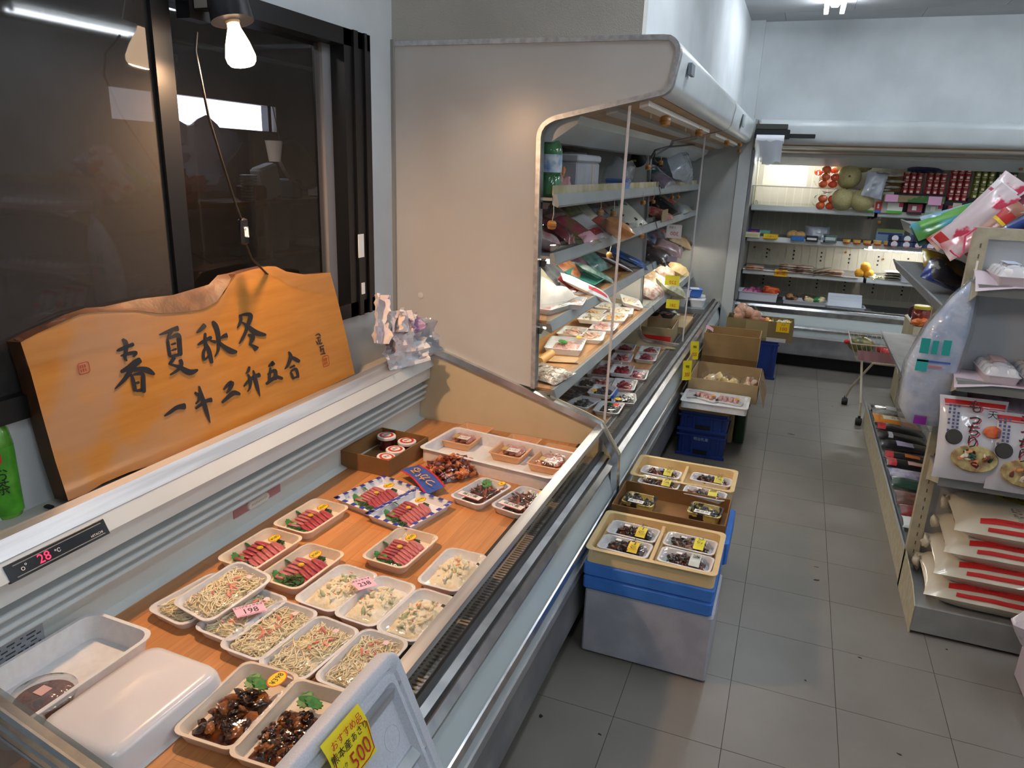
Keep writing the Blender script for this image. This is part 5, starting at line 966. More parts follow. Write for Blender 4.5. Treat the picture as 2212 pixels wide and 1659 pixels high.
for lab,px,py,z,n in (('bag of tomatoes on the wire shelf beside the melon',1790,385,zd0,5),('bag of tomatoes under the melons on the lit shelf',1783,440,zd1,4)):
    T=thing('tomato_bag',lab,'tomatoes',(gx(px,py),4.84,z)); 
    for k in range(n): MB().blob((0,0,0),.036,.05,14,k,(1,1,.85)).build('tomato',TOM if k%2 else TOM2,T,True,loc=((k%2)*.072-.036+(.01 if k>1 else 0),-(k//2)*.015,.032+.055*(k//2)))
    MB().blob((0,-.01,.07),.10,.15,16,4,(.95,.5,1.0 if n>4 else .7)).build('bag_film',FILM,T,True)
T=thing('tomato_bag','bag of orange tomatoes high up, cut by the header','tomatoes',(gx(1790,350),5.02,zd0)); open_box(T,.05,.05,.09,P('d8d6cc',.6)); 
for k in range(3): MB().blob((0,0,0),.036,.05,14,k,(1,1,.85)).build('tomato',TOM2 if k%2 else TOM,T,True,loc=(k*.06-.06,-.0,.125+.01*k))
# stacked white packs and wrapped items
rg=random.Random(11)
for k in range(7):
    x=gx(1893+14*(k%2)*2,400)+(.03 if k%3==0 else 0); pouch('dried_pack',['lowest','second','third','fourth','fifth','sixth','topmost'][k]+' white dried-fish pack of the pile beside the melon','pack',(x,4.83+.02*(k%2),zd1+.165+.022*k),(0,0,.1*(k%3-1)),.16,.12,.02,M('white_pack_print','d8d4cc',.5,col2='a09888',nscale=18),(),seed=k)
T=thing('pack_stand','hidden low stand under the pile of white packs','stand',(gx(1905,400),4.86,zd1)); MB().cbox(-.09,.09,-.05,.08,0,.163,.003).build('stand_body',P('b8b4a8',.6),T)
pouch('plastic_bag','crumpled clear plastic bag hanging over the shelf by the melons','bag',(gx(1885,392),4.76,zd1+.20),(1.25,.2,.2),.16,.20,.06,BAGH,seed=15,crinkle=.02)
JR=[('dark red',  'a83034'),('dark red','a83034'),('dark red','9a2c30'),('olive green','6c7a2c'),('dark green','2c4a2c')]
def multi(lab,x,y,z,nx,nz,c,sz=.036,name='drink_multipack',capc='e8e0d0'):
    T=thing(name,lab,'multipack',(x,y,z)); m=P(c,.35); cm=P(capc,.4)
    bm_=cached(('mjb',c,sz),lambda:MB().lathe([(sz*.42,0),(sz*.45,sz*.1),(sz*.45,sz*.62),(sz*.30,sz*.75),(sz*.36,sz*.8),(sz*.36,sz*1.0)],10).mesh('bottle',m,True)); cc=cached(('mjc',capc,sz),lambda:MB().lathe([(sz*.37,0),(sz*.37,sz*.10),(sz*.1,sz*.11)],10).mesh('foil_cap',cm,False))
    for i in range(nx):
        for j in range(nz):
            o=ob('bottle',bm_,T,((i-(nx-1)/2)*sz*.98,0,j*sz*1.15)); ob('foil_cap',cc,o,(0,0,sz*1.0))
            lb=cached(('mjl',sz),lambda:MB().box(-sz*.2,sz*.2,-sz*.47,-sz*.44,sz*.15,sz*.5).mesh('label',P('ead8c8',.5))); ob('label',lb,o)
    MB().box(-nx*sz/2-.002,nx*sz/2+.002,sz*.46,sz*.48,0,nz*sz*1.15).build('backing_card',P(c,.6),T,False)
for k,px in enumerate((1971,2022,2073,2124,2172)):
    x=gx(px,395); T=thing('display_riser','dark riser box under the '+('first','second','third','fourth','fifth')[k]+' drink multipack','riser',(x,4.90,zd1)); hh=(.155,.155,.115,.14,.14)[k]; MB().cbox(-.085,.085,-.05,.06,0,hh,.003).build('riser_body',P('20242c',.6),T)
    multi(['dark red yogurt-drink multipack next to the pink-carded carton','middle dark red yogurt-drink multipack','tallest dark red yogurt-drink multipack','olive green yogurt-drink multipack','dark green drink multipack in the shade'][k],x,4.87,zd1+hh,3,(3,3,5,4,4)[k],['a83a40','a83a40','a4343a','7a8030','3a4c2c'][k],.046)
carton('brown_carton','brown carton in shade under the header beside dark bags','box',(gx(1945,370),4.95,zd1+.16),0,.17,.10,.12,CARD)
T=thing('pack_stand','plain stand block below the brown carton','stand',(gx(1945,370),4.95,zd1)); MB().cbox(-.085,.085,-.05,.07,0,.158,.003).build('stand_body',P('3a3c40',.6),T)
pouch('black_bag','navy-black glossy bag lying on the multipacks below the header','bag',(gx(1998,350),4.86,zd1+.155+.166),(R(20),0,.1),.26,.12,.05,M('navy_gloss','141c3a',.2,coat=.5),(),seed=18)
T=thing('display_carton','long printed carton with two pink price cards on the shelf lip','box',(gx(1968,421),4.785,1.265+.085)); MB().cbox(-.20,.22,-.03,.03,0,.052,.003).build('box_body',M('leaf_print','8a7c5a',.6,col2='3c6a34',nscale=9,thr=.5),T); MB().box(-.19,-.10,-.0318,-.0305,.0,.055).build('pink_card',P('e0a8cc',.7),T,False); MB().box(.11,.20,-.0318,-.0305,-.01,.054).build('pink_card',P('e0a8cc',.7),T,False)
LB_=[(1880,439,.05,.06,'small green-edged yogurt cup stack beside the melon','d8e8c0','4a9a3c'),(1897,440,.045,.085,'red and orange drink carton next to the melon','d83a24','4a70c8'),(1932,441,.11,.085,'white cartons with green feet and a red corner','e4ece4','5ab03c'),(1975,443,.10,.08,'dark pink snack cartons in shade','a05060','3c2c2c'),(2015,444,.11,.085,'pale mint cartons behind the hanging bag','b8ccc0','8ab09c'),(2062,440,.10,.08,'dim red and white cartons at the shelf end','a83444','d8c8c0')]
for px,py,w_,h_,lab,c1_,c2_ in LB_: carton('drink_carton',lab,'carton',(gx(px,py),4.835,zd1),0,w_,.06,h_,P(c1_,.45),[(0,1,0,.25,P(c2_,.45)),(.3,.6,.4,.8,WHITEP),(.75,1,.6,1,P('c83c5a',.5))])
# second shelf
B2=[(1622,511,.13,.032,'cream flat carton at the left end of the second shelf','dcd8b8','c8c49c'),(1665,514,.10,.026,'yellow flat carton with dark lettering','e8c020','e8c020'),(1722,520,.09,.022,'blue flat carton in the middle','2c70c0','2c70c0'),(1752,523,.08,.03,'black and white pack of dark pots','1c2024','e0e0e0'),(1790,527,.09,.045,'grey-green tin box with a white picture','5a7470','c8d0cc'),(1776,526,.03,.04,'round-faced white twin pack','d8dce0','8098a8')]
for px,py,w_,h_,lab,c1_,c2_ in B2: carton('food_carton',lab,'carton',(gx(px,py),4.82,zd2),0,w_*1.15,.10,h_*1.35,P(c1_,.45),[(.1,.9,.3,.7,P(c2_,.45))],[('バター',.02,INK,.5,.5)] if 'yellow' in lab else ())
carton('food_carton','purple and red carton stacked on the cream one','carton',(gx(1628,502),4.85,zd2+.033),0,.09,.08,.03,P('3c2c8a',.45),[(.3,.8,.3,.7,COLS['red'])])
carton('food_carton','pale teal carton beside the purple one','carton',(gx(1652,505),4.88,zd2+.033),0,.08,.08,.026,P('6aa8a0',.45))
lumps('bag of round buns on the second shelf','bag',(gx(1720,505),4.92,zd2),7,.036,[P('d8b070',.5),P('c89a5a',.5)],'bun_bag','buns',None,0,(.06,.04,.02),(1,1,.8),FILM,3,.05)
pouch('plastic_bag','cloudy plastic bag puffed up behind the small boxes','bag',(gx(1765,500),5.0,zd2+.02),(1.2,0,.1),.2,.16,.10,BAGH,seed=21,crinkle=.012)
PUD=M('custard','e8c060',.35,coat=.3)
for k in range(5):
    px=1826+22*k; T=thing('pudding_cup',['first','second','third','fourth','fifth'][k]+' yellow pudding cup counting from the tin box','cup',(gx(px,530),4.80,zd2)); MB().lathe([(.024,0),(.031,.036)],16).build('cup_body',PUD,T); MB().lathe([(.033,.036),(.033,.040),(.0,.041)],16,cap=False).build('lid',P('6a5a4a',.4) if k<3 else P('d8d4c0',.4),T); MB().lathe([(.0255,.002),(.0275,.012)],16,cap=False).build('base_band',COLS['red'],T)
for k in range(10):
    i,j=k%5,k//5; px=1926+26*i; lab='%s blue yogurt pack of the %s layer, counting from the puddings'%(('first','second','third','fourth','fifth')[i],('lower','upper')[j])
    T=thing('yogurt_pack',lab,'yogurt',(gx(px,535),4.80,zd2+.046*j)); c='1c2c50' if i%2==0 else '3a4a68'; MB().cbox(-.045,.045,-.04,.04,0,.043,.004).build('pack_body',P(c,.4),T); MB().lathe([(.024,0),(.024,.0012)],16).build('round_label',P('e4e8ee',.4),T,False,(0,-.041,.022),(PI/2,0,0)); MB().box(-.02,.02,-.0428,-.0422,.002,.009).build('label_band',P('c03c4c',.5),T,False)
for k,px in enumerate((1925,2000)): carton('backing_carton',('pale blue carton with a green top band behind the yogurts','pale blue carton behind the far yogurts')[k],'carton',(gx(px,500),4.95,zd2+.0),0,.20,.06,.125,P('7c98b4',.5),[(0,1,.82,1,P('7c8c3c',.5)),(.05,.95,.66,.78,P('2c3c7c',.5))])
# third shelf
T=thing('brown_paper','crinkled greyish liner sheet under the fish packs','sheet',(gx(1720,585),4.90,zd3+.001)); MB().grid(lambda u,v:((u-.5)*.95,(v-.5)*.26,.003+.002*noise.noise(Vector((u*9,v*5,1)))),16,5).build('sheet_body',P('9a8a88',.5),T,True)
FSH=[(1630,590,'thin orange salmon packs at the end of the third shelf','d87838',2),(1700,592,'stack of flat dark-banded fish packs','8a5a3c',4),(1735,594,'stack of brown fish packs beside the banded ones','7a4c2c',4),(1775,588,'bundle of long brown-green packs leaning up','6a6038',3),(1800,594,'loose pile of orange-tipped fish packs','b8804c',3)]
for i,(px,py,lab,c,n) in enumerate(FSH):
    for k in range(n): pouch('fish_packet',('lowest ','second ','third ','top ')[k if k<n-1 else 3]+'packet of the '+lab.split(' ',1)[1] if n>1 else lab,'packet',(gx(px,py),4.83+.012*(k%2),zd3+.006+.015*k),(R(4),R(-14) if i==3 else 0,.1*(k%3-1)),.15,.11,.014,M('fish_print_'+c,c,.35,col2='c8b8a8',nscale=16,coat=.4),(),seed=i*5+k)
T=thing('price_card','orange price card hanging on the third shelf rail','price card',at(1687,590,'y',YB-.655)); MB().box(-.052,.052,-.001,0,-.028,.028).build('card_sheet',P('f0b81c',.6),T,False); text('¥100',.034,REDI,T,(0,-.0018,-.004),(PI/2,0,0)); text('特価',.014,REDI,T,(0,-.0018,.02),(PI/2,0,0))
for k,(px,z,) in enumerate(((1857,0),(1878,0),(1868,.055))):
    T=thing('citrus_fruit',('orange citrus fruit nearest the fish packets','orange citrus fruit leaning on its neighbour','orange citrus fruit sitting on the two others')[k],'orange',(gx(px,585),4.86,zd3+.038+z)); MB().blob((0,0,0),.038,.03,18,k).build('fruit_body',M('citrus_peel','f0a828',.4,bump=.1,bscale=200),T,True); MB().lathe([(.004,0),(.002,.002)],8,(0,0,.037)).build('stem_scar',P('5a6a2c',.7),T)
lumps('bag of yellow-white noodles beside the citrus','bag',(gx(1893,598),4.82,zd3),20,.016,[P('e0d8a0',.5),P('f0ecd8',.5)],'noodle_bag','noodles',None,0,(.045,.03,.015),(1.8,.5,.4),FILM,5)
for k in range(4): pouch('wrapped_packet',('lowest','second','third','topmost')[k]+' grey wrapped packet beside the white tub','packet',(gx(1925,600),4.83,zd3+.003+.020*k),(0,0,.08*(k-1)),.13,.10,.018,M('grey_wrap','a8a498',.5,col2='7c7868',nscale=14),(),seed=40+k)
T=thing('white_tub','white plastic tub with a blue-shadowed lid on the third shelf','tub',(gx(1957,602),4.82,zd3)); MB().loops([rr(.045,.045,.012,0),rr(.055,.055,.014,.065)]).build('tub_body',P('d8dce4',.35),T); MB().loops([rr(.058,.058,.015,.065),rr(.058,.058,.015,.078),rr(.05,.05,.015,.083)]).build('lid',P('eef0f6',.35),T)
carton('food_carton','red and pink box beside the white tub','carton',(gx(1982,606),4.83,zd3),.1,.07,.07,.06,P('d86a5c',.45),[(.1,.6,.4,.9,WHITEP)])
carton('food_carton','orange and yellow box at the shelf end','carton',(gx(2010,604),4.85,zd3),-.1,.12,.07,.075,P('e8b03c',.45),[(.1,.9,.2,.5,COLS['orange'])])
# bottom deck
T=thing('foam_box','white foam box of purple and orange vegetables in the bottom corner','box',(gx(1628,655)+.03,4.78,zd4+.035)); FB2=P('dadce6',.5); ob('box_body',cached('fbd',lambda: tray_mb(MB(),.165,.12,.085,.02,.012,.012,.010).mesh('box_body',FB2,.7)),T)
T=thing('deck_riser','flat riser under the foam boxes of vegetables','riser',(gx(1720,655)+.03,4.80,zd4)); MB().cbox(-.52,.55,-.13,.13,0,.034,.003).build('riser_body',P('6a6c70',.6),T)
lumps('heap of purple onions in the corner foam box','vegetables',(gx(1620,640)+.01,4.78,zd4+.085),16,.032,[P('8a2c5c',.4),P('c87aa0',.4)],'purple_onion_heap','onions',None,0,(.06,.06,.03),(1.2,.8,.7))
lumps('heap of orange carrots in the corner foam box','vegetables',(gx(1652,640)+.03,4.78,zd4+.085),18,.032,[P('d85a1c',.35),P('c04414',.35)],'carrot_heap','carrots',None,0,(.05,.06,.05),(1.5,.6,.6),FILM,2)
T=thing('foam_tray','long white foam tray with mushrooms and avocado on the bottom deck','tray',(gx(1728,660)+.03,4.76,zd4+.035)); ob('tray_body',cached('ftd',lambda: tray_mb(MB(),.175,.10,.045,.02,.012,.010,.008).mesh('tray_body',FB2,.7)),T)
for k,(px,lab,c1_,c2_) in enumerate(((1700,'bag of brown mushrooms in the long tray','a8743c','3c2818'),(1735,'bag of dark mushrooms in the long tray','6a4424','d8c89c'),(1760,'green-edged avocado pack in the long tray','2c7a3c','e0d8a8'))): lumps(lab,'vegetables',(gx(px,640)+.03,4.76,zd4+.065),12,.026,[P(c1_,.4),P(c2_,.4)],'vegetable_pack','vegetables',None,k,(.035,.04,.02),(1.2,.8,.7),FILM,k)
T=thing('foam_box','white foam box with folded lids stacked in it','box',(gx(1813,668)+.03,4.74,zd4+.02)); ob('box_body',cached('fbe',lambda: tray_mb(MB(),.15,.09,.05,.015,.01,.010,.010).mesh('box_body',P('c8d0dc',.5),.7)),T)
for k in range(3): 
    T=thing('foam_cover',('pale foam lid lying lowest in the foam box','pale foam lid leaning in the middle of the foam box','pale foam lid leaning at the back of the foam box')[k],'lid',(gx(1813,655)+.03,4.72+.04*k,zd4+.045+.02*k)); MB().cbox(-.13,.13,-.008,.008,0,.07,.003).build('lid_sheet',P('ccd6e2',.5),T,rot=(-.5,0,0))
lumps('clear pack of pale dried slices on the bottom deck','pack',(gx(1900,655)+.03,4.74,zd4),14,.016,[P('c8b888',.5),P('e0dcc8',.5)],'dried_slice_pack','slices',None,0,(.09,.03,.006),(1.6,.9,.3),FILM,6)
for k,(px,py,yv,lab) in enumerate(((1640,438,YB-.115,'oval grey hook ring on the lit back panel'),)): 
    T=thing('hook_ring',lab,'ring',at(px-7,py,'y',YB-.12)); MB().tube([(.013*math.cos(2*PI*k/14),0,.02*math.sin(2*PI*k/14)) for k in range(15)],.004,6).build('ring_body',P('8c8a80',.5),T)
for k,(px,py) in enumerate(((1630,534),(1662,540),(1827,545),(1907,560))): cork(('tiny wooden cork near the first vent holes','tiny wooden cork on a grey clip','tiny wooden cork at the module joint','tiny wooden cork beside the looped wire')[k],at(px,py,'y',YB-.14),.010,.03)
cork('yellow wooden cork hanging over the yogurts',at(1899,480,'y',4.80),.013,.06)
cork('yellow wooden cork in the dark end of the top shelf',at(2205,365,'y',4.80),.013,.05)

# ------------------------------------------------------------------ boxes standing in the aisle
def simple_box(name,lab,x0,x1,y0,y1,z0,z1,mat,cat='box',tray=None,c=.006,th=.014,r=.02):
    T=thing(name,lab,cat,((x0+x1)/2,(y0+y1)/2,z0)); a,b,h=(x1-x0)/2,(y1-y0)/2,z1-z0
    if tray: tray_mb(MB(),a,b,h,r,.006,th,tray).build('box_body',mat,T,.7)
    else: MB().cbox(-a,a,-b,b,0,h,c).build('box_body',mat,T)
    return T
BLUEF=M('blue_foam','4484dc',.6,col2='3a78d0',nscale=10,bump=.1,bscale=300); CREAMF=M('cream_foam','e2c896',.55,col2='d8bc88',nscale=10,bump=.08,bscale=300)
simple_box('foam_box','tall grey-white foam box on the floor beneath the blue trays',-.474,-.075,.25,.53,.004,.235,FOAMBOX)
simple_box('foam_box','lower blue foam tray of the near stack',-.482,-.082,.246,.545,.236,.283,BLUEF); simple_box('foam_box','upper blue foam tray of the near stack, under the cream one',-.483,-.081,.245,.548,.284,.331,BLUEF)
def cream_tray(lab,x0,x1,y0,y1,z0,z1):
    T=simple_box('cream_foam_tray',lab,x0,x1,y0,y1,z0,z1,CREAMF,'tray',.012,th=.016); MB().cbox(-.006,.006,-(y1-y0)/2+.014,(y1-y0)/2-.014,.01,z1-z0-.012,.002).build('divider',CREAMF,T); return T
cream_tray('cream foam tray of four shellfish packs on top of the near stack',-.484,-.080,.243,.535,.332,.380)
MUS=M('mussel','6a3c18',.25,col2='1c1c20',nscale=18,namt=.3,coat=.5); EEL=M('glazed_eel','4a1c0c',.22,col2='7a3a18',nscale=30,coat=.6); WHK=M('whelk','7a5c4c',.35,col2='a08070',nscale=30,coat=.4)
def ipack(lab,px,py,z,mat,lm,seed,rz=-3,a=.082,b=.050,word='貝',flow=False):
    q=at(px,py,'z',z+.02); t=pack(lab,'seafood pack',(q.x,q.y,z),R(rz),a,b,.026,.016,FOAM,None,'seafood_pack',film=.008)
    ob('filling',mound_me(a*.8,b*.75,.022,110+seed%3,mat),t,(0,0,.004)); stuff(ob('pieces',chunks_me(a*.65,b*.6,.016,46,.011,seed,[mat,SOYD if seed%2 else mat],'pieces',(1.4,.7,.5),.35,7),t,(0,0,.012)))
    mb=MB().grid(lambda u,v:(.014+.032*u,(v-.5)*b*1.5,.040-.012*(v*2-1)**2),1,6); mb.build('label_band',lm,t,True); text(word,.024,INK if seed%2 else COLS['green'],t,(.030,0,.042),(0,0,-PI/2)); MB().box(-.03,-.012,-.006,.006,.0405,.0411).build('tag_sticker',WHITEP,t,False); return t
ipack('mussel pack with an orange and green label, back row of the cream tray',1368,1150,.345,MUS,P('e8d040',.5),1,word='ムール')
ipack('mussel pack with an orange and green label, front row of the cream tray',1350,1182,.345,MUS,P('e8c83a',.5),3,word='ムール')
ipack('whelk pack with a plain yellow label in the cream tray',1491,1176,.345,WHK,P('f0e430',.5),5,word='つぶ')
ipack('glossy dark green pack with a red label in the cream tray corner',1481,1211,.345,M('dark_clams','2a2c1c',.2,col2='6a2c1c',nscale=14,coat=.6),P('d8e0d8',.5),7,word='煮')
# second stack
simple_box('foam_box','white foam box at the bottom of the second stack',-.47,-.10,.58,1.08,.004,.17,P('c8c8cc',.6)); simple_box('foam_box','cream foam tray low in the second stack',-.478,-.086,.57,.86,.171,.235,CREAMF); simple_box('foam_box','blue foam tray under the brown carton, sticking out beside it',-.48,-.070,.575,.855,.236,.325,BLUEF)
simple_box('foam_box','white foam box under the rear cream tray',-.475,-.095,.88,1.10,.171,.325,FOAMBOX)
cream_tray('cream foam tray of glazed eel packs behind the brown carton',-.482,-.086,.875,1.105,.326,.378)
for i,(px,py,z,lab) in enumerate([(1428,1022,.34,'glazed eel pack at the back, against the counter'),(1424,1044,.345,'glazed eel pack half under the brown carton edge'),(1536,1038,.34,'glazed eel pack at the aisle side of the rear tray'),(1522,1068,.352,'whelk pack with blue strip leaning on the brown carton')]): ipack(lab,px,py,z,EEL if i<3 else WHK,P('e8dc60',.5),11+2*i,a=.078,b=.042,word='うなぎ' if i<3 else '貝')
T=thing('brown_carton','open brown carton tray holding two mottled packs','box',(-.283,.685,.327)); open_box(T,.195,.112,.058,CARDD,.004)
for i,(px,py,lab) in enumerate([(1382,1081,'mottled black and yellow pack at the counter end of the carton'),(1524,1104,'mottled black and yellow pack at the aisle end of the carton')]):
    q=at(px,py,'z',.36); t=thing('shellfish_pack',lab,'seafood pack',(q.x,q.y,.332),R(-4)); MT=M('mottled_tray','2a2a28',.35,col2='c8b86c',nscale=28,thr=.52)
    ob('tray',tray_me(.058,.050,.034,.014,MT,.008),t); ob('film',film_me(.058,.050,.034,.014,.008),t); stuff(ob('shells',chunks_me(.04,.035,.02,34,.011,i,[BK,MT],'shells',(1,.8,.6),.3,7),t,(0,0,.014))); MB().box(-.034,.022,-.046,-.020,.0375,.0382).build('label_strip',WHITEP,t,False); text('あさり',.016,INK,t,(-.006,-.033,.0386),(0,0,.0))
# third stack: blue crates, foam tray, open cartons
CRB=M('blue_crate','1e3c8c',.4,col2='1a3478',nscale=5)
def crate(lab,x0,x1,y0,y1,z0,z1,word=None):
    T=thing('plastic_crate',lab,'crate',((x0+x1)/2,(y0+y1)/2,z0)); a,b,h=(x1-x0)/2,(y1-y0)/2,z1-z0
    tray_mb(MB(),a,b,h,.014,.008,.012,.008).build('crate_body',CRB,T,.7)
    mb=MB()
    for s in (-1,1):
        for x in (-.7,-.35,.35,.7): mb.box(a*x-.005,a*x+.005,s*b-(.006 if s>0 else 0)-.001,s*b+(.006 if s<0 else 0)+.001,.01,h-.02)
    mb.box(-a-.001,a+.001,-b-.002,-b+.006,h-.028,h-.018); mb.box(-a-.001,a+.001,-b-.002,-b+.006,.0,.016); stuff(mb.build('crate_ribs',CRB,T,False))
    MB().box(-a*.28,a*.28,-b-.0015,-b+.004,.012,.040).build('hand_slot',P('0a0c14',.7),T,False)
    if word: text(word,.020,P('b8c4dc',.5),T,(0,-b-.003,h*.72),(PI/2,0,0))
    return T
crate('lower dark blue plastic crate with white printing in the aisle',-.470,-.205,2.14,2.43,.003,.148,'明治乳業'); crate('upper dark blue plastic crate of the aisle stack',-.470,-.203,2.135,2.43,.150,.262)
simple_box('card_sheet_box','flattened brown carton between the crates and the foam tray',-.472,-.200,2.125,2.42,.264,.293,CARD)
T=simple_box('plastic_crate','dark green plastic crate half hidden behind the blue crates',-.19,-.120,2.46,2.72,.003,.26,M('green_crate','173a1c',.5),'crate',.008)
T=simple_box('foam_tray','flat white foam tray of skewer packs on the crate stack',-.466,-.112,2.08,2.33,.294,.333,FOAM,'tray',.012,th=.014)
for i,(px,py,rz,lab) in enumerate([(1500,846,25,'pale packet lying nearest the counter in the flat foam tray'),(1528,852,-30,'skewer pack slanting across the flat foam tray'),(1548,840,-18,'skewer pack with an orange sticker lying on the others'),(1577,860,-8,'skewer pack with an orange sticker at the aisle end')]):
    q=at(px,py,'z',.335); T=thing('skewer_pack',lab,'skewer pack',(q.x,q.y,.309+.010*(i==2)),R(rz)); MB().loops([rr(.070,.034,.008,0),rr(.072,.036,.008,.008),rr(.068,.032,.008,.008)]).build('tray',P('dcd8d4',.4) if i else P('c8c4c0',.5),T)
    if i:
        for k in range(8): MB().blob((0,0,0),.0125,.12,10,k).build('meat_ball',M('sausage_pink','c88888',.35,col2='d8a49c',nscale=60,coat=.3),T,True,loc=(-.050+.0285*(k%4),-.014+.028*(k//4),.016))
        MB().box(.028,.05,-.016,.012,.0285,.0292).build('orange_sticker',P('f0a020',.5),T,False)
    MB().grid(lambda u,v:((u-.5)*.145,(v-.5)*.07,.010+.02*(1-(u*2-1)**4)*(1-(v*2-1)**4)),8,6).build('film',FILM,T,True)
simple_box('brown_carton','brown carton on the floor carrying the open pale carton',-.465,-.19,2.44,2.86,.003,.285,CARDL)
T=thing('open_carton','open pale carton of bagged goods with its flap hanging in the aisle','box',(-.272,2.55,.287)); open_box(T,.190,.205,.108,CARDL,.004)
MB().box(-.194,-.190,-.2,.2,.108,.215).build('side_flap',CARDL,T,False,rot=(0,-.12,0)); MB().box(0,.003,-.2,.2,-.12,0).build('hanging_flap',CARDL,T,False,loc=(.193,0,.10),rot=(0,-.30,0))
YB2=M('yellow_rolls','d8b868',.4,col2='e8d098',nscale=24,coat=.3)
for i,(px,py,mt,lab) in enumerate([(1556,800,YB2,'bag of yellow rolls standing in the open pale carton'),(1584,806,YB2,'bag of yellow rolls with a white label in the open pale carton'),(1625,806,M('onion_mix','c89878',.4,col2='d8c8b8',nscale=30,coat=.3),'bag of pinkish goods with a white twist at the carton end'),(1535,812,M('pale_mix','c8a880',.4,col2='d8c8a0',nscale=30,coat=.3),'bag of pale goods deep in the carton by the counter')]):
    q=at(px,py,'y',2.52); lumps(lab,'bag',(q.x,2.55-.03*(i%2),.300),10,.026,[mt],'goods_bag','contents',None,i,(.035,.035,.05),(1,.8,1),FILM,i)
for i,(px,py,y_,lab) in enumerate([(1484,800,2.28,'yellow price tag on the chrome rail nearest the flat foam tray'),(1500,757,2.62,'yellow price tag farther along the rail, above the pale carton flap')]):
    q=at(px,py,'y',y_); T=thing('price_tag',lab,'price tag',q,0,None,(R(-8),R(8),R(62))); MB().box(-.042,.042,-.001,0,-.055,.055).build('card_sheet',YEL,T,False); text('300',.034,REDI,T,(0,-.002,-.025),(PI/2,0,0)); text('特価',.018,INK,T,(0,-.002,.02),(PI/2,0,0))
T=thing('big_carton','large open brown carton standing near the end of the aisle','box',(-.31,3.33,.285)); open_box(T,.180,.135,.200,CARD,.005); MB().box(-.18,.18,-.1362,-.135,.0,.045).build('lower_flap',CARDD,T,False)
T2=thing('pink_slip','pink paper slip hanging inside the large brown carton','slip',at(1537,705,'y',3.30)); MB().grid(lambda u,v:(-.035+.05*u,-.01+.01*v,-.015-.02*u*u+.02*v),6,4).build('slip_sheet',P('e4b4c8',.7),T2,True)
simple_box('brown_carton','closed brown carton under the large open one',-.485,-.135,3.20,3.46,.003,.283,CARDD)
crate('dark blue plastic crate under the vegetable carton at the aisle end',-.20,-.008,4.02,4.20,.003,.298)
simple_box('brown_carton','brown box behind the far blue crate',-.42,-.205,4.02,4.24,.003,.298,CARDD)
T=thing('vegetable_carton','olive-brown open carton of bagged vegetables against the back case','box',(-.17,4.12,.30),R(1)); open_box(T,.245,.105,.155,M('olive_card','8c7a52',.8,col2='806e48',nscale=8),.005); MB().box(.06,.20,-.1065,-.105,.0,.03).build('paper_label',P('c8c4c4',.7),T,False); MB().box(-.10,.06,-.1062,-.105,.02,.15).build('tape_patch',P('9c8a62',.4),T,False)
SWP=M('potato_skin','c8967c',.5,col2='b8846a',nscale=20)
for i,(px,py,lab) in enumerate([(1596,683,'bag of pink potatoes nearest the case corner'),(1615,676,'large upright bag of pink potatoes with white tie'),(1631,688,'small bag of pink potatoes beside the upright one'),(1601,662,'bag of potatoes on top of the pile')]): 
    q=at(px,py,'y',4.10); lumps(lab,'bag',(q.x,4.12+.02*(i%2),min(q.z-.03,.46)),7,.032,[SWP],'potato_bag','potatoes',None,i,(.022,.02,.045),(1,.9,1.1),FILM,i,.08,10)
for i,(px,py,lab,c1_,c2_) in enumerate([(1658,692,'bag of yellow peppers in the vegetable carton','f0a81c','e0b83c'),(1682,694,'bag of pale flowers or sprouts in the vegetable carton','e8e0a8','c8c878'),(1700,688,'bag of white and yellow vegetables at the carton end','e8e4d0','d8c85c'),(1645,690,'red-tied clear bag in the vegetable carton','c83c3c','e0c8b8')]): 
    q=at(px,py,'y',4.10); lumps(lab,'bag',(q.x,4.12,.40),9,.022,[P(c1_,.4),P(c2_,.4)],'vegetable_bag','contents',None,i,(.03,.03,.03),(1,1,.8),FILM,i)
T=thing('price_card','yellow 100 price card on the vegetable carton','price card',at(1691,708,'y',4.012)); MB().box(-.047,.047,-.001,0,-.036,.036).build('card_sheet',P('f4c81c',.6),T,False); text('100',.038,REDI,T,(.004,-.0018,-.012),(PI/2,0,0)); text('ネギ',.016,INK,T,(0,-.0018,.020),(PI/2,0,0))

# ------------------------------------------------------------------ grocery shelving on the side of the aisle
POST=M('cream_steel','c4bda4',.5,col2='b4ac92',nscale=30); BACKP=M('back_board','c0c4c8',.6,col2='b4b8bc',nscale=3); SHM=M('shelf_grey','9a9c9a',.5,col2='8c8e8c',nscale=10)
G=thing('gondola_shelf','cream metal shelving end unit facing the viewer beside the aisle','shelving',(.555,.816,0))
for x in (0,.84): MB().box(x,x+.045,.315,.345,0,1.375).build('upright',POST,G,False)
MB().box(.0451,.8399,.315,.345,1.338,1.375).build('top_beam',POST,G,False); MB().box(.04,.85,.335,.345,.10,1.34).build('back_board',BACKP,G,False)
mb=MB(); 
for x in (.012,): 
    for k in range(34): mb.box(x+.012,x+.016,.3142,.3152,.12+k*.036,.135+k*.036)
stuff(mb.build('slot_holes',P('6a6454',.6),G,False))
MB().box(.003,.87,.0,.02,.012,.108).build('base_front',SHM,G,False); MB().box(.003,.87,.02,.34,.10,.108).build('base_deck',SHM,G,False); MB().ext([(0,0),(.34,0),(.34,.16),(.10,.14),(0,.108)],'x',0,.004).build('base_side',POST,G,False); MB().box(.02,.86,.03,.33,0,.012).build('base_feet',INK,G,False)
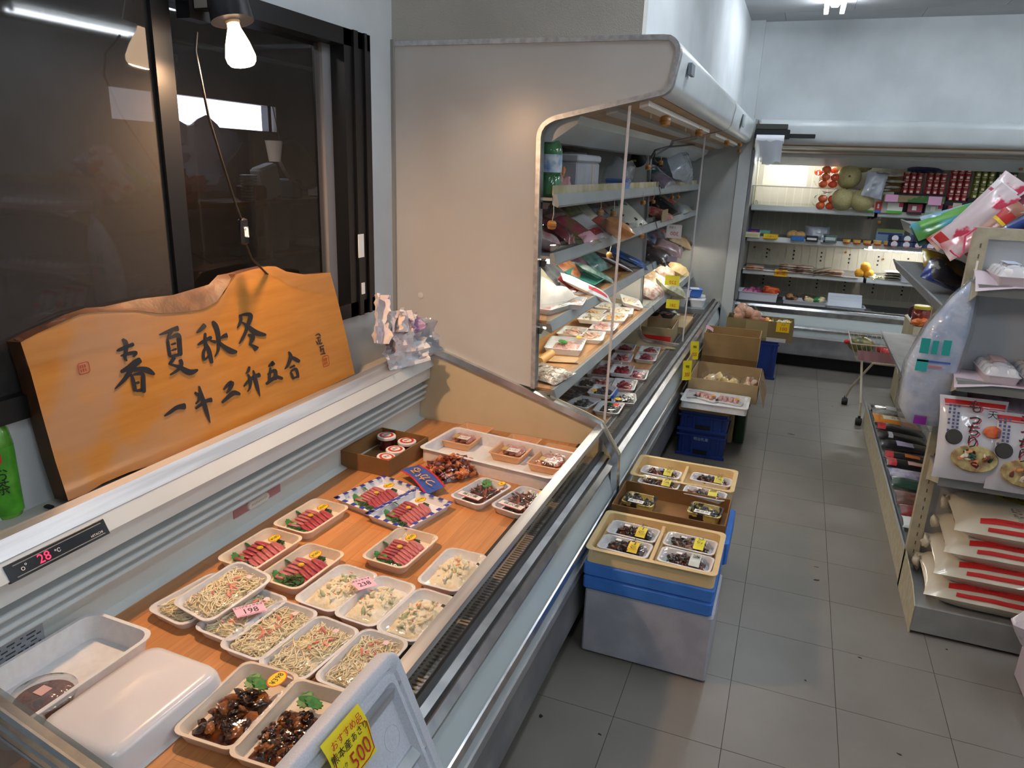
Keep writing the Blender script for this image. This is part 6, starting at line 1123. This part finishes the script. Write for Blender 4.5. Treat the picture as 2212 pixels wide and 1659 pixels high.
for z,yf in ((1.205,.150),(.885,.150),(.555,.115)):
    o=MB().box(.012,.86,yf,.335,z-.006,z).build('shelf',SHM,G,False); MB().ext([(yf,z+.002),(yf-.006,z+.002),(yf-.006,z-.035),(yf,z-.035)],'x',.012,.86).build('shelf_lip',P('8f928f',.5),o,False); MB().ext([(yf,z-.002),(.325,z-.002),(.325,z-.10),(.29,z-.085),(yf,z-.03)],'x',.014,.018).build('bracket',POST,o,False)
S_=thing('side_shelving','long cream metal shelving along the aisle with slanted price rails','shelving',(.56,1.165,0)); SL=2.05
MB().box(.28,.30,0,SL,0,1.38).build('back_board',BACKP,S_,False)
for y in (0,SL/3,SL*2/3,SL-.03): MB().box(.26,.30,y,y+.03,0,1.40).build('upright',POST,S_,False)
MB().ext([(0,0),(.006,.12),(.012,.12),(.012,0)],'y',0,SL).build('base_front',POST,S_,False); MB().box(.01,.28,0,SL,.11,.118).build('base_deck',SHM,S_,False); MB().ext([(.001,.150),(-.006,.148),(.020,.108),(.026,.112)],'y',0,SL).build('price_rail',M('grey_rail','94979b',.4),S_,False)
for z,x in ((1.285,.01),(1.05,.01),(.61,.015)):
    o=MB().box(x,.28,0,SL,z-.008,z).build('shelf',SHM,S_,False)
    for k in range(3): MB().ext([(x-.008,z+.006),(x-.002,z+.010),(x+.026,z-.048),(x+.020,z-.052)],'y',k*SL/3+.004,(k+1)*SL/3-.004).build('price_rail',MATS['grey_rail'],o,False)
# rice bags
RICE=M('rice_bag','d8d0bc',.3,col2='c8c0a8',nscale=5,coat=.5)
for k in range(4):
    T=pouch('rice_bag',('lowest rice bag of the stack with its red band forward','second rice bag from the floor with a red band','third rice bag from the floor with a red band','topmost rice bag showing an olive oval and black brushwork')[k],'rice bag',(.80+.018*k,.970+.012*k,.109+.080*k),(R(2),R(-1),R(-1.5)),.44,.30,.112,RICE,[(.16,.97,.075,.145,REDI),(.22,.9,.022,.045,REDI)]+([(.42,.74,.16,.44,P('b4b09c',.5))] if k==3 else []),[('こしひかり',.020,INK,.45,.112,0),('5kg',.018,P('f0d8d0',.5),.83,.112,0)],seed=50+k,crinkle=.004,seal=.03)
    MB().box(-.165,-.148,-.128,-.112,.044,.056).build('corner_print',COLS['navy'],T,False)
    mb=MB(); mb.x=Matrix.Translation((-.215,.10,.045)); mb.blob((0,0,0),.022,.4,10,k,(.7,1.3,1)); mb.build('sealed_end',RICE,T,True)
    MB().box(-.199,-.196,-.06,-.01,.032,.05).build('side_print',P('c85a68',.5),T,False)
    if k==3:
        MB().loops([[(.045+.12*math.cos(2*PI*i/32),.075+.062*math.sin(2*PI*i/32),.108) for i in range(32)],[(.045+.115*math.cos(2*PI*i/32),.075+.058*math.sin(2*PI*i/32),.1135) for i in range(32)]]).build('olive_oval',P('a49a22',.5),T,False); text('こしひかり',.042,INK,T,(.045,.062,.1145),(0,0,0)); MB().lathe([(.026,.106),(.026,.1115)],20,(.135,.02,0)).build('red_disc',REDI,T,False); text('新米',.018,WHITEP,T,(.135,.02,.1125)); 
        mb=MB(); rg=random.Random(4)
        for i in range(6):
            for j in range(7):
                if rg.random()<.75: mb.box(-.045+j*.018,-.045+j*.018+rg.uniform(.006,.015),-.030-i*.011,-.0275-i*.011,.1115,.1125)
        stuff(mb.build('printed_table',P('4c4c48',.6),T,False))
# noodle bags on the third shelf
NB=M('noodle_bag_print','d6d4d8',.3,col2='c8c6cc',nscale=6,coat=.5)
for k,(px,py,y_,dz,rz,lab) in enumerate([(2092,925,.985,0,3,'large white noodle-soup bag with a red stripe and black lettering'),(2194,985,.97,-.02,0,'noodle-soup bag with a dark bowl picture cut by the shelf end'),(2150,880,1.09,.01,4,'purple-printed bag in shade behind the noodle bags')]):
    q=at(px,py,'y',y_); T=pouch('noodle_soup_bag',lab,'noodle bag',(q.x,y_-.02,.685+dz),(R(68),0,R(rz)),(.205 if k==0 else .185),(.28 if k==0 else .26),.05,NB if k!=2 else M('purple_print','5a3c50',.3,col2='a08c98',nscale=16,coat=.4),[(.06,.96,.90,.955,REDI),(.06,.96,.875,.885,REDI)] if k!=2 else (),[],seed=80+k,crinkle=.005)
    if k<2:
        MB().loops([[(.01+.070*math.cos(2*PI*i/28),-.065+.045*math.sin(2*PI*i/28),.0555) for i in range(28)],[(.01+.066*math.cos(2*PI*i/28),-.065+.042*math.sin(2*PI*i/28),.059) for i in range(28)]]).build('bowl_picture',M('soup_picture','c8b878',.4,col2='8a6a3c',nscale=30),T,False); stuff(ob('topping_print',chunks_me(.045,.025,.002,16,.009,k,[P('d8844c',.5),COLS['dgreen'],P('e8dcc0',.5),P('6a2c2c',.5)],'topping_print',(1.4,.8,.15),.3,7),T,(.01,-.062,.060)))
        MB().lathe([(.026,.053),(.024,.0585)],20,(-.055,.0,0)).build('bowl_picture',P('2c221c',.4),T,False)
        text(['も','っ','ち','り'],.046,P('c02438',.5),T,(.0025,.042,.0570),(0,0,0),(1.12,1.06,1)); text(['も','っ','ち','り'],.046,INK,T,(-.002,.045,.0600)); text('天',.030,INK,T,(.050,.085,.0575)); MB().blob((.055,.03,.054),.026,.1,14,4,(1,.8,.18)).build('orange_picture',M('orange_print','d85a1c',.4,col2='e8a87c',nscale=20),T,True)
        mb=MB(); rg=random.Random(9)
        for c in range(3):
            for i in range(9): 
                if rg.random()<.8: mb.box(-.078+c*.013,-.071+c*.013,.10-i*.012,.108-i*.012,.0525,.0535)
        stuff(mb.build('small_print',P('50507a',.5),T,False))
# egg cartons
EGGC=CLEAR('egg_carton_film','f8f8fc',gloss=.08,rough=.15,haze=.72,hazecol='f4f4f8'); EGGM=P('eeeae8',.5)
egg=MB().blob((0,0,0),.0215,.0,12,1,(1,1,1.25)).mesh('egg',EGGM,True)
def eggs(lab,x,y,z,rz):
    T=thing('egg_carton',lab,'eggs',(x,y,z),R(rz))
    for i in range(2):
        for j in range(5): ob('egg',egg,T,((i-.5)*.047,(j-2)*.047,.030))
    MB().loops([rr(.043,.108,.01,0),rr(.050,.118,.014,.028),rr(.053,.121,.014,.029),rr(.053,.121,.014,.031),rr(.048,.116,.014,.0315)]).build('carton_base',M('carton_plastic','d8ccd0',.3,coat=.3),T)
    mb=MB(); mb.grid(lambda u,v:((u-.5)*.10,(v-.5)*.236,.030+.034*min(1,(1-abs(u*2-1)**6)*(1-abs(v*2-1)**8))*(.60+.40*abs(math.cos(u*2*PI))**.5*abs(math.sin(v*5*PI))**.6)),12,40); mb.build('carton_lid',EGGC,T,True)
    MB().box(-.02,.02,-.05,.05,.0655,.0662).build('lid_label',P('c8d4e8' if z>1 else 'e8c8cc',.5),T,False)
for k in range(4): eggs('egg carton with a blue label, '+('nearest the post','second from the post','third from the post','farthest from the post')[k]+' on the upper egg shelf',.665+.115*k,1.075,1.206,0)
for k in range(4): eggs('egg carton with a red label, '+('nearest the post','second from the post','third from the post','farthest from the post')[k]+' on the lower egg shelf',.690+.112*k,1.075,.886,0)
for z,lab in ((1.2062,'pale pink paper liner curling off the upper egg shelf'),(.8862,'pale pink paper liner drooping off the lower egg shelf')):
    T=thing('shelf_paper',lab,'paper',(.565,.96,z)); MB().grid(lambda u,v:(.01+.82*u-.02*(1-u)*(1-v),.0+.17*v-.02*(1-v),.001+(.030*max(0,.25-u)*4*v if z>1 else 0)-.055*max(0,.14-u)*7*max(0,.4-v)),24,8).build('paper_sheet',P('d8c8d0',.7),T,True)
# packets on the low deck of the side shelving
LOWP=[(1912,882,'black glossy packet overhanging the far end of the low shelf',M('black_packet','20222c',.25,col2='5c6474',nscale=12,thr=.6,coat=.5),.10,.0,[(.35,.6,.2,.8,COLS['silver'])]),
 (1925,893,'grey and white seaweed packet beside the black one',M('grey_packet','8c8c88',.35,col2='3c3c34',nscale=14,coat=.4),.09,0,[]),(1930,905,'orange packet with a cream lettered strip on the low shelf',P('d8861c',.35),.11,.0,[(.2,.9,.3,.7,COLS['cream'])]),
 (1938,925,'black seaweed packet with a red end and purple oval',M('black_nori','1c1a1e',.3,coat=.4),.09,0,[(.02,.2,.05,.95,COLS['red'])]),(1945,942,'second black seaweed packet with pale end tabs',M('black_nori','1c1a1e'),.08,.0,[(.2,.3,.1,.9,COLS['silver'])]),(1950,962,'third black packet with a purple and white oval',M('black_nori','1c1a1e'),.08,0,[(.3,.65,.2,.8,COLS['lilac'])]),
 (1955,985,'black packet with an orange oval and red end',M('black_nori','1c1a1e'),.08,0,[(.02,.18,.05,.95,COLS['red']),(.4,.7,.3,.7,COLS['orange'])]),(1960,1003,'black packet with a red oval next to the white one',M('black_nori','1c1a1e'),.08,.0,[(.02,.18,.05,.95,COLS['red']),(.4,.7,.3,.7,P('e8b8b0',.4))]),
 (1965,1022,'white and violet printed packet on the low shelf',M('violet_white','c8c8d8',.3,col2='6a64a0',nscale=16,coat=.4),.08,.0,[]),(1972,1045,'dark green and white packet on the low shelf',M('green_white','2c4c3c',.3,col2='c8d0cc',nscale=16,thr=.58,coat=.4),.08,0,[]),(1978,1075,'brown bean packet with a white torn label',M('bean_print','5a3a30',.4,col2='7a5040',nscale=40,coat=.3),.10,.0,[(.55,.8,.1,.9,COLS['white'])]),(1985,1105,'red and brown packet near the post foot',M('red_brown','8a2c2c',.35,col2='5a3a30',nscale=12,coat=.3),.08,0,[]),(1990,1130,'panda-patterned white and green packet at the post foot',M('white_green','d8e0e0',.35,col2='2c8a50',nscale=12,thr=.6,coat=.3),.08,0,[])]
for i,(px,py,lab,mt,h_,dz,pt) in enumerate(LOWP):
    q=at(px,py,'z',.15); pouch('food_packet',lab,'packet',(.70,max(q.y,1.22),.122+.006*(i%2)),(R(5),R(3),R(2*(i%3)-2)),.25,h_*1.25,.030,mt,pt,[('のり',.03,INK,.5,.5,0)] if 'cream lettered' in lab else (),seed=i+90,crinkle=.003)
for i,(px,py,lab,mt,z) in enumerate([(1995,825,'dark brown snack bag on the middle-low shelf under the hanging bag',M('cocoa_print','3a2a1c',.3,col2='8a6a3c',nscale=14,coat=.4),.62),(2010,842,'snack bag with a pink strip on the middle-low shelf',M('pink_strip_print','5a2c34',.3,col2='c86a6a',nscale=12,coat=.4),.62),(2005,868,'purple-brown glossy bag on the middle-low shelf',M('plum_print','4a2838',.25,col2='b8a0b0',nscale=20,coat=.5),.62),(2015,895,'mauve printed bag lowest by the post',M('mauve_print','6a5060',.3,col2='b0a0a8',nscale=20,coat=.4),.62),
   (2035,560,'crumpled black and silver snack bag on the second shelf down',M('black_silver','26242a',.3,col2='8a8680',nscale=14,thr=.6,coat=.5),1.06),(2025,590,'brown snack bag hanging over the rail',M('khaki_print','6a5030',.35,col2='3c2c1c',nscale=14,coat=.4),1.06),(2015,618,'dark blue net-printed packet below the brown snack bag',M('royal_blue','1c2c8a',.35,col2='3c50b0',nscale=40,coat=.4),1.06),(1992,575,'small orange and yellow packets on the second shelf down',M('orange_yellow','d89040',.35,col2='c8b03c',nscale=10,coat=.4),1.06)]):
    q=at(px,py,'x',.60); pouch('snack_bag',lab,'snack bag',(.64+.03*(i%2),max(q.y,1.28),z+.035+.01*(i%3)),(R(20),R(-30),R(90+20*(i%3-1))),.15,.19,.06,mt,(),seed=i+110,crinkle=.008)
# long bags heaped on top of the side shelving
WR=M('white_red_print','d8c8cc',.3,col2='c83c58',nscale=9,thr=.57,coat=.5)
def axes_rot(D,N):
    Y=Vector(D).normalized(); Z=Vector(N); Z=(Z-Y*Z.dot(Y)).normalized(); X=Y.cross(Z); return tuple(Matrix(((X.x,Y.x,Z.x),(X.y,Y.y,Z.y),(X.z,Y.z,Z.z))).to_euler())
TOPB=[(2032,492,.10,.26,1.36,(.8,.2,.30),'teal and black packet lowest at the outer end of the heap',M('teal_print','2c6a64',.3,col2='1c2a2c',nscale=9,coat=.5),()),
 (2042,478,.08,.28,1.34,(.9,.1,.42),'sky blue packet with a green strip at the outer top shelf',M('sky_green','3ca8d0',.3,col2='4c8a3c',nscale=7,coat=.5),[(.05,.5,.1,.9,P('5ca040',.4))]),
 (2060,463,.06,.28,1.36,(.95,.1,.36),'silver-blue packet lying above the sky blue one',M('silver_sky','a8c8d8',.3,col2='4c8ab0',nscale=9,coat=.5),()),
 (2070,490,.07,.26,1.30,(.8,.1,.70),'narrow red and white packet beside the green strip',M('red_white','c83434',.3,col2='e0c4bc',nscale=9,coat=.5),()),
 (2088,472,.09,.34,1.27,(.72,0,.80),'long pink and white packet with a red end lying aslant',WR,[(.05,.95,.03,.14,COLS['red'])]),
 (2112,448,.10,.32,1.30,(.62,0,.85),'long pale pink packet with a white band pointing up',WR,[(.05,.95,.74,.86,COLS['white']),(.05,.95,.70,.74,COLS['rose'])]),
 (2118,486,.09,.28,1.25,(.70,0,.75),'clear packet with brown contents and a red and yellow band',M('brown_snack','b88a78',.35,col2='a0705c',nscale=12,coat=.5),[(.05,.95,.66,.82,COLS['red']),(.05,.95,.61,.66,COLS['yellow'])]),
 (2145,475,.08,.30,1.28,(.75,0,.65),'dark crimson packet between the brown and blue ones',M('crimson_dark','5a1828',.3,col2='8a3c4c',nscale=9,coat=.5),()),
 (2155,445,.10,.30,1.34,(.80,.1,.40),'white and crimson striped packet high on the heap',WR,[(.05,.95,.4,.5,COLS['rose']),(.05,.95,.5,.6,COLS['white'])]),
 (2172,478,.08,.34,1.24,(.78,0,.58),'silver-edged navy blue packet slanting to the heap end',M('navy_silver','1c3478',.3,col2='3c58a0',nscale=6,coat=.5),[(.02,.25,.03,.97,COLS['silver'])]),
 (2195,462,.10,.30,1.30,(.80,0,.50),'royal blue packet above the navy one',M('royal_packet','24408c',.3,col2='6a84c0',nscale=6,coat=.5),()),
 (2200,495,.09,.26,1.24,(.85,0,.35),'red and navy packet at the bottom of the heap',M('red_navy','b02838',.3,col2='2c3468',nscale=7,coat=.5),()),
 (2192,425,.11,.28,1.36,(.85,.1,.30),'pink printed packet topmost on the heap',M('pink_top','c8607c',.3,col2='e0c0c8',nscale=8,coat=.5),()),
 (2210,440,.10,.26,1.34,(.70,.1,.60),'white packet with a pink corner at the heap end',M('white_pink','dcd4d8',.3,col2='d06a8c',nscale=7,thr=.6,coat=.5),()),
 (2075,520,.08,.20,1.24,(.8,0,.55),'shiny red packet pressed against the post top',M('shiny_red','c82c2c',.2,col2='e8d8dc',nscale=10,coat=.6),()),
 (2150,505,.10,.30,1.26,(.95,0,.20),'brown and white packet along the top beam',M('brown_white','8a5a44',.35,col2='d8c8bc',nscale=8,coat=.4),())]
for i,(px,py,w_,h_,y_,D,lab,mt,pt) in enumerate(TOPB):
    q=at(px+(20 if i>3 else 6),py-2,'y',y_); pouch('snack_bag',lab,'snack bag',q-Vector((0,-.0,.01)),axes_rot(D,(-.25,-.8,.5)),w_,h_*.80,.030,mt,pt,seed=i+130,crinkle=.005)
T=thing('heap_box','flat carton under the heap of snack bags','box',(.72,1.60,1.288)); MB().cbox(-.13,.12,-.26,.3,0,.045,.004).build('box_body',P('7a6a5c',.6),T)
MB()
for i,(c_) in enumerate((((1990,470),(2030,478),(2040,500),(2012,500)),)):
    q=at(2012,487,'y',2.3); T=thing('plastic_tab','brownish clear plastic flap sticking out over the top price rail','flap',q,0,None,(R(20),R(38),R(20))); MB().cbox(-.05,.05,-.05,.05,-.002,.002,.001).build('flap_sheet',P('a09888',.4),T)
T=thing('pink_tape','pink rubber loop hanging at the post top','loop',at(2078,545,'y',1.12)); L2=T.location.copy(); MB().tube([at(*q,'y',1.12)-L2 for q in ((2110,492),(2085,510),(2081,545),(2072,555),(2060,548),(2052,540))],.0035,6).build('loop_band',P('e04a70',.4),T)
# hanging bag of rolled bags
T=HB=thing('hanging_bag','tall bluish clear bag of folded carrier bags hanging on the shelving post','bag',(.515,1.10,.95)); BGM=M('packed_film','c4d2f0',.3,col2='e8eefc',nscale=20,bump=.7,bscale=24,coat=.4)
mb=MB(); mb.loops([[(x*sx+ox,y*sy,z) for x,y,_ in rr(.5,.5,.3,0,4)] for z,sx,sy,ox in ((-.255,.04,.03,.0),(-.25,.10,.08,.0),(-.20,.135,.10,-.01),(-.05,.135,.10,-.008),(.08,.11,.09,.015),(.18,.06,.05,.04),(.235,.015,.015,.055))]); mb.build('packed_bags',BGM,T,True)
mb=MB(); mb.loops([[(x*sx+ox,y*sy,z) for x,y,_ in rr(.5,.5,.3,0,4)] for z,sx,sy,ox in ((-.275,.12,.06,.0),(-.20,.155,.12,-.01),(-.05,.155,.12,-.008),(.08,.13,.11,.015),(.18,.075,.065,.04),(.245,.02,.02,.055))]); mb.build('outer_film',BAGF,T,True)
for k,(a,b_,z0,z1,c) in enumerate(((-.060,-.035,.0,.05,'2cb0a8'),(-.028,-.012,.0,.045,'2cb0a8'),(.0,.022,.0,.05,'2cb0a8'),(-.062,-.03,-.06,-.02,'34b8b4'),(-.06,.03,-.028,-.022,'4a6ac8'),(-.03,.01,-.045,-.038,'d08890'))): MB().box(a,b_,-.0625,-.0615,z0,z1).build('print_mark',P(c,.5),T,False)
MB().box(-.035,.0,-.052,-.050,-.245,-.215).build('purple_sticker',P('9a2cb0',.5),T,False); MB().tube([(.055,0,.24),(.058,.02,.30)],.003,6).build('tie',P('e8e4d8',.5),T); HB.scale=(1.12,1.1,1.05)
# jar on its stand
T=simple_box('cream_stand','cream cardboard stand behind the cart carrying a pickle jar',.80,1.15,3.55,4.05,.003,.60,M('stand_cream','b4a98c',.6,col2='a89c7e',nscale=5),'stand'); MB().box(-.18,.0,-.255,-.25,.40,.60).build('front_label',P('d8d0b8',.6),T,False)
q=at(1992,668,'y',3.70); T=thing('pickle_jar','glass jar of red pickles with a yellow lid on the cream stand','jar',(q.x,3.70,.602)); MB().lathe([(.05,0),(.055,.01),(.055,.085),(.045,.1)],20).build('jar_body',M('jar_pickles','6a1c20',.15,col2='a84828',nscale=14,coat=.7),T); MB().lathe([(.050,.098),(.052,.115),(.048,.12),(.001,.121)],20).build('lid',P('c8b83c',.4),T)
q=at(1985,700,'y',3.62); lumps('orange packets in front of the pickle jar','packets',(q.x,3.60,.602),6,.03,[P('d8502c',.35),P('e87a3c',.35)],'orange_packet_pile','packets',None,0,(.04,.02,.01),(1.2,.8,.5),None,3)
T=thing('round_dark_tray','dark round tray standing behind the pickle jar','tray',(.84,3.85,.602+.05),0,None,(R(80),0,0)); MB().lathe([(.05,0),(.055,.006),(.05,.01)],22).build('tray_body',P('3a1c24',.4),T)
# wire cart
WIRE=M('cart_wire','c4bca8',.4,metal=.2); T=thing('wire_cart','small folding wire cart on black castors holding a pumpkin','cart',(.57,3.42,0))
def cw(pts,r=.004): return [tuple(p) for p in pts]
x0,x1,y0_,y1_=-.15,.20,-.16,.19
MB().tube([(x0,y0_,.505),(x1,y0_,.505),(x1,y1_,.515),(x0,y1_,.515),(x0,y0_,.505)],.005,7).build('basket_rim',WIRE,T)
mb=MB(); b0,b1,c0_,c1_=x0+.05,x1-.03,y0_+.04,y1_-.04; zb=.39
for k in range(13): u=k/12; mb.tube([(x0+(x1-x0)*u,y0_,.505),(b0+(b1-b0)*u,c0_,zb),(b0+(b1-b0)*u,c1_,zb),(x0+(x1-x0)*u,y1_,.515)],.0018,4)
for k in range(9): v=k/8; mb.tube([(x0,y0_+(y1_-y0_)*v,.508),(b0,c0_+(c1_-c0_)*v,zb),(b1,c0_+(c1_-c0_)*v,zb),(x1,y0_+(y1_-y0_)*v,.508)],.0018,4)
stuff(mb.build('basket_wires',WIRE,T))
W1,W2,W3,W4=(-.099,.19,.035),(-.037,-.25,.035),(.26,.19,.035),(.26,-.17,.035)
for a,b_,c in (((W1[0],W1[1],.05),(W1[0]+.02,W1[1]-.05,.14),(.0,-.12,.385)),((W2[0],W2[1],.05),(W2[0]-.005,W2[1]+.02,.14),(-.05,.12,.385)),((W3[0],W3[1],.05),(W3[0]-.04,W3[1]-.05,.14),(.15,-.12,.385)),((W4[0],W4[1],.05),(W4[0]-.04,W4[1]+.02,.14),(.15,.12,.385))): MB().tube([a,b_,c],.0075,8).build('leg',WIRE,T)
MB().tube([(-.0,-.12,.385),(.08,-.125,.385),(.15,-.12,.385)],.0075,8).build('cross_bar',WIRE,T); MB().tube([(-.05,.12,.385),(.15,.12,.385)],.0075,8).build('cross_bar',WIRE,T)
for wx,wy,wz in (W1,W2,W3,W4):
    o=MB(); o.x=Matrix.Translation((wx,wy,.024))@Matrix.Rotation(PI/2,4,'Y'); o.lathe([(.008,-.020),(.022,-.018),(.024,-.012),(.024,.012),(.022,.018),(.008,.020)],16); c_=o.build('castor',P('1c1c20',.5),T); MB().box(wx-.008,wx+.008,wy-.008,wy+.008,.045,.062).build('castor_stem',P('1c1c20',.5),c_,False)
pk=thing('kabocha_pumpkin','green mottled pumpkin lying in the wire cart','pumpkin',(.50,3.50,.455)); mb=MB(); n=20; rings=[]
for j in range(1,10):
    th=PI*j/10; rings.append([((.078*math.sin(th)*(1+.05*math.cos(8*2*PI*k/40)))*math.cos(2*PI*k/40),(.078*math.sin(th)*(1+.05*math.cos(8*2*PI*k/40)))*math.sin(2*PI*k/40),-.055*math.cos(th)) for k in range(40)])
mb.loops(rings); mb.build('pumpkin_body',M('pumpkin_skin','3c4c2c',.5,col2='8a7c34',nscale=22,coat=.2),pk,True); MB().tube([(0,0,.05),(.006,0,.07)],.008,7).build('stem',P('8a7c54',.7),pk)
lumps('red net bag of vegetables in the wire cart','net bag',(.635,3.50,.41),10,.026,[P('c81c24',.4),P('d83038',.4)],'red_net_bag','contents',None,0,(.03,.05,.03),(1,1,.8),None,4,.1)
T2=thing('pink_sheet','pink ribbed plastic panel slung along the near side of the wire cart','panel',(.60,3.262,.445)); mb=MB(); mb.grid(lambda u,v:(-.12+.26*u-.02*v,-.004*math.sin(u*PI*10)+.030*(1-v),-.05+.072*v),30,3); mb.build('panel_sheet',P('cc9ea8',.5),T2,True)
T2=thing('red_ball','small red knob on the wire cart basket corner','knob',(.405,3.40,.485)); MB().blob((0,0,0),.018,.1,10,2,(1,1.2,.9)).build('knob_body',REDI,T2,True)
# bag and box at the edge of the aisle
simple_box('white_carton','white carton on the floor under the crumpled lilac bag',.845,1.10,.40,.70,.003,.12,P('c8c0cc',.6),'box')
T=thing('lilac_bag','crumpled white bag with lilac and green print at the frame edge','bag',(.93,.64,.122)); MB().blob((0,0,.11),.125,.25,20,6,(.95,.8,.95)).build('bag_body',M('lilac_print','d4cede',.4,col2='98b0a8',nscale=24,thr=.6,bump=.6,bscale=20,coat=.3),T)
# scuffs and crumbs on the floor
for i,(px,py,w_,h_,a,lab,c) in enumerate([(1709,938,.038,.009,-.15,'brown torn flake on the floor in mid-aisle','4c4034'),(1764,1225,.022,.003,.0,'thin dark scrap on the floor tile','3a342c'),(1763,1253,.022,.010,.4,'ragged dark scrap just below the thin one','3a2c28'),(1858,1421,.014,.007,-.4,'small brown flake before the shelving','3c342c'),(1740,1470,.006,.006,0,'dark crumb in the middle of a tile','2c2824'),(1943,1630,.013,.006,-.4,'dark flake by the front tile joint','2c2824'),(1168,1547,.012,.014,.2,'black crumb beside the counter foot','1c1c1c'),(1295,1586,.014,.006,-.3,'small black flake near the counter','2a2624'),(1778,914,.014,.003,0,'tiny pink paper scrap near the cart','c86a78'),(1798,878,.010,.003,-.2,'thin dark sliver close to the castors','3c3834'),(2045,1403,.008,.006,0,'dark crumb in front of the shelving base','2c2420')]):
    T=thing('floor_scrap',lab,'scrap',at(px,py,'z',.0)); rg=random.Random(i); n=9; ring=[((w_/2)*(1+rg.uniform(-.35,.35))*math.cos(2*PI*k/n+.2),(h_/2)*(1+rg.uniform(-.35,.35))*math.sin(2*PI*k/n+.2)) for k in range(n)]
    MB().loops([[(x,y,.0001) for x,y in ring],[(x*.9,y*.9,.0012) for x,y in ring]]).build('flake',P(c,.8),T,False,rot=(0,0,a))
for m in bpy.data.meshes: m.validate()
